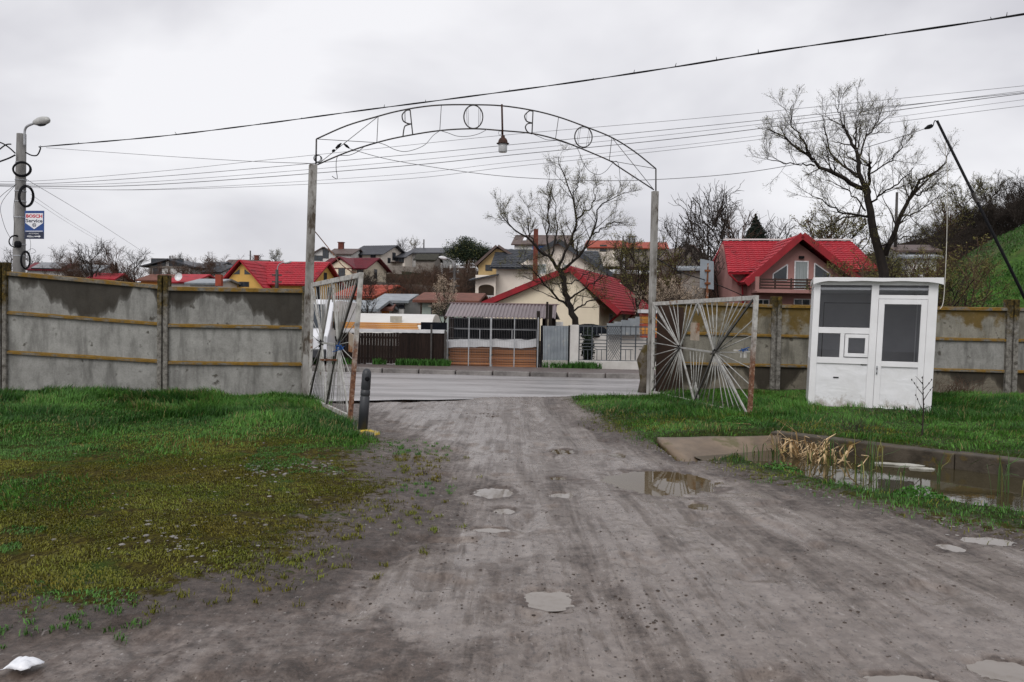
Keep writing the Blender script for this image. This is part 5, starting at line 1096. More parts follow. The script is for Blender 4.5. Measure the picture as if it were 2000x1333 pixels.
slope(T, (ro, Dp+.5, rz), (l_.x, Dp+.5, rz), (a_.x, Dp-3.5, a_.z), (a_.x+.01, Dp-3.5, a_.z), 'crimson', 0, .16)
for e in ((l_.x-.3, l_.z-.1), (ro, rz)): MB().bar((e[0], -.38, e[1]), (a_.x, -.38, a_.z), .05, .28).build('barge_board', MT['crimson'], T, local=True)
for y in (2, 4.4, 6.8, 9): b = MB(); b.box((ro-.75, y, rz+.55), (.06, .9, .14)); b.build('snow_guard', MT['maroon'], T, local=True)
win(T, 3.2, .1, .9, 1.5, 'right', r_.x-.2); win(T, 7.5, .1, .9, 1.5, 'right', r_.x-.2)
for y in (1.2, 5.8): MB().tube([(ro-.1, y, rz+.1), (r_.x+.1, y+.1, rz-.5), (r_.x-.1, y+.1, -1)], .06, 6).build('drainpipe', MT['crimson'], T, local=True)
MB().bar((ro+.03, -.3, rz), (ro+.03, Dp+.5, rz), .12, .1).build('gutter', MT['crimson'], T, local=True)
# yellow house, left -------------------------------------------------
Y0 = 85.0; s = Y0/F; base = P(535, 600, Y0); base.z = 1.4
T = thing('house', 'yellow house with a bright red roof and a small front gable, above the left fence', 'house', base, R(-9))
def lz(py, px=535): return P(px, py, Y0).z-base.z
def lx(px): return (px-535)*s
W0, W1 = lx(455), lx(607); zr, ze = lz(509), lz(553)
b = MB(); b.prism([(W0, 0, -2), (W0, 8.5, -2), (W0, 8.5, ze), (W0, 4.25, zr-.1), (W0, 0, ze)], (W1-W0, 0, 0)); b.build('wall', MT['yellow'], T, local=True)
sl_ = (zr-ze)/4.25
slope(T, (W0-.4, -.5, ze-.5*sl_), (W1+.5, -.5, ze-.5*sl_), (W1+.5, 4.25, zr), (W0-.4, 4.25, zr), 'red', 12, .2); slope(T, (W1+.5, 9, ze-.5*sl_), (W0-.4, 9, ze-.5*sl_), (W0-.4, 4.25, zr), (W1+.5, 4.25, zr), 'red', 0, .2)
gx = lx(481); gw = lx(523)-lx(481); zg = lz(512)
b = MB(); b.prism([(gx-gw, -1.3, -2), (gx+gw, -1.3, -2), (gx+gw, -1.3, lz(563)), (gx, -1.3, zg-.2), (gx-gw, -1.3, lz(563))], (0, 5, 0)); b.build('gable_wall', MT['yellow'], T, local=True)
slope(T, (gx-gw-.4, 4, lz(566)), (gx-gw-.4, -1.9, lz(566)), (gx, -1.9, zg), (gx, 4, zg), 'red', 8, .2, 'gable_roof'); slope(T, (gx+gw+.4, -1.9, lz(566)), (gx+gw+.4, 4, lz(566)), (gx, 4, zg), (gx, -1.9, zg), 'red', 8, .2, 'gable_roof')
for d in (-1, 1):
    b = MB(); pp = [(gx+d*.25, -1.33, lz(538)), (gx+d*.25, -1.33, lz(528)), (gx+d*.95, -1.33, lz(538))]; b.prism(pp, (0, .06, 0)); b.build('window', MT['glassdark'], T, local=True)
win(T, gx+.2, lz(562), 1.1, .5, 'front', -1.3, 'darkframe'); win(T, 2.3, ze-1.6, 1.0, 1.4, 'right', W1, 'darkframe'); win(T, 5.4, ze-1.6, 1.0, 1.4, 'right', W1, 'darkframe'); win(T, 4.2, ze+.2, .8, 1.1, 'right', W1, 'darkframe')
# cream house with maroon roof
Y0 = 105.0; s = Y0/F; base = P(670, 560, Y0); base.z = base_h(np.array([base.x]), np.array([Y0]))[0]-.3
def lz(py, px=670): return P(px, py, Y0).z-base.z
T = thing('house', 'cream house with a maroon roof and small central gable on the slope', 'house', base, R(-14))
wdt = pm(88, Y0); zr, ze = lz(502), lz(523); wallbox(T, wdt, 7, ze, zr-.1, 'x', 'cream2'); gable_roof(T, wdt, 7, ze, zr, 'x', 'maroon', .6, 10, .18)
b = MB(); b.prism([(-1.6, -.6, -1), (1.4, -.6, -1), (1.4, -.6, ze+.1), (-.1, -.6, zr-.4), (-1.6, -.6, ze+.1)], (0, 4, 0)); b.build('gable_wall', MT['cream2'], T, local=True)
slope(T, (-2.1, 3.5, ze-.25), (-2.1, -1, ze-.25), (-.1, -1, zr-.15), (-.1, 3.5, zr-.15), 'maroon', 0, .15, 'gable_roof'); slope(T, (1.9, -1, ze-.25), (1.9, 3.5, ze-.25), (-.1, 3.5, zr-.15), (-.1, -1, zr-.15), 'maroon', 0, .15, 'gable_roof')
win(T, -2.3, ze-1.25, 1.0, .9, 'front', 0, 'darkframe'); win(T, .1, ze-1.3, .9, 1.2, 'front', -.6, 'darkframe'); win(T, 2.3, ze-1.0, .8, .8, 'front', 0, 'darkframe'); win(T, 3.5, ze-1.2, .9, 1.2, 'right', wdt/2, 'darkframe')
# small far houses: name, label, px, py(base), Y, yaw, width px, depth m, eave py, ridge py, axis, wall, roof, windows
def far(label, px, py, Y, yaw, wpx, D, ey, ry, axis, wall, roof, wins=(), ov=.4, rows=0, cat='house', name='house'):
    p = P(px, py, Y); T = thing(name, label, cat, p, R(yaw)); W = wpx*Y/F; ze, zr = P(px, ey, Y).z-p.z, P(px, ry, Y).z-p.z
    wallbox(T, W, D, ze, zr-.05, axis, wall); gable_roof(T, W, D, ze, zr, axis, roof, ov, rows, .16)
    for (x, z0p, w, h, face) in wins:
        z0 = P(px, z0p, Y).z-p.z
        win(T, x*W if face == 'front' else x*D, z0, w, h, face, 0 if face == 'front' else W/2*(1 if face == 'right' else -1), 'darkframe')
    return T, W, ze, zr
T, W_, ze, zr = far('cream house with a tall dark grey roof, topmost left of the centre', 718, 520, 140, -22, 62, 8, 496, 477, 'x', 'cream', 'greyroof', [(-.3, 508, 1.0, 1.0, 'front'), (.2, 508, 1.0, 1.0, 'front'), (.5, 506, 1.1, 1.3, 'right'), (.3, 513, .9, .9, 'right')], .7, 8)
b = MB(); b.box((W_/2+.7, 4.5, ze-1.2), (1.4, 3, .15)); b.build('balcony', MT['trim'], T, local=True)
far('low annex with a grey roof beside the tall grey-roofed house', 778, 520, 143, -18, 26, 6, 503, 491, 'x', 'cream', 'greyroof', [(-.2, 514, 1, 1, 'front'), (.25, 514, 1, 1, 'front')])
T, W_, ze, zr = far('pale gabled house with dark barge boards, partly hidden by the left arch post', 632, 514, 128, 8, 48, 9, 499, 484, 'y', 'offwhite', 'brownroof', [(.08, 505, .9, 1.5, 'front'), (-.25, 510, 1.6, .8, 'front')])
T, W_, ze, zr = far('house with a brown roof and brick chimney behind the pale gabled house', 664, 512, 136, -6, 44, 8, 497, 484, 'x', 'offwhite', 'brownroof'); chimney(T, -1.1, 4, ze, zr+1.1, .8)
T, W_, ze, zr = far('white house with a low dark grey roof on the hilltop beside a chimney pole', 833, 512, 145, -14, 62, 8, 494, 482.5, 'x', 'offwhite', 'greyroof', [(.45, 500, 1.0, .8, 'right')], .8)
far('small block shed with a mossy dark roof on the hillside', 830, 534, 124, -8, 38, 4, 508, 496, 'x', 'greyblock', 'mossroof', [], .3, cat='shed', name='shed')
T, W_, ze, zr = far('unfinished pale building with exposed frame and two wide windows, far left', 332, 552, 112, -4, 84, 9, 520, 508, 'y', 'offwhite', 'greyroof', [(-.28, 524.5, 2.0, 1.0+.3, 'front'), (.15, 524.5, 2.0, 1.3, 'front'), (-.3, 540, 1.2, 1.2, 'front')], .8)
for x in (-.45, -.02, .42): b = MB(); b.box((x*W_, -.04, ze/2), (.25, .12, ze)); b.build('frame_column', MT['greyblock'], T, local=True)
b = MB(); b.box((0, -.05, ze-.15), (W_, .12, .25)); b.build('frame_beam', MT['greyblock'], T, local=True)
far('house with a blue-grey roof right of the unfinished building', 396, 550, 116, -16, 36, 7, 527, 511, 'x', 'cream', 'greyroof', [(0, 538, 1, 1, 'front')])
far('dark-roofed low house beside the blue-grey roof', 416, 552, 108, -14, 34, 6, 532, 517, 'x', 'offwhite', 'slate', [])
T, W_, ze, zr = far('house with a brown hipped roof behind the yellow house', 466, 545, 135, -4, 72, 9, 525, 506, 'x', 'offwhite', 'brownroof', [(-.3, 536, 1.1, 1.2, 'front')], .5); chimney(T, 1.2, 4.5, ze, zr+.8, .6)
far('low house with an orange-red roof below the unfinished building', 305, 562, 92, 0, 60, 7, 549, 536, 'x', 'orange', 'rustroof', [])
T, W_, ze, zr = far('low house with a red roof and satellite dish below the unfinished building', 352, 562, 88, -10, 48, 6, 552, 536, 'x', 'offwhite', 'red', [])
MB().lathe([(.02, 0), (.3, .05), (.42, .14), (.43, .14), (.3, .04), (.02, -.02)], (.3, -.7, ze+.5), 14, Matrix.Rotation(R(75), 3, 'X')).build('satellite_dish', MT['frame'], T, local=True)
far('pale grey metal-roofed shed in front of the yellow house', 396, 565, 80, -8, 52, 5, 555, 546, 'x', 'offwhite', 'zinc', [], cat='shed', name='shed')
b = MB(); q = P(428, 548, 79); b.box((q.x, 79, q.z), (pm(11, 79), .6, pm(22, 79))); b.build('chimney', MT['orangeroof'], None, label='square orange chimney left of the yellow house', cat='chimney')
T, W_, ze, zr = far('house with dark solar panels on a red-edged roof, far left', 88, 545, 110, 12, 62, 8, 528, 513, 'x', 'offwhite', 'maroon', [])
MB().hexa([Vector(p) for p in [(-W_*.38, -.3, ze+.12), (W_*.48, -.3, ze+.12), (W_*.48, 3.7, zr+.05), (-W_*.38, 3.7, zr+.05), (-W_*.38, -.35, ze+.25), (W_*.48, -.35, ze+.25), (W_*.48, 3.65, zr+.2), (-W_*.38, 3.65, zr+.2)]]).build('solar_panel', MT['glassdark'], T, local=True)
far('house with a pale roof among bare trees, far left', 165, 545, 100, 5, 44, 7, 531, 517, 'x', 'offwhite', 'zinc', [])
far('small house with a red roof under the bare trees, far left', 198, 560, 92, 8, 40, 6, 546, 534, 'x', 'cream', 'red', [])
far('orange house with a red roof seen through and beside the left gate leaf', 690, 625, 62, -20, 82, 7, 580, 556, 'x', 'orange', 'orangeroof', [(.25, 595, .8, .9, 'right')], .4, 8)
far('grey low shed roof behind the polytunnel, left', 690, 632, 50, -5, 78, 5, 606, 590, 'x', 'offwhite', 'zinc', [], cat='shed', name='shed')
far('small white house with dark openings behind the polytunnel', 766, 632, 55, -6, 46, 5, 590, 577, 'x', 'offwhite', 'zinc', [(-.2, 603, .9, .5, 'front'), (.25, 603, .9, .5, 'front')])
far('orange-red lean-to roof beside the small white house', 738, 632, 52, 4, 34, 4, 606, 598, 'x', 'orange', 'rustroof', [], cat='shed', name='shed')
T, W_, ze, zr = far('mint green house with a rusty roof behind the polytunnel', 872, 640, 52, -4, 98, 7, 590, 574, 'x', 'mint', 'rustroof', [], .5)
win(T, -.5, P(872, 618, 52).z-P(872, 640, 52).z, .95, .95, 'front', 0, 'darkframe', 'evergreen')
T, W_, ze, zr = far('house with a wide brown roof and skylight on the hilltop, behind the charcoal roofs', 1056, 500, 112, -8, 104, 8, 478, 456, 'x', 'offwhite', 'brownroof', [], .4)
b = MB(); b.box((1.0, -.06, ze-.35), (4.2, .1, .55)); b.build('blue_band', mat('blue_render', (.06, .16, .42), rough=.7, bump=0), T, local=True)
b = MB(); b.hexa([Vector(p) for p in [(-W_*.36, 1.0, ze+.5), (-W_*.30, 1.0, ze+.5), (-W_*.29, 1.9, ze+.95), (-W_*.35, 1.9, ze+.95), (-W_*.36, .9, ze+.65), (-W_*.30, .9, ze+.65), (-W_*.29, 1.8, ze+1.1), (-W_*.35, 1.8, ze+1.1)]]); b.build('skylight', MT['signwhite'], T, local=True)
T, W_, ze, zr = far('house with an orange-red roof on the hilltop right of the charcoal roofs', 1178, 500, 122, -10, 64, 8, 484, 467, 'x', 'cream', 'orangeroof', [(0, 492, 1, 1, 'front')]); 
T, W_, ze, zr = far('long house with an orange-red roof just left of the right arch post', 1262, 502, 124, -6, 76, 9, 486, 470, 'x', 'greyblock', 'orangeroof', [(-.2, 494, 1, .9, 'front'), (.2, 494, 1, .9, 'front')]); chimney(T, -2, 4, ze, zr+.9, 1.1, 'zinc')
far('low grey lean-to behind the road sign', 1355, 545, 60, -10, 44, 4, 528, 521, 'x', 'greyblock', 'zinc', [], cat='shed', name='shed')
far('dark-gabled house among bare trees right of the right arch post', 1350, 520, 105, 10, 44, 8, 500, 480, 'y', 'greyblock', 'brownroof', [])
far('pale house with a buff roof behind the right tree', 1790, 545, 68, -12, 66, 7, 492, 475, 'x', 'offwhite', 'brownroof', [(-.1, 515, 1.2, 1, 'front')])
far('white shed with a grey roof under the right tree', 1800, 560, 62, -18, 50, 5, 505, 497, 'x', 'offwhite', 'zinc', [], cat='shed', name='shed')
# retaining walls, hillside fence
def hwall(x0, y0, x1, y1, Y, th, hgt, m, label, cat='wall'):
    b = MB(); a, c = P(x0, y0, Y), P(x1, y1, Y); b.hexa([Vector((a.x, a.y, a.z-hgt)), Vector((c.x, c.y, c.z-hgt)), Vector((c.x, c.y+th, c.z-hgt)), Vector((a.x, a.y+th, a.z-hgt)), a, c, c+Vector((0, th, 0)), a+Vector((0, th, 0))]); return b.build('retaining_wall', MT[m], None, label=label, cat=cat)
hwall(735, 517, 812, 522, 128, .5, 2.6, 'greyblock', 'stone retaining wall below the tall grey-roofed house')
hwall(785, 530, 828, 535, 116, .4, 1.2, 'evergreen', 'dark green screen wall on the slope below the mossy shed')
hwall(700, 548, 860, 560, 98, .5, 1.8, 'stonewall', 'dark stone terrace wall across the slope behind the polytunnel')
T = thing('hill_fence', 'dark hillside fence with pale posts left of the cream house', 'fence', P(880, 530, 128))
hp = [P(x, y, 128) for x, y in ((845, 522), (863, 523), (880, 523), (895, 523), (914, 523), (930, 523))]
for a, c in zip(hp[:-1], hp[1:]): MB().bar(a-Vector((0, 0, .45)), c-Vector((0, 0, .45)), .05, .8).build('board', MT['stonewall'], T)
for a in hp: MB().box(a-Vector((0, 0, .3)), (.25, .25, 1.4)).build('post', MT['offwhite'], T)
# utility poles on the slope, small street lights
def upole(px, y0, y1, Y, label, lamp=0, r=.13, m='iron'):
    a, c = P(px, y1, Y), P(px, y0, Y); a.x = c.x; T = thing('utility_pole', label, 'utility pole', a)
    MB().tube([a-Vector((0, 0, .5)), c], [r, r*.8], 8).build('pole', MT[m], T, smooth=True)
    if lamp:
        d = lamp; MB().tube(catmull([c-Vector((0, 0, .5)), c+Vector((d*.2, -.1, .3)), c+Vector((d*1.0, -.2, .55))], 4), .04, 6).build('lamp_arm', MT['galv'], T)
        b = MB(); b.lathe([(.03, 0), (.11, .1), (.12, .4), (.03, .6)], c+Vector((d*.9, -.2, .5)), 8, Matrix.Rotation(R(80*(1 if d > 0 else -1)), 3, 'Y')); b.build('lamp_head', MT['frame'], T, smooth=True)
        for zz in (.4, .9, 1.4): MB().box(c-Vector((0, 0, zz)), (.7, .15, .1)).build('cross_arm', MT['iron'], T)
upole(888, 520, 620, 60, 'dark utility pole with a street lamp left of the mesh-roofed shed', -.6, .12); upole(541, 527, 580, 62, 'dark utility pole with a small lamp in front of the yellow house roof', .6, .14)
upole(828, 468, 500, 150, 'dark pole on the hilltop above the white house'); upole(489, 490, 530, 140, 'thin dark pole above the brown hipped roof')
upole(1217, 461, 500, 122, 'thin dark pole above the orange-red hilltop roofs'); upole(1752, 376, 480, 70, 'dark wooden pole behind the crown of the right tree'); upole(332, 500, 520, 120, 'short dark pole on the unfinished building roofline')
# ================================================================ trees
def nrm(a): return a/np.maximum(np.linalg.norm(a, axis=-1, keepdims=True), 1e-9)
def tubes_np(Pt, Rd, n=3):
    """Pt N,K,3; Rd N,K -> verts, quads"""
    N, K, _ = Pt.shape
    T_ = np.empty_like(Pt); T_[:, 1:-1] = Pt[:, 2:]-Pt[:, :-2]; T_[:, 0] = Pt[:, 1]-Pt[:, 0]; T_[:, -1] = Pt[:, -1]-Pt[:, -2]; T_ = nrm(T_)
    ref = np.where(np.abs(T_[..., 2:3]) < .9, np.array([0, 0, 1.]), np.array([1., 0, 0])); A_ = nrm(np.cross(T_, ref)); B_ = np.cross(T_, A_)
    ang = 2*np.pi*np.arange(n)/n
    V = Pt[:, :, None]+Rd[:, :, None, None]*(A_[:, :, None]*np.cos(ang)[:, None]+B_[:, :, None]*np.sin(ang)[:, None])
    idx = np.arange(N*K*n).reshape(N, K, n); a = idx[:, :-1]; b = idx[:, 1:]
    Q = np.stack([a, np.roll(a, -1, 2), np.roll(b, -1, 2), b], -1).reshape(-1, 4)
    return V.reshape(-1, 3), Q
def merge(parts):
    vs, qs, o = [], [], 0
    for v, q in parts: vs.append(v); qs.append(q+o); o += len(v)
    return np.concatenate(vs), np.concatenate(qs)
def sprout(Pt, Rd, n, L, rg, tlo=.25, thi=1.0, spread=.8, follow=.7, upb=.25, curl=.25, K=5, wob=.06, rk=.55, rend=.3):
    """n children from random places on every parent path"""
    N, Kp_, _ = Pt.shape; pi = np.repeat(np.arange(N), n); t = rg.uniform(tlo, thi, len(pi))*(Kp_-1); i0 = np.clip(t.astype(int), 0, Kp_-2); f = (t-i0)[:, None]
    p0 = Pt[pi, i0]*(1-f)+Pt[pi, i0+1]*f; tan = nrm(Pt[pi, i0+1]-Pt[pi, i0]); r0 = Rd[pi, i0]*(1-f[:, 0])+Rd[pi, i0+1]*f[:, 0]
    d = nrm(tan*follow+nrm(rg.normal(size=(len(pi), 3)))*spread+np.array([0, 0, upb])); ln = L*rg.uniform(.55, 1.25, len(pi))*(1.15-.5*t/(Kp_-1))
    s = np.linspace(0, 1, K)[None, :, None]
    path = p0[:, None]+d[:, None]*ln[:, None, None]*s+np.array([0, 0, 1.])*curl*ln[:, None, None]*s**2+rg.normal(size=(len(pi), K, 3))*wob*ln[:, None, None]*s
    rr = np.minimum(r0*rk, ln*.03)[:, None]*np.linspace(1, rend, K)[None]
    return path, rr
def leaves(Pt, n, size, rg, spread=.04):
    N, K, _ = Pt.shape; M_ = N*n; pi = rg.integers(0, N, M_); t = rg.uniform(.3, 1, M_)*(K-1); i0 = np.clip(t.astype(int), 0, K-2); f = (t-i0)[:, None]
    c = Pt[pi, i0]*(1-f)+Pt[pi, i0+1]*f+rg.normal(size=(M_, 3))*spread; d = nrm(rg.normal(size=(M_, 3)))*size*rg.uniform(.6, 1.4, (M_, 1)); e = nrm(rg.normal(size=(M_, 3)))*size*.35
    v = np.stack([c-d, c+e, c+d, c-e], 1).reshape(-1, 3); return v, np.arange(M_*4).reshape(-1, 4)
def resample(pts, k):
    q = catmull(pts, 6); L = [0]
    for a, b_ in zip(q[:-1], q[1:]): L.append(L[-1]+(b_-a).length)
    L = np.array(L); q = np.array([tuple(p) for p in q]); t = np.linspace(0, L[-1], k); return np.c_[np.interp(t, L, q[:, 0]), np.interp(t, L, q[:, 1]), np.interp(t, L, q[:, 2])]
def hero(name, label, Y, limbs, seed, loc, twL, rtw, bud, nb, lv, rough_=.05, thk=1.0):
    """limbs: (pixel polyline, r0 px, r1 px, depth drift)"""
    rg = np.random.default_rng(seed); T = thing(name, label, 'tree', loc); im = wm(T).inverted(); lp, lr, bm = [], [], MB()
    for pts, ra, rb, dz in limbs:
        k = len(pts); w = [P(x, y, Y+dz[0]+(dz[1]-dz[0])*i/(k-1)) for i, (x, y) in enumerate(pts)]; w = resample(w, 14); w[1:-1] += rg.normal(size=(12, 3))*rough_*.7
        rr = np.linspace(ra, rb, 14)*Y/F*thk; lp.append(w); lr.append(rr); bm.tube([Vector(p) for p in w], list(rr), 8)
    bm.build('trunk', MT['bark'], T, smooth=True)
    L0, R0 = np.array(lp), np.array(lr); thin = R0[:, -1] < 4.5*Y/F; L0, R0 = L0[thin], R0[thin]; lens = np.linalg.norm(L0[:, 1:]-L0[:, :-1], axis=2).sum(1)
    b1, q1 = [], []
    for i in range(len(L0)):
        n = max(4, int(lens[i]*4.4)); p, r = sprout(L0[i:i+1], R0[i:i+1], n, twL*1.15, rg, .12, 1, .72, .8, .2, .08, 6, .025, .5); b1.append(p); q1.append(r)
    b1, q1 = np.concatenate(b1), np.maximum(np.concatenate(q1), rtw*1.5)
    b2, q2 = sprout(b1, q1, 5, twL*.55, rg, .15, 1, .7, .8, .2, .08, 5, .03, .6); q2 = np.maximum(q2, rtw)
    b3, q3 = sprout(b2, q2, 5, twL*.26, rg, .2, 1, .75, .8, .15, .05, 4, .03, .8); q3 = np.maximum(q3, rtw*.5)
    v, q = merge([tubes_np(b1, q1, 4), tubes_np(b2, q2, 3), tubes_np(b3, q3, 3)]); o = np.array(loc)
    link('crown', npmesh('crown', v-o, q, MT['twig']), T)
    v, q = leaves(np.concatenate([b3, b2[:, :4]]), lv, bud, rg, .05); link('buds', npmesh('buds', v-o, q, MT[nb]), T)
    return T
r = 1.0
limbs = [([(1735, 655), (1731, 600), (1726, 540), (1717, 482), (1704, 436), (1695, 393), (1692, 366)], 17, 8.5, (0, 0)),
 ([(1692, 370), (1668, 362), (1640, 344), (1603, 331), (1588, 316), (1560, 291), (1529, 267), (1497, 252)], 7, 1.1, (0, -1.5)), ([(1588, 316), (1578, 304), (1563, 267), (1545, 242), (1548, 205)], 3, .9, (-.7, -1.8)),
 ([(1591, 325), (1551, 321), (1517, 316), (1495, 307)], 2.2, .8, (-.7, 0)), ([(1692, 368), (1678, 341), (1677, 310), (1661, 273), (1646, 245)], 7, 3.4, (0, .6)), ([(1646, 250), (1640, 225), (1636, 195)], 1.6, .8, (.6, .9)),
 ([(1677, 310), (1686, 279), (1701, 258), (1717, 227), (1725, 200)], 3, .9, (.3, 2)), ([(1695, 385), (1698, 335), (1701, 318)], 4.5, 3.4, (0, -.6)), ([(1698, 340), (1725, 325), (1750, 300), (1765, 265)], 2.2, .8, (-.3, -1.6)), ([(1680, 347), (1655, 331), (1631, 310), (1618, 288), (1612, 258), (1605, 225)], 3.6, 1, (0, 1.8)),
 ([(1700, 402), (1723, 378), (1757, 356), (1784, 328)], 3.0, 1, (0, -1.3)), ([(1728, 500), (1735, 482), (1751, 442), (1769, 402), (1781, 378), (1797, 350), (1818, 344), (1840, 325), (1849, 304)], 8, 1.5, (0, -1)),
 ([(1781, 378), (1797, 379), (1818, 365), (1843, 359)], 2.6, .9, (-.4, 1)), ([(1695, 424), (1668, 421), (1637, 411), (1606, 393), (1580, 378)], 3.4, .9, (0, -1.5)), ([(1690, 412), (1668, 384), (1640, 362), (1612, 353)], 2.4, .8, (0, 1.4)), ([(1696, 424), (1655, 424), (1625, 439), (1603, 452)], 3, 1, (0, .8)),
 ([(1700, 330), (1672, 290), (1670, 240), (1690, 205)], 2.2, .8, (.5, 2.6)), ([(1760, 425), (1800, 410), (1822, 392), (1835, 380)], 2.2, .8, (0, 1.8)), ([(1718, 485), (1745, 470), (1775, 462), (1800, 470)], 2.4, .9, (0, -1.4))]
lc = P(1728, 575, 31); lc.z = .3
hero('willow_tree', 'big bare willow with a thick forked trunk behind the white kiosk', 31.0, limbs, 11, lc, .92, .0044, .024, 'bud', 3, thk=.72)
limbs = [([(1126, 640), (1122, 626), (1112, 597), (1104, 570), (1100, 547), (1094, 531), (1086, 521)], 10.5, 7, (0, 0)), ([(1086, 522), (1073, 502), (1055, 491), (1042, 475), (1022, 459), (999, 443), (985, 428), (975, 408)], 5, .9, (0, -1.2)),
 ([(1074, 505), (1069, 475), (1071, 443), (1073, 391), (1072, 355)], 3.4, .9, (0, .8)), ([(1077, 500), (1086, 468), (1088, 441), (1086, 408), (1078, 385)], 3.2, .9, (0, 2)), ([(1090, 522), (1109, 484), (1123, 443), (1124, 433), (1121, 397), (1116, 383), (1105, 349), (1095, 324), (1090, 305)], 4.6, .9, (0, .3)),
 ([(1124, 433), (1139, 416), (1154, 408), (1162, 385), (1160, 360)], 2.6, .8, (.2, 1.6)), ([(1095, 530), (1116, 515), (1139, 493), (1159, 459), (1166, 430), (1168, 412), (1179, 397), (1200, 388), (1221, 376)], 4.4, .8, (0, -1.6)), ([(1159, 459), (1177, 446), (1197, 434), (1222, 440)], 2.2, .8, (-.8, -2)),
 ([(1108, 598), (1091, 583), (1067, 561), (1046, 536), (1026, 520), (1010, 512)], 3.8, .9, (0, -1.6)), ([(1112, 585), (1134, 570), (1159, 552), (1190, 538)], 3.2, .9, (0, -1)), ([(1118, 610), (1140, 595), (1163, 583), (1180, 578)], 3, .9, (0, 1)), ([(1100, 550), (1083, 556), (1072, 540), (1062, 520)], 2, .8, (0, 1.2)), ([(1104, 555), (1122, 550), (1148, 535), (1170, 520)], 2, .8, (0, 1.5)), ([(1042, 475), (1032, 450), (1036, 425), (1030, 400)], 2, .8, (-.5, .8)), ([(1116, 383), (1128, 360), (1130, 335)], 1.6, .7, (.2, -1))]
lc = P(1126, 640, 34); lc.z = .1
hero('willow_tree', 'budding multi-stemmed willow in front of the cream houses, framed by the arch', 34.0, limbs, 21, lc, .85, .0044, .026, 'bud', 3, thk=.64)
# ---------------------------------------------------------------- generic trees (unit height), shared meshes
def gen(seed, kind):
    rg = np.random.default_rng(seed); K = 7
    if kind == 'bare':
        tr_ = np.array([[[0, 0, 0], [.01, 0, .12], [0, .01, .25], [.02, 0, .38], [.0, 0, .5], [.01, 0, .62], [.02, .01, .75]]]) + rg.normal(size=(1, 7, 3))*.008; trr = np.array([[.02, .018, .016, .013, .01, .007, .004]])
        b1, q1 = sprout(tr_, trr, 13, .42, rg, .25, 1, .7, .45, .55, .3, 6, .05, .6); q1 = np.maximum(q1, .004)
    else:
        tr_ = np.array([[[x, y, 0], [x*1.5, y*1.5, .15], [x*2.2, y*2.2, .3], [x*3, y*3, .45], [x*3.6, y*3.6, .58], [x*4, y*4, .7], [x*4.4, y*4.4, .8]] for x, y in rg.normal(size=(7, 2))*.07]); trr = np.repeat(np.array([[.012, .011, .010, .008, .006, .005, .003]]), 7, 0)
        b1, q1 = sprout(tr_, trr, 6, .4, rg, .1, 1, .8, .5, .35, .2, 6, .06, .6); q1 = np.maximum(q1, .0035)
    b2, q2 = sprout(b1, q1, 7, .2, rg, .15, 1, .75, .7, .25, .1, 5, .07, .6); q2 = np.maximum(q2, .0022)
    b3, q3 = sprout(b2, q2, 4, .10, rg, .2, 1, .8, .7, .15, .05, 3, .07, .8); q3 = np.maximum(q3, .0014)
    v, q = merge([tubes_np(b1, q1, 4), tubes_np(b2, q2, 3), tubes_np(b3, q3, 3)])
    return tubes_np(tr_, trr, 7), (v, q), b3
GT = {}
for key, seed, kind, tm in (('bareA', 1, 'bare', 'twig'), ('bareB', 2, 'bare', 'twig'), ('bareC', 3, 'bare', 'twigred'), ('bushA', 4, 'bush', 'twig'), ('bushB', 5, 'bush', 'twigred'), ('bushC', 6, 'bush', 'twig')):
    t_, c_, b3 = gen(seed, kind); GT[key] = (npmesh('trunk', t_[0], t_[1], MT['bark'], True), npmesh('crown', c_[0], c_[1], MT[tm]), c_, t_)
    lv_ = leaves(b3, 5, .011, np.random.default_rng(seed), .012); GT[key+'_bud'] = npmesh('young_leaves', lv_[0], lv_[1], MT['bud'])
    lv_ = leaves(b3, 9, .013, np.random.default_rng(seed+1), .014); GT[key+'_blossom'] = npmesh('blossom', lv_[0], lv_[1], MT['blossom'])
def gz(x, y): return float(ground_h(np.array([x]), np.array([y]))[0])
rt_ = random.Random(77)
def tree(key, px, ytop, Y, label, wid=1.0, extra=None, z=None, name='bare_tree', group=None):
    c = P(px, ytop, Y); z0 = gz(c.x, Y)-.1 if z is None else z; h = (c.z-z0)*1.02
    T = thing(name, label, 'tree' if 'tree' in name else 'shrub', (c.x, Y, z0), rt_.uniform(0, 6.28), group); T.scale = (h*wid, h*wid, h)
    link('trunk', GT[key][0], T); link('crown', GT[key][1], T)
    if extra: link('young_leaves' if extra == 'bud' else 'blossom', GT[key+'_'+extra], T)
    return T
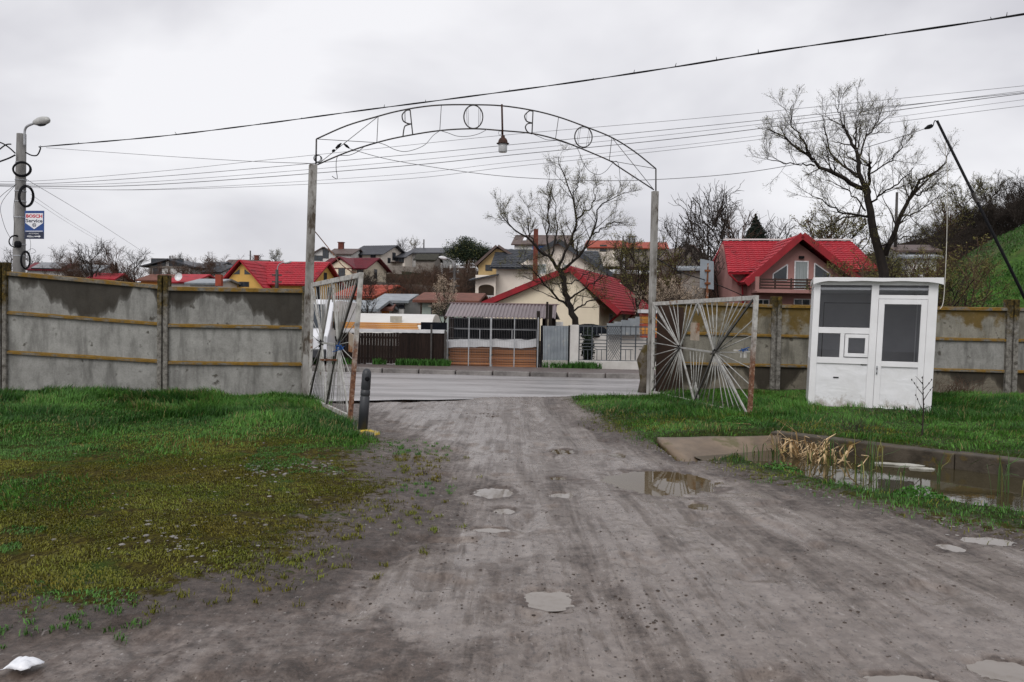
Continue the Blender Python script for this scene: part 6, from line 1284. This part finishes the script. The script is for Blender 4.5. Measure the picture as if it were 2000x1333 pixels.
TR_ = [('bareB', 112, 486, 118, 'slim bare tree at the far left behind the solar roof', .8, None), ('bareA', 180, 480, 92, 'wide bare tree over the left fence, left of the dark trees', 1.3, None), ('bareC', 225, 486, 96, 'bare tree over the left fence, second from the left', 1.2, None), ('bareB', 262, 492, 98, 'bare tree over the left fence beside the unfinished building', 1.2, None), ('bareA', 350, 500, 130, 'faint bare tree behind the unfinished building', 1.2, None),
 ('bareA', 540, 492, 150, 'bare tree on the skyline behind the yellow house', 1.3, 'bud'), ('bareB', 787, 470, 150, 'bare tree on the skyline left of the white hilltop house', 1.0, None), ('bareC', 806, 472, 152, 'yellow-green budding tree beside the white hilltop house', .9, 'bud'),
 ('bareA', 718, 556, 46, 'small bare fruit tree in front of the orange house', 1.1, None), ('bareC', 762, 560, 60, 'reddish bare tree behind the polytunnel', 1.1, None), ('bareC', 798, 540, 66, 'rusty brown bare tree above the polytunnel', 1.3, None), ('bareC', 782, 566, 58, 'thin reddish tree by the small white house', .9, None), ('bareC', 838, 545, 80, 'brown bare tree on the slope below the mossy shed', 1.4, None),
 ('bareA', 868, 556, 44, 'blossoming tree with pale flowers beside the brown shed roof', 1.0, 'blossom'), ('bareB', 1222, 472, 70, 'tall budding tree right of the red roof', .8, 'bud'), ('bareA', 1246, 478, 46, 'dark budding tree beside the right arch post', 1.0, 'bud'), ('bareC', 1300, 500, 52, 'budding tree just right of the right arch post', 1.1, 'bud'), ('bareB', 1340, 470, 66, 'bare tree left of the tall dark pair above the road sign', 1.0, None),
 ('bareA', 1385, 394, 74, 'tall dark bare tree, left of the pair above the road sign', 1.0, None), ('bareB', 1415, 390, 76, 'tall dark bare tree, right of the pair above the road sign', 1.0, None), ('bareC', 1445, 425, 84, 'bare tree left of the pink house roof', 1.0, None), ('bareB', 1500, 440, 95, 'faint bare tree behind the pink house roof, left', 1.2, None),
 ('bareC', 1600, 434, 88, 'brown tree behind the pink house roof ridge', 1.5, 'bud'), ('bareA', 1650, 436, 90, 'brown tree behind the right end of the pink house roof', 1.5, 'bud'), ('bareA', 1890, 362, 82, 'bare tree on the right hill beside the leaning pole', 1.2, 'bud'), ('bareB', 1935, 352, 86, 'tallest bare tree on the right hilltop', 1.1, 'bud'), ('bareC', 1850, 400, 80, 'bare tree on the right hill behind the rope', 1.2, 'bud'), ('bareA', 1985, 372, 88, 'bare tree at the right edge of the hilltop', 1.2, None), ('bareC', 2040, 380, 90, 'bare tree beyond the right edge of the hill', 1.2, None),
 ('bareA', 1320, 440, 100, 'faint bare tree on the skyline right of the right arch post', 1.1, None), ('bareB', 20, 490, 120, 'bare tree at the left edge behind the concrete pole', 1.3, None), ('bareA', 60, 500, 125, 'low bare tree behind the blue sign pole', 1.4, None), ('bareC', 140, 498, 110, 'low bare tree right of the solar roof', 1.5, None), ('bareB', 500, 500, 155, 'thin bare tree above the brown hipped roof', 1.2, None)]
for t_ in TR_: tree(*t_)
for px, yt, Y, lb, w, ex, key in [(700, 540, 90, 'dark shrub on the slope below the maroon roof', 1.3, None, 'bushA'), (750, 545, 92, 'dark shrub above the small white house', 1.4, None, 'bushC'), (850, 530, 100, 'brown shrub on the slope left of the utility pole', 1.6, None, 'bushB'), (905, 520, 104, 'brown shrub on the slope right of the utility pole', 1.6, None, 'bushB'), (820, 556, 64, 'reddish shrub left of the mint house', 1.3, None, 'bushB'), (920, 545, 90, 'dark shrub left of the arched porch', 1.4, None, 'bushA'), (1300, 572, 40, 'white-flowering shrub right of the arch post', .9, 'blossom', 'bushA'), (1335, 575, 42, 'low twiggy shrub left of the road sign', .9, None, 'bushC'), (1420, 520, 62, 'dark shrub left of the pink house', 1.3, None, 'bushA'), (1695, 541, 40, 'budding shrub under the pink house roof edge', 1.2, 'bud', 'bushC'), (1750, 515, 38, 'budding shrub right of the big willow trunk', 1.3, 'bud', 'bushB'), (1795, 520, 40, 'olive shrub left of the hanging rope', 1.3, 'bud', 'bushC'), (1870, 520, 42, 'olive shrub at the foot of the green slope', 1.0, 'bud', 'bushB')]:
    tree(key, px, yt, Y, lb, w, ex, name='shrub')
# dark dense evergreen and conifers
def leafball(name, label, px, ytop, Y, rx, hpx, m, n, size, cat='tree', z0=None, extra=None, cone=False, seed=1):
    rg = np.random.default_rng(seed); c = P(px, ytop, Y); H_ = hpx*Y/F; z0 = c.z-H_ if z0 is None else z0; H_ = c.z-z0; rx = rx*Y/F
    T = thing(name, label, cat, (c.x, Y, z0)); MB().tube([(0, 0, -.3), (0, 0, H_*.7)], [max(.04, rx*.08), .02], 7).build('trunk', MT['bark'], T, local=True)
    k = 160 if cone else 40; cc = rg.normal(size=(k, 3))*.38; h_ = rg.uniform(0, 1, k)**(1.3 if cone else 1)
    if cone: ctr = np.c_[np.cos(rg.uniform(0, 6.28, k)), np.sin(rg.uniform(0, 6.28, k)), h_]; ctr[:, :2] *= ((1-h_)*rx*.8)[:, None]; ctr[:, 2] *= H_
    else: ctr = cc*np.array([rx, rx, H_*.42])+np.array([0, 0, H_*.52])
    pi = rg.integers(0, k, n); sp = np.array([rx*.2, rx*.2, H_*.07 if cone else H_*.12])
    p = ctr[pi]+rg.normal(size=(n, 3))*sp*((1.05-h_[pi])[:, None] if cone else 1); p[:, 2] = np.clip(p[:, 2], .02*H_, H_); d = nrm(rg.normal(size=(n, 3)))*size; e = nrm(rg.normal(size=(n, 3)))*size*.5
    v = np.stack([p-d, p+e, p+d, p-e], 1).reshape(-1, 3); link('crown', npmesh('crown', v, np.arange(n*4).reshape(-1, 4), MT[m]), T)
    if extra: p = p[:n//8]; d = d[:n//8]*.8; e = e[:n//8]; v = np.stack([p-d, p+e, p+d, p-e], 1).reshape(-1, 3)*np.array([1.08, 1.08, 1.0]); link('young_leaves', npmesh('young_leaves', v, np.arange(len(v)).reshape(-1, 4), MT[extra]), T)
    return T
leafball('evergreen_tree', 'rounded dark evergreen on the skyline left of the cream house', 912, 464, 140, 34, 56, 'evergreen', 16000, .13, extra='bud', seed=3)
leafball('evergreen_tree', 'low evergreen right of the rounded dark tree on the skyline', 945, 482, 140, 16, 36, 'evergreen', 7000, .13, seed=4)
leafball('conifer', 'small dark conifer on the skyline left of the pink house', 1476, 419, 90, 22, 60, 'conifer', 14000, .11, cone=True, seed=5)
leafball('conifer', 'pointed dark conifer among the bare trees, far left', 227, 515, 100, 8, 40, 'conifer', 5000, .1, cone=True, seed=6)
leafball('evergreen_shrub', 'dark evergreen shrub behind the white grille', 1152, 638, YF+.6, 14, 72, 'evergreen', 2600, .045, 'shrub', .1, seed=7)
# hillside scrub: one mass nobody could count
def scrub(name, label, spots, keys, seed):
    rg = np.random.default_rng(seed); parts = []
    for i, (x, y, h, w) in enumerate(spots):
        v, q = GT[keys[i % len(keys)]][2]; a = rg.uniform(0, 6.28); c, s_ = math.cos(a), math.sin(a)
        q = q[rg.random(len(q)) < .55] if False else q
        vv = np.c_[(v[:, 0]*c-v[:, 1]*s_)*h*w+x, (v[:, 0]*s_+v[:, 1]*c)*h*w+y, v[:, 2]*h+gz(x, y)-.1]; parts.append((vv, q))
    v, q = merge(parts); return v, q
rg = np.random.default_rng(9); sp = []
for i in range(70):                                  # right hilltop, behind the green slope
    y = rg.uniform(68, 104); px = rg.uniform(1700, 2080); sp.append(((px-CX)/F*y, y, rg.uniform(2.4, 4.0), 1.3))
v, q = scrub('s', '', sp, ['bushA', 'bushC', 'bushB'], 1); link('hillside_scrub', npmesh('hillside_scrub', v, q, MT['twig']), label='dense dark scrub along the top of the right hill', kind='stuff')
sp = []
for i in range(60):
    y = rg.uniform(84, 116); px = rg.uniform(660, 960); sp.append(((px-CX)/F*y, y, rg.uniform(.9, 2.0) if px < 830 else rg.uniform(1.2, 3.0), 1.6))
for i in range(26): y = rg.uniform(92, 135); px = rg.uniform(40, 480); sp.append(((px-CX)/F*y, y, rg.uniform(2., 4.0), 1.4))
for i in range(34): y = rg.uniform(60, 118); px = rg.uniform(1200, 1460); sp.append(((px-CX)/F*y, y, rg.uniform(2., 3.6), 1.3))
for i in range(46): y = rg.uniform(80, 120); px = rg.uniform(1430, 1800); sp.append(((px-CX)/F*y, y, rg.uniform(2.0, 3.6), 1.4))
v, q = scrub('s', '', sp, ['bushB', 'bushA', 'bushC'], 2); link('slope_scrub', npmesh('slope_scrub', v, q, MT['twigred']), label='brown leafless undergrowth covering the slope between the houses', kind='stuff')
# ================================================================ grass and small things
def blades(x, y, z, h, w, lean, rg, col, tilt=None):
    n = len(x); a = rg.uniform(0, 2*np.pi, n); c, s_ = np.cos(a), np.sin(a); la = rg.uniform(0, 2*np.pi, n) if tilt is None else tilt; lx_, ly_ = np.cos(la)*lean*h, np.sin(la)*lean*h
    b0 = np.c_[x-c*w, y-s_*w, z-.01]; b1 = np.c_[x+c*w, y+s_*w, z-.01]; m0 = np.c_[x-c*w*.8+lx_*.35, y-s_*w*.8+ly_*.35, z+h*.6]; m1 = np.c_[x+c*w*.8+lx_*.35, y+s_*w*.8+ly_*.35, z+h*.6]; t = np.c_[x+lx_, y+ly_, z+h*(1-.35*np.minimum(lean, 1.2)**2)]
    v = np.stack([b0, b1, m0, m1, t], 1).reshape(-1, 3); k = np.arange(n)*5
    f = np.concatenate([np.c_[k, k+1, k+3], np.c_[k, k+3, k+2], np.c_[k+2, k+3, k+4]]); cc = np.repeat(col[:, None, :], 5, 1)*np.array([.6, .6, 1.0, 1.0, 1.12])[None, :, None]*0+np.repeat(col[:, None, :], 5, 1); return v, f, cc.reshape(-1, 3)
rg = np.random.default_rng(5)
def gcol(n, x, y):
    t = fbm(x*.9, y*.9, 91, 4); t = np.clip((t-.3)/.4, 0, 1)+rg.normal(size=n)*.18; t = np.clip(t, 0, 1)[:, None]
    c = np.array([.018, .066, .008])*(1-t)+np.array([.080, .195, .030])*t; dry = (rg.random(n) < .03+.16*sst(.55, .7, fbm(x*1.7, y*1.7, 191, 3)))[:, None]; c = np.where(dry, np.array([.20, .165, .065]), c)
    return c*rg.uniform(.6, 1.5, (n, 1))
def field(N, x0, x1, y0, y1, dens, hfun, w, lean, name, label, colf=gcol, bias=0.0):
    x = rg.uniform(x0, x1, N); y = y0+(y1-y0)*rg.random(N)**(1+bias); k = rg.random(N) < dens(x, y); x, y = x[k], y[k]; n = len(x); z = ground_h(x, y); h = hfun(x, y)*rg.uniform(.55, 1.35, n)
    tilt = 6.28*fbm(x*.6, y*.6, 95, 3)*2+rg.normal(size=n)*.9
    v, f, c = blades(x, y, z, h, w*rg.uniform(.7, 1.3, n), np.clip(rg.normal(.55, .3, n)*lean, 0, 1.4), rg, colf(n, x, y), tilt)
    link(name, npmesh(name, v, f, MT['grass'], False, c), label=label, kind='stuff')
def clump(x, y): return .45+1.25*sst(.35, .65, fbm(x*2.6, y*2.6, 197, 3))
def hl_(x, y): return (.026+.052*sst(9.4, 11.8, y)*(.5+fbm(x*1.2, y*1.2, 97, 3)))*clump(x, y)+.05*sst(14.2, 15.0, y)*sst(-4.5, -6.5, x)*fbm(x*2, y*2, 98, 2)
field(190000, -9.5, -.8, 6.2, 15.75, lambda x, y: np.clip(lush(x, y)*1.1, 0, 1)*(y < 15.05+.065*(x+9)+.28), hl_, .0042, 1.0, 'long_grass', 'lush green grass in front of the left concrete fence')
def hr_(x, y):
    pd = polydist(x, y, POND); return .56*(.05+.09*(fbm(x*1.3, y*1.3, 99, 3)))*(.75+.5*sst(12, 14, y))*clump(x, y)*(.5+.5*sst(.1, .9, x-np.interp(y, *RX)))
ka, kb_ = Kp(0, 0), Kp(1, 0)
def kfront(x, y):
    u_ = ((x-ka.x)*(kb_.x-ka.x)+(y-ka.y)*(kb_.y-ka.y))/KW**2; w_ = (x-ka.x)*kn.x+(y-ka.y)*kn.y
    return (u_ > .02) & (u_ < .98) & (w_ > -.5) & (w_ < .02) & (fbm(x*3, y*3, 301, 2) > .38)
def indrive(x, y):
    u_ = ((x-ka.x)*(kb_.x-ka.x)+(y-ka.y)*(kb_.y-ka.y))/KW**2; w_ = (x-ka.x)*kn.x+(y-ka.y)*kn.y
    return ~((u_ > .0) & (u_ < 1.0) & (w_ > .02) & (w_ < KD))
field(210000, 1.2, 11.5, 3.6, 18.8, lambda x, y: lush(x, y)*indrive(x, y)*(y < 18.5)*(polydist(x, y, APR) < -.02)*(1-.8*kfront(x, y)), hr_, .0042, 1.0, 'long_grass', 'lush green grass around the kiosk, right gate leaf and pond')
def mcol(n, x, y):
    t = np.clip(fbm(x*1.5, y*1.5, 93, 4)*1.8-.4, 0, 1)[:, None]; c = np.array([.135, .115, .012])*(1-t)+np.array([.14, .175, .02])*t
    g = (fbm(x*.9, y*.9, 94, 3) > .60)[:, None]; c = np.where(g, np.array([.07, .17, .03]), c); return c*rg.uniform(.5, 1.35, (n, 1))
def mden(x, y): return np.clip(mossy(x, y)*1.15-.1, 0, 1)*sst(.36, .60, fbm(x*4.5, y*4.5, 92, 4)+.30*(mossy(x, y)-.6))*(1-lush(x, y)*.7)
field(330000, -7.5, .2, 3.0, 10.8, mden, lambda x, y: .010+.020*fbm(x*3, y*3, 96, 3), .0034, 1.9, 'mossy_turf', 'sparse yellow-green moss and short turf on the left', mcol, .6)
field(26000, 1.0, 5.5, 5.0, 13.5, lambda x, y: np.clip(mossy(x, y)*1.4, 0, 1)*(polydist(x, y, POND) < -.02)*sst(.35, .55, fbm(x*5, y*5, 90, 3)), lambda x, y: .03+.03*fbm(x*3, y*3, 96, 3), .0035, 1.4, 'mossy_turf', 'short mossy turf along the right edge of the track', mcol)
# single tufts straying onto the mud
tx, ty = [], []
for i in range(250):
    y = rg.uniform(3.4, 10.5); x = float(np.interp(y, *LX))+abs(rg.normal(0, .36))-.15; k = rg.integers(8, 26); tx.append(x+rg.normal(0, .018, k)); ty.append(y+rg.normal(0, .018, k))
tx, ty = np.concatenate(tx), np.concatenate(ty); n = len(tx)
v, f, c = blades(tx, ty, ground_h(tx, ty), rg.uniform(.012, .04, n), np.full(n, .0034), rg.uniform(.3, 1.3, n), rg, mcol(n, tx, ty)); link('stray_tufts', npmesh('stray_tufts', v, f, MT['grass'], False, c), label='small stray grass tufts on the muddy left margin of the track', kind='stuff')
# grass along the far fence and tufts on the far slope
def gfar(n, x, y): return np.array([.045, .13, .022])*rg.uniform(.5, 1.3, (n, 1))
xx = rg.uniform(-6, 5, 9000); yy = YF-.35+rg.random(9000)*.3; k = fbm(xx*.9, yy*.9, 88, 3)+np.where(xx < -1.8, .12, -.14) > .5; xx, yy = xx[k], yy[k]
v, f, c = blades(xx, yy, np.full(len(xx), .115), rg.uniform(.08, .24, len(xx)), np.full(len(xx), .011), rg.uniform(.1, .8, len(xx)), rg, gfar(len(xx), xx, yy)); link('verge_grass', npmesh('verge_grass', v, f, MT['grass'], False, c), label='green grass tufts along the foot of the far fences', kind='stuff')
n = 110000; yy = rg.uniform(36, 74, n); xx = rg.uniform(24, 50, n)
k = rg.random(n) < sst(22, 27, xx)*(1-sst(66, 76, yy+xx*.2)); xx, yy = xx[k], yy[k]
v, f, c = blades(xx, yy, ground_h(xx, yy), rg.uniform(.06, .2, len(xx)), np.full(len(xx), .03), rg.uniform(.2, 1, len(xx)), rg, np.array([.045, .11, .022])*rg.uniform(.5, 1.4, (len(xx), 1))); link('slope_grass', npmesh('slope_grass', v, f, MT['grass'], False, c), label='bright green grass on the steep slope at the right', kind='stuff')
# ---------------------------------------------------------------- pond: kerb, apron, reeds
p0, p1 = Vector((3.62, 11.75, .06)), Vector((9.5, 5.75, .06)); dv = (p1-p0).normalized(); pv_ = Vector((-dv.y, dv.x, 0))
T = thing('pond_kerb', 'low concrete edge along the far side of the pond', 'kerb', (5.9, 9.8, -.3)); L = (p1-p0).length; nseg = 7
for i in range(nseg):
    a = p0+dv*(L*i/nseg+.004); c = p0+dv*(L*(i+1)/nseg-.004); j = rng.uniform(-.012, .012)
    b = MB(); b.hexa([a+pv_*0+Vector((0, 0, -.6)), c+Vector((0, 0, -.6)), c+pv_*.2+Vector((0, 0, -.6)), a+pv_*.2+Vector((0, 0, -.6)), a+Vector((0, 0, -.01+j)), c+Vector((0, 0, -.01+j)), c+pv_*.2+Vector((0, 0, j)), a+pv_*.2+Vector((0, 0, j))]); b.build('kerb_block', MT['dampkerb'], T, bevel=.015)
b = MB(); n1, n2 = 14, 8
c00, c10, c11, c01 = G(1298, 860, 0), G(1345, 894, -.08), G(1530, 880, -.14), G(1526, 850, .05)
c00.x -= .1
for j in range(n2+1):
    for i in range(n1+1):
        u, v_ = i/n1, j/n2; p = (c00*(1-u)+c01*u)*(1-v_)+(c10*(1-u)+c11*u)*v_; p.z = .045-.24*v_**1.1-.012*(1-u)+.02*float(fbm(np.array([p.x*3]), np.array([p.y*3]), 4, 3)[0]-.5); b.v.append(p)
b.f = [(j*(n1+1)+i, (j+1)*(n1+1)+i, (j+1)*(n1+1)+i+1, j*(n1+1)+i+1) for j in range(n2) for i in range(n1)]
o = b.build('concrete_apron', MT['tanconc'], None, smooth=True, label='tan concrete slab sloping into the left end of the pond', cat='slab'); o.modifiers.new('s', 'SOLIDIFY').thickness = .12
def reeds(label, spots, dry, seed, name, group=None):
    rr = random.Random(seed); V_, Fs, Cs = [], [], []
    for x, y, h, w, le, dr_ in spots:
        a = rr.uniform(0, 6.28) if dr_ is None else dr_; d = Vector((math.cos(a), math.sin(a), 0)); sd_ = Vector((-d.y, d.x, 0))*w/2; z = -.18
        kink = rr.uniform(.45, .75); base = Vector((x, y, z)); pts = [base, base+Vector((0, 0, h*.35))+d*le*h*.08, base+Vector((0, 0, h*kink))+d*le*h*.25, base+Vector((0, 0, h*(kink+.12*(1-le))))+d*le*h*.6, base+Vector((0, 0, h*max(.12, (1-le*.75))))+d*le*h*.95]
        if dry:
            e_ = Vector((rr.gauss(0, .8), rr.gauss(0, .5), rr.uniform(-.9, .5))).normalized()*h*rr.uniform(.35, .8); kp_ = base+Vector((0, 0, h*kink))+d*le*h*rr.uniform(.1, .5); pts = [base, base.lerp(kp_, .5), kp_, kp_+e_*.5, kp_+e_]
            for p in pts: p.z = max(p.z, -.12)
        col = (np.array([.62, .45, .25]) if rr.random() < .75 else np.array([.42, .28, .13])) if dry else (np.array([.045, .095, .02]) if rr.random() < .7 else np.array([.16, .16, .045])); col = col*rr.uniform(.7, 1.2)
        k = len(V_); ws = (.8, 1, 1, .7, .12)
        for p, ww in zip(pts, ws): V_ += [p-sd_*ww, p+sd_*ww+Vector((0, 0, .004))]; Cs += [col*(1.0), col]
        Fs += [(k+2*i, k+2*i+1, k+2*i+3, k+2*i+2) for i in range(4)]
    c = Vector((sum(s[0] for s in spots)/len(spots), sum(s[1] for s in spots)/len(spots), -.18)); v = np.array([tuple(p-c) for p in V_])
    T = thing(name, label, 'reeds', c, 0, group); link('leaf_blades', npmesh('leaf_blades', v, np.array(Fs), MT['reed'], False, np.array(Cs)), T)
rr = random.Random(6); sp_ = []
for i in range(95):
    px = rr.gauss(1585, 36); g_ = G(px, 905+(px-1585)*.16+rr.uniform(-14, 12), -.2); sp_.append((g_.x, g_.y, rr.uniform(.24, .46), rr.uniform(.020, .036), rr.uniform(.35, 1.15), rr.choice([rr.uniform(2.4, 3.9), rr.uniform(2.6, 3.6), rr.uniform(-.5, .6)])))
reeds('clump of broken straw-coloured reeds at the near edge of the pond', sp_, True, 1, 'dry_reeds')
def gre(px, py, n, sx, h, label, seed):
    r3 = random.Random(seed); s_ = []
    for i in range(n): g_ = G(px+r3.gauss(0, sx), py+r3.uniform(-5, 5), -.2); s_.append((g_.x, g_.y, h*r3.uniform(.6, 1.2), r3.uniform(.009, .015), r3.uniform(.05, .5), None))
    reeds(label, s_, False, seed, 'green_reeds')
for a in ((1515, 905, 16, 12, .30, 'green reed shoots left of the straw clump', 2), (1625, 918, 26, 22, .40, 'green reed shoots among the straw clump', 3), (1705, 925, 22, 14, .46, 'tall green reed shoots right of the straw clump', 4), (1690, 950, 12, 16, .30, 'short reed shoots in front of the kiosk reflection', 5), (1757, 955, 5, 4, .30, 'small reed tuft in the kiosk reflection', 6), (1833, 955, 7, 4, .44, 'lone tall reed tuft right of the kiosk reflection', 7), (1965, 980, 12, 12, .55, 'tall reeds at the right edge of the pond', 8), (1470, 900, 10, 12, .22, 'short reed shoots at the left end of the pond', 9), (1442, 893, 6, 5, .16, 'tiny reed tuft by the tan slab', 10), (1728, 965, 7, 12, .2, 'sparse reed stubs at the near bank', 11)): gre(*a)
for px, py, n, lb in ((1795, 975, 500, 'low bright green weed on the near bank of the pond'), (1522, 918, 380, 'bright green weed beside the straw reeds'), (1440, 838, 380, 'bright green weed at the foot of the right gate leaf')):
    c = G(px, py, .0); r4 = np.random.default_rng(px); ang = r4.uniform(0, 6.28, n); rad = np.sqrt(r4.random(n))*.20; p = np.c_[rad*np.cos(ang)*1.3, rad*np.sin(ang), .10*(1-(rad/.20)**2)*r4.uniform(.3, 1.2, n)+.02]; d = nrm(r4.normal(size=(n, 3)))*.016; e = nrm(r4.normal(size=(n, 3)))*.012
    v = np.stack([p-d, p+e, p+d, p-e], 1).reshape(-1, 3); link('weed', npmesh('weed', v, np.arange(n*4).reshape(-1, 4), MT['grass'], False, np.repeat(np.array([.05, .15, .02])*r4.uniform(.6, 1.3, (n, 1)), 4, 0)), None, (c.x, c.y, gz(c.x, c.y)), label=lb, cat='weed')
MT['foam'] = mat('dirty_foam', (.46, .45, .41), (.30, .29, .25), 9, .7, .4, 30)
# foam sheets floating on the pond
for i, (px, py, a, bb, lb) in enumerate(((1752, 908, .30, .05, 'long pale foam scrap floating on the pond'), (1800, 916, .14, .035, 'short pale foam scrap floating on the pond, right of the long one'))):
    b = MB(); c = G(px, py, -.125); b.lathe([(.9, -.02), (1, .0), (.8, .012)], (0, 0, 0), 12); r5 = random.Random(i); b.v = [Vector((p.x*a*r5.uniform(.85, 1.1), p.y*bb*r5.uniform(.8, 1.15), p.z+r5.uniform(0, .008)))+c+Vector((0, -.25*(p.x*a), 0)) for p in b.v]; b.build('foam_scrap', MT['foam'], None, label=lb, cat='foam scrap')
# sapling in front of the kiosk
c = G(1802, 862, .02); T = thing('sapling', 'thin leafless sapling in front of the kiosk door', 'sapling', c); b = MB(); Yc = c.y
st = [(1798, 880), (1801, 850), (1804, 800), (1803, 770), (1802, 735)]
b.tube([P(x, y, Yc) for x, y in st], [.012, .011, .009, .006, .003], 6)
for q in ([(1804, 805), (1796, 790), (1789, 772)], [(1803, 772), (1792, 758), (1781, 742)], [(1803, 762), (1814, 750), (1820, 742)], [(1804, 782), (1813, 768), (1821, 757)], [(1804, 800), (1811, 796), (1819, 794)], [(1802, 832), (1788, 818), (1771, 796)], [(1803, 752), (1795, 742), (1788, 735)], [(1799, 870), (1790, 850), (1788, 828)]): b.tube([P(x, y, Yc+rng.uniform(-.1, .1)) for x, y in q], [.006, .004, .002], 5)
b.build('stem', MT['twig'], T, smooth=True); b = MB(); r6 = random.Random(3)
for x, y in [(1789, 772), (1792, 780), (1781, 742), (1786, 749), (1792, 757), (1802, 738), (1803, 748), (1802, 757), (1820, 742), (1815, 749), (1821, 757), (1817, 762), (1819, 794), (1771, 796), (1777, 806), (1784, 813), (1803, 768), (1804, 790)]: b.lathe([(.002, -.014), (.009, -.004), (.009, .004), (.002, .014)], P(x+r6.uniform(-1, 1), y, Yc), 6)
b.build('buds', MT['bark'], T)
# dry twigs by the kiosk
b = MB(); r7 = random.Random(4)
for i in range(60):
    px = r7.gauss(1670, 20); a = G(px, 845+r7.uniform(-6, 6), .03); d = Vector((r7.gauss(0, .12), r7.gauss(0, .08), r7.uniform(.12, .34))); b.tube([a, a+d*.5+Vector((r7.gauss(0, .02), 0, 0)), a+d], [.003, .0025, .0015], 3)
b.build('dry_weed', MT['twig'], None, label='dry leafless weed in front of the kiosk window side', cat='weed')
b = MB()
for i in range(70):
    px = r7.gauss(1870, 22); a = P(px, 775, 18.2); a.z = .05; d = Vector((r7.gauss(0, .3), r7.gauss(0, .1), r7.uniform(.1, .5))); b.tube([a, a+d*.5+Vector((0, 0, .1)), a+d], [.005, .004, .002], 3)
b.build('dry_weed', MT['twigred'], None, label='dead brown weed against the right fence beyond the kiosk', cat='weed')
# litter
c = G(45, 1303, .02); b = MB(); n = 12; r8 = np.random.RandomState(2)
for j in range(n+1):
    for i in range(n+1):
        u, v_ = i/n*2-1, j/n*2-1; e = max(abs(u), abs(v_)); z = .012+.045*max(0, 1-e*e)*(.4+float(fbm(np.array([u*2.2+5]), np.array([v_*2.2]), 3, 4)[0]))+.02*float(fbm(np.array([u*4]), np.array([v_*4+9]), 7, 3)[0]-.5)
        b.v.append(c+Vector((.062*u*(1+.15*math.sin(v_*3))+.01*v_, .045*v_*(1+.2*math.sin(u*4)), z*.7)))
b.f = [(j*(n+1)+i, j*(n+1)+i+1, (j+1)*(n+1)+i+1, (j+1)*(n+1)+i) for j in range(n) for i in range(n)]
o = b.build('plastic_scrap', MT['plastic_white'], None, smooth=True, label='crumpled white plastic scrap on the mud at the lower left', cat='litter'); o.modifiers.new('s', 'SOLIDIFY').thickness = .003
# stones
sm = []
for k_ in range(4):
    b = MB(); r9 = random.Random(k_); b.lathe([(.8, -.3), (1, .0), (.7, .32)], (0, 0, 0), 6); b.v = [Vector((p.x*r9.uniform(.75, 1.15), p.y*r9.uniform(.7, 1.1), p.z*r9.uniform(.8, 1.1))) for p in b.v]; sm.append((np.array([tuple(p) for p in b.v]), b.f))
def stones(name, label, spots, mat_):
    V_, Fs = [], []; r_ = random.Random(5); o = 0; zz = ground_h(np.array([q[0] for q in spots]), np.array([q[1] for q in spots]))
    for (x, y, sz), z in zip(spots, zz):
        v, f = sm[r_.randrange(4)]; a = r_.uniform(0, 6.28); c, s = math.cos(a)*sz, math.sin(a)*sz; sq = r_.uniform(.6, 1.3)
        V_.append(np.c_[x+v[:, 0]*c-v[:, 1]*s*sq, y+v[:, 0]*s+v[:, 1]*c*sq, z+sz*.15+v[:, 2]*sz*r_.uniform(.45, .9)]); Fs += [tuple(i+o for i in q) for q in f]; o += len(v)
    link(name, mesh(name, np.concatenate(V_).tolist(), Fs, mat_), label=label, kind='stuff')
r_ = random.Random(15); sp_ = []
for px, py, sx, sy, n, big in ((530, 925, 60, 9, 70, .018), (620, 915, 30, 5, 25, .016), (480, 935, 90, 14, 50, .016), (310, 1050, 60, 20, 50, .016), (560, 1020, 140, 40, 80, .014), (370, 1085, 60, 18, 40, .015), (300, 960, 200, 60, 60, .012)):
    for i in range(n): g_ = G(px+r_.gauss(0, sx), py+r_.gauss(0, sy)); sp_.append((g_.x, g_.y, big*r_.choice([.4, .5, .6, .8, 1, 1.4])))
stones('pebbles', 'scattered grey pebbles in the mossy turf', sp_, MT['stone'])
sp_ = []
for i in range(420): y = r_.uniform(4.2, 10.5); x = float(np.interp(y, *RX))-r_.uniform(-.1, .55)**1; sp_.append((x, y, r_.choice([.005, .006, .008, .011, .016])))
for i in range(500): y = r_.uniform(3.2, 15); x = r_.uniform(-1.6, 2.6); sp_.append((x, y, r_.choice([.004, .005, .006, .008])))
stones('gravel', 'loose gravel on the track and its right edge', sp_, MT['stone'])
sp_ = []
for i in range(5200):
    y = 3.0+9*r_.random()**1.8; x = r_.uniform(-2.6, 3.6)*(.7+y/12); sp_.append((x, y, r_.choice([.002, .0025, .003, .004, .005, .007])))
stones('grit', 'dark grit strewn over the wet track', sp_, mat('dark_grit', (.10, .082, .073), (.04, .032, .028), 40, .6, .3, 80))
sp_ = []
for px, py, sx, sy, n in ((955, 811, 16, 3, 40), (1010, 1000, 300, 120, 160), (640, 1180, 90, 26, 41), (1230, 1180, 60, 30, 60), (1700, 1110, 150, 60, 80), (860, 1030, 40, 60, 60)):
    for i in range(n): g_ = G(px+r_.gauss(0, sx), py+r_.gauss(0, sy)); sp_.append((g_.x, g_.y, r_.choice([.004, .005, .006, .008, .012, .018]) if n == 40 else r_.choice([.004, .006, .008, .012])))
stones('mud_clods', 'dark clods of mud lying on the wet track', sp_, mat('mud_clod', (.075, .058, .048), (.04, .03, .025), 30, .7, .5, 80))
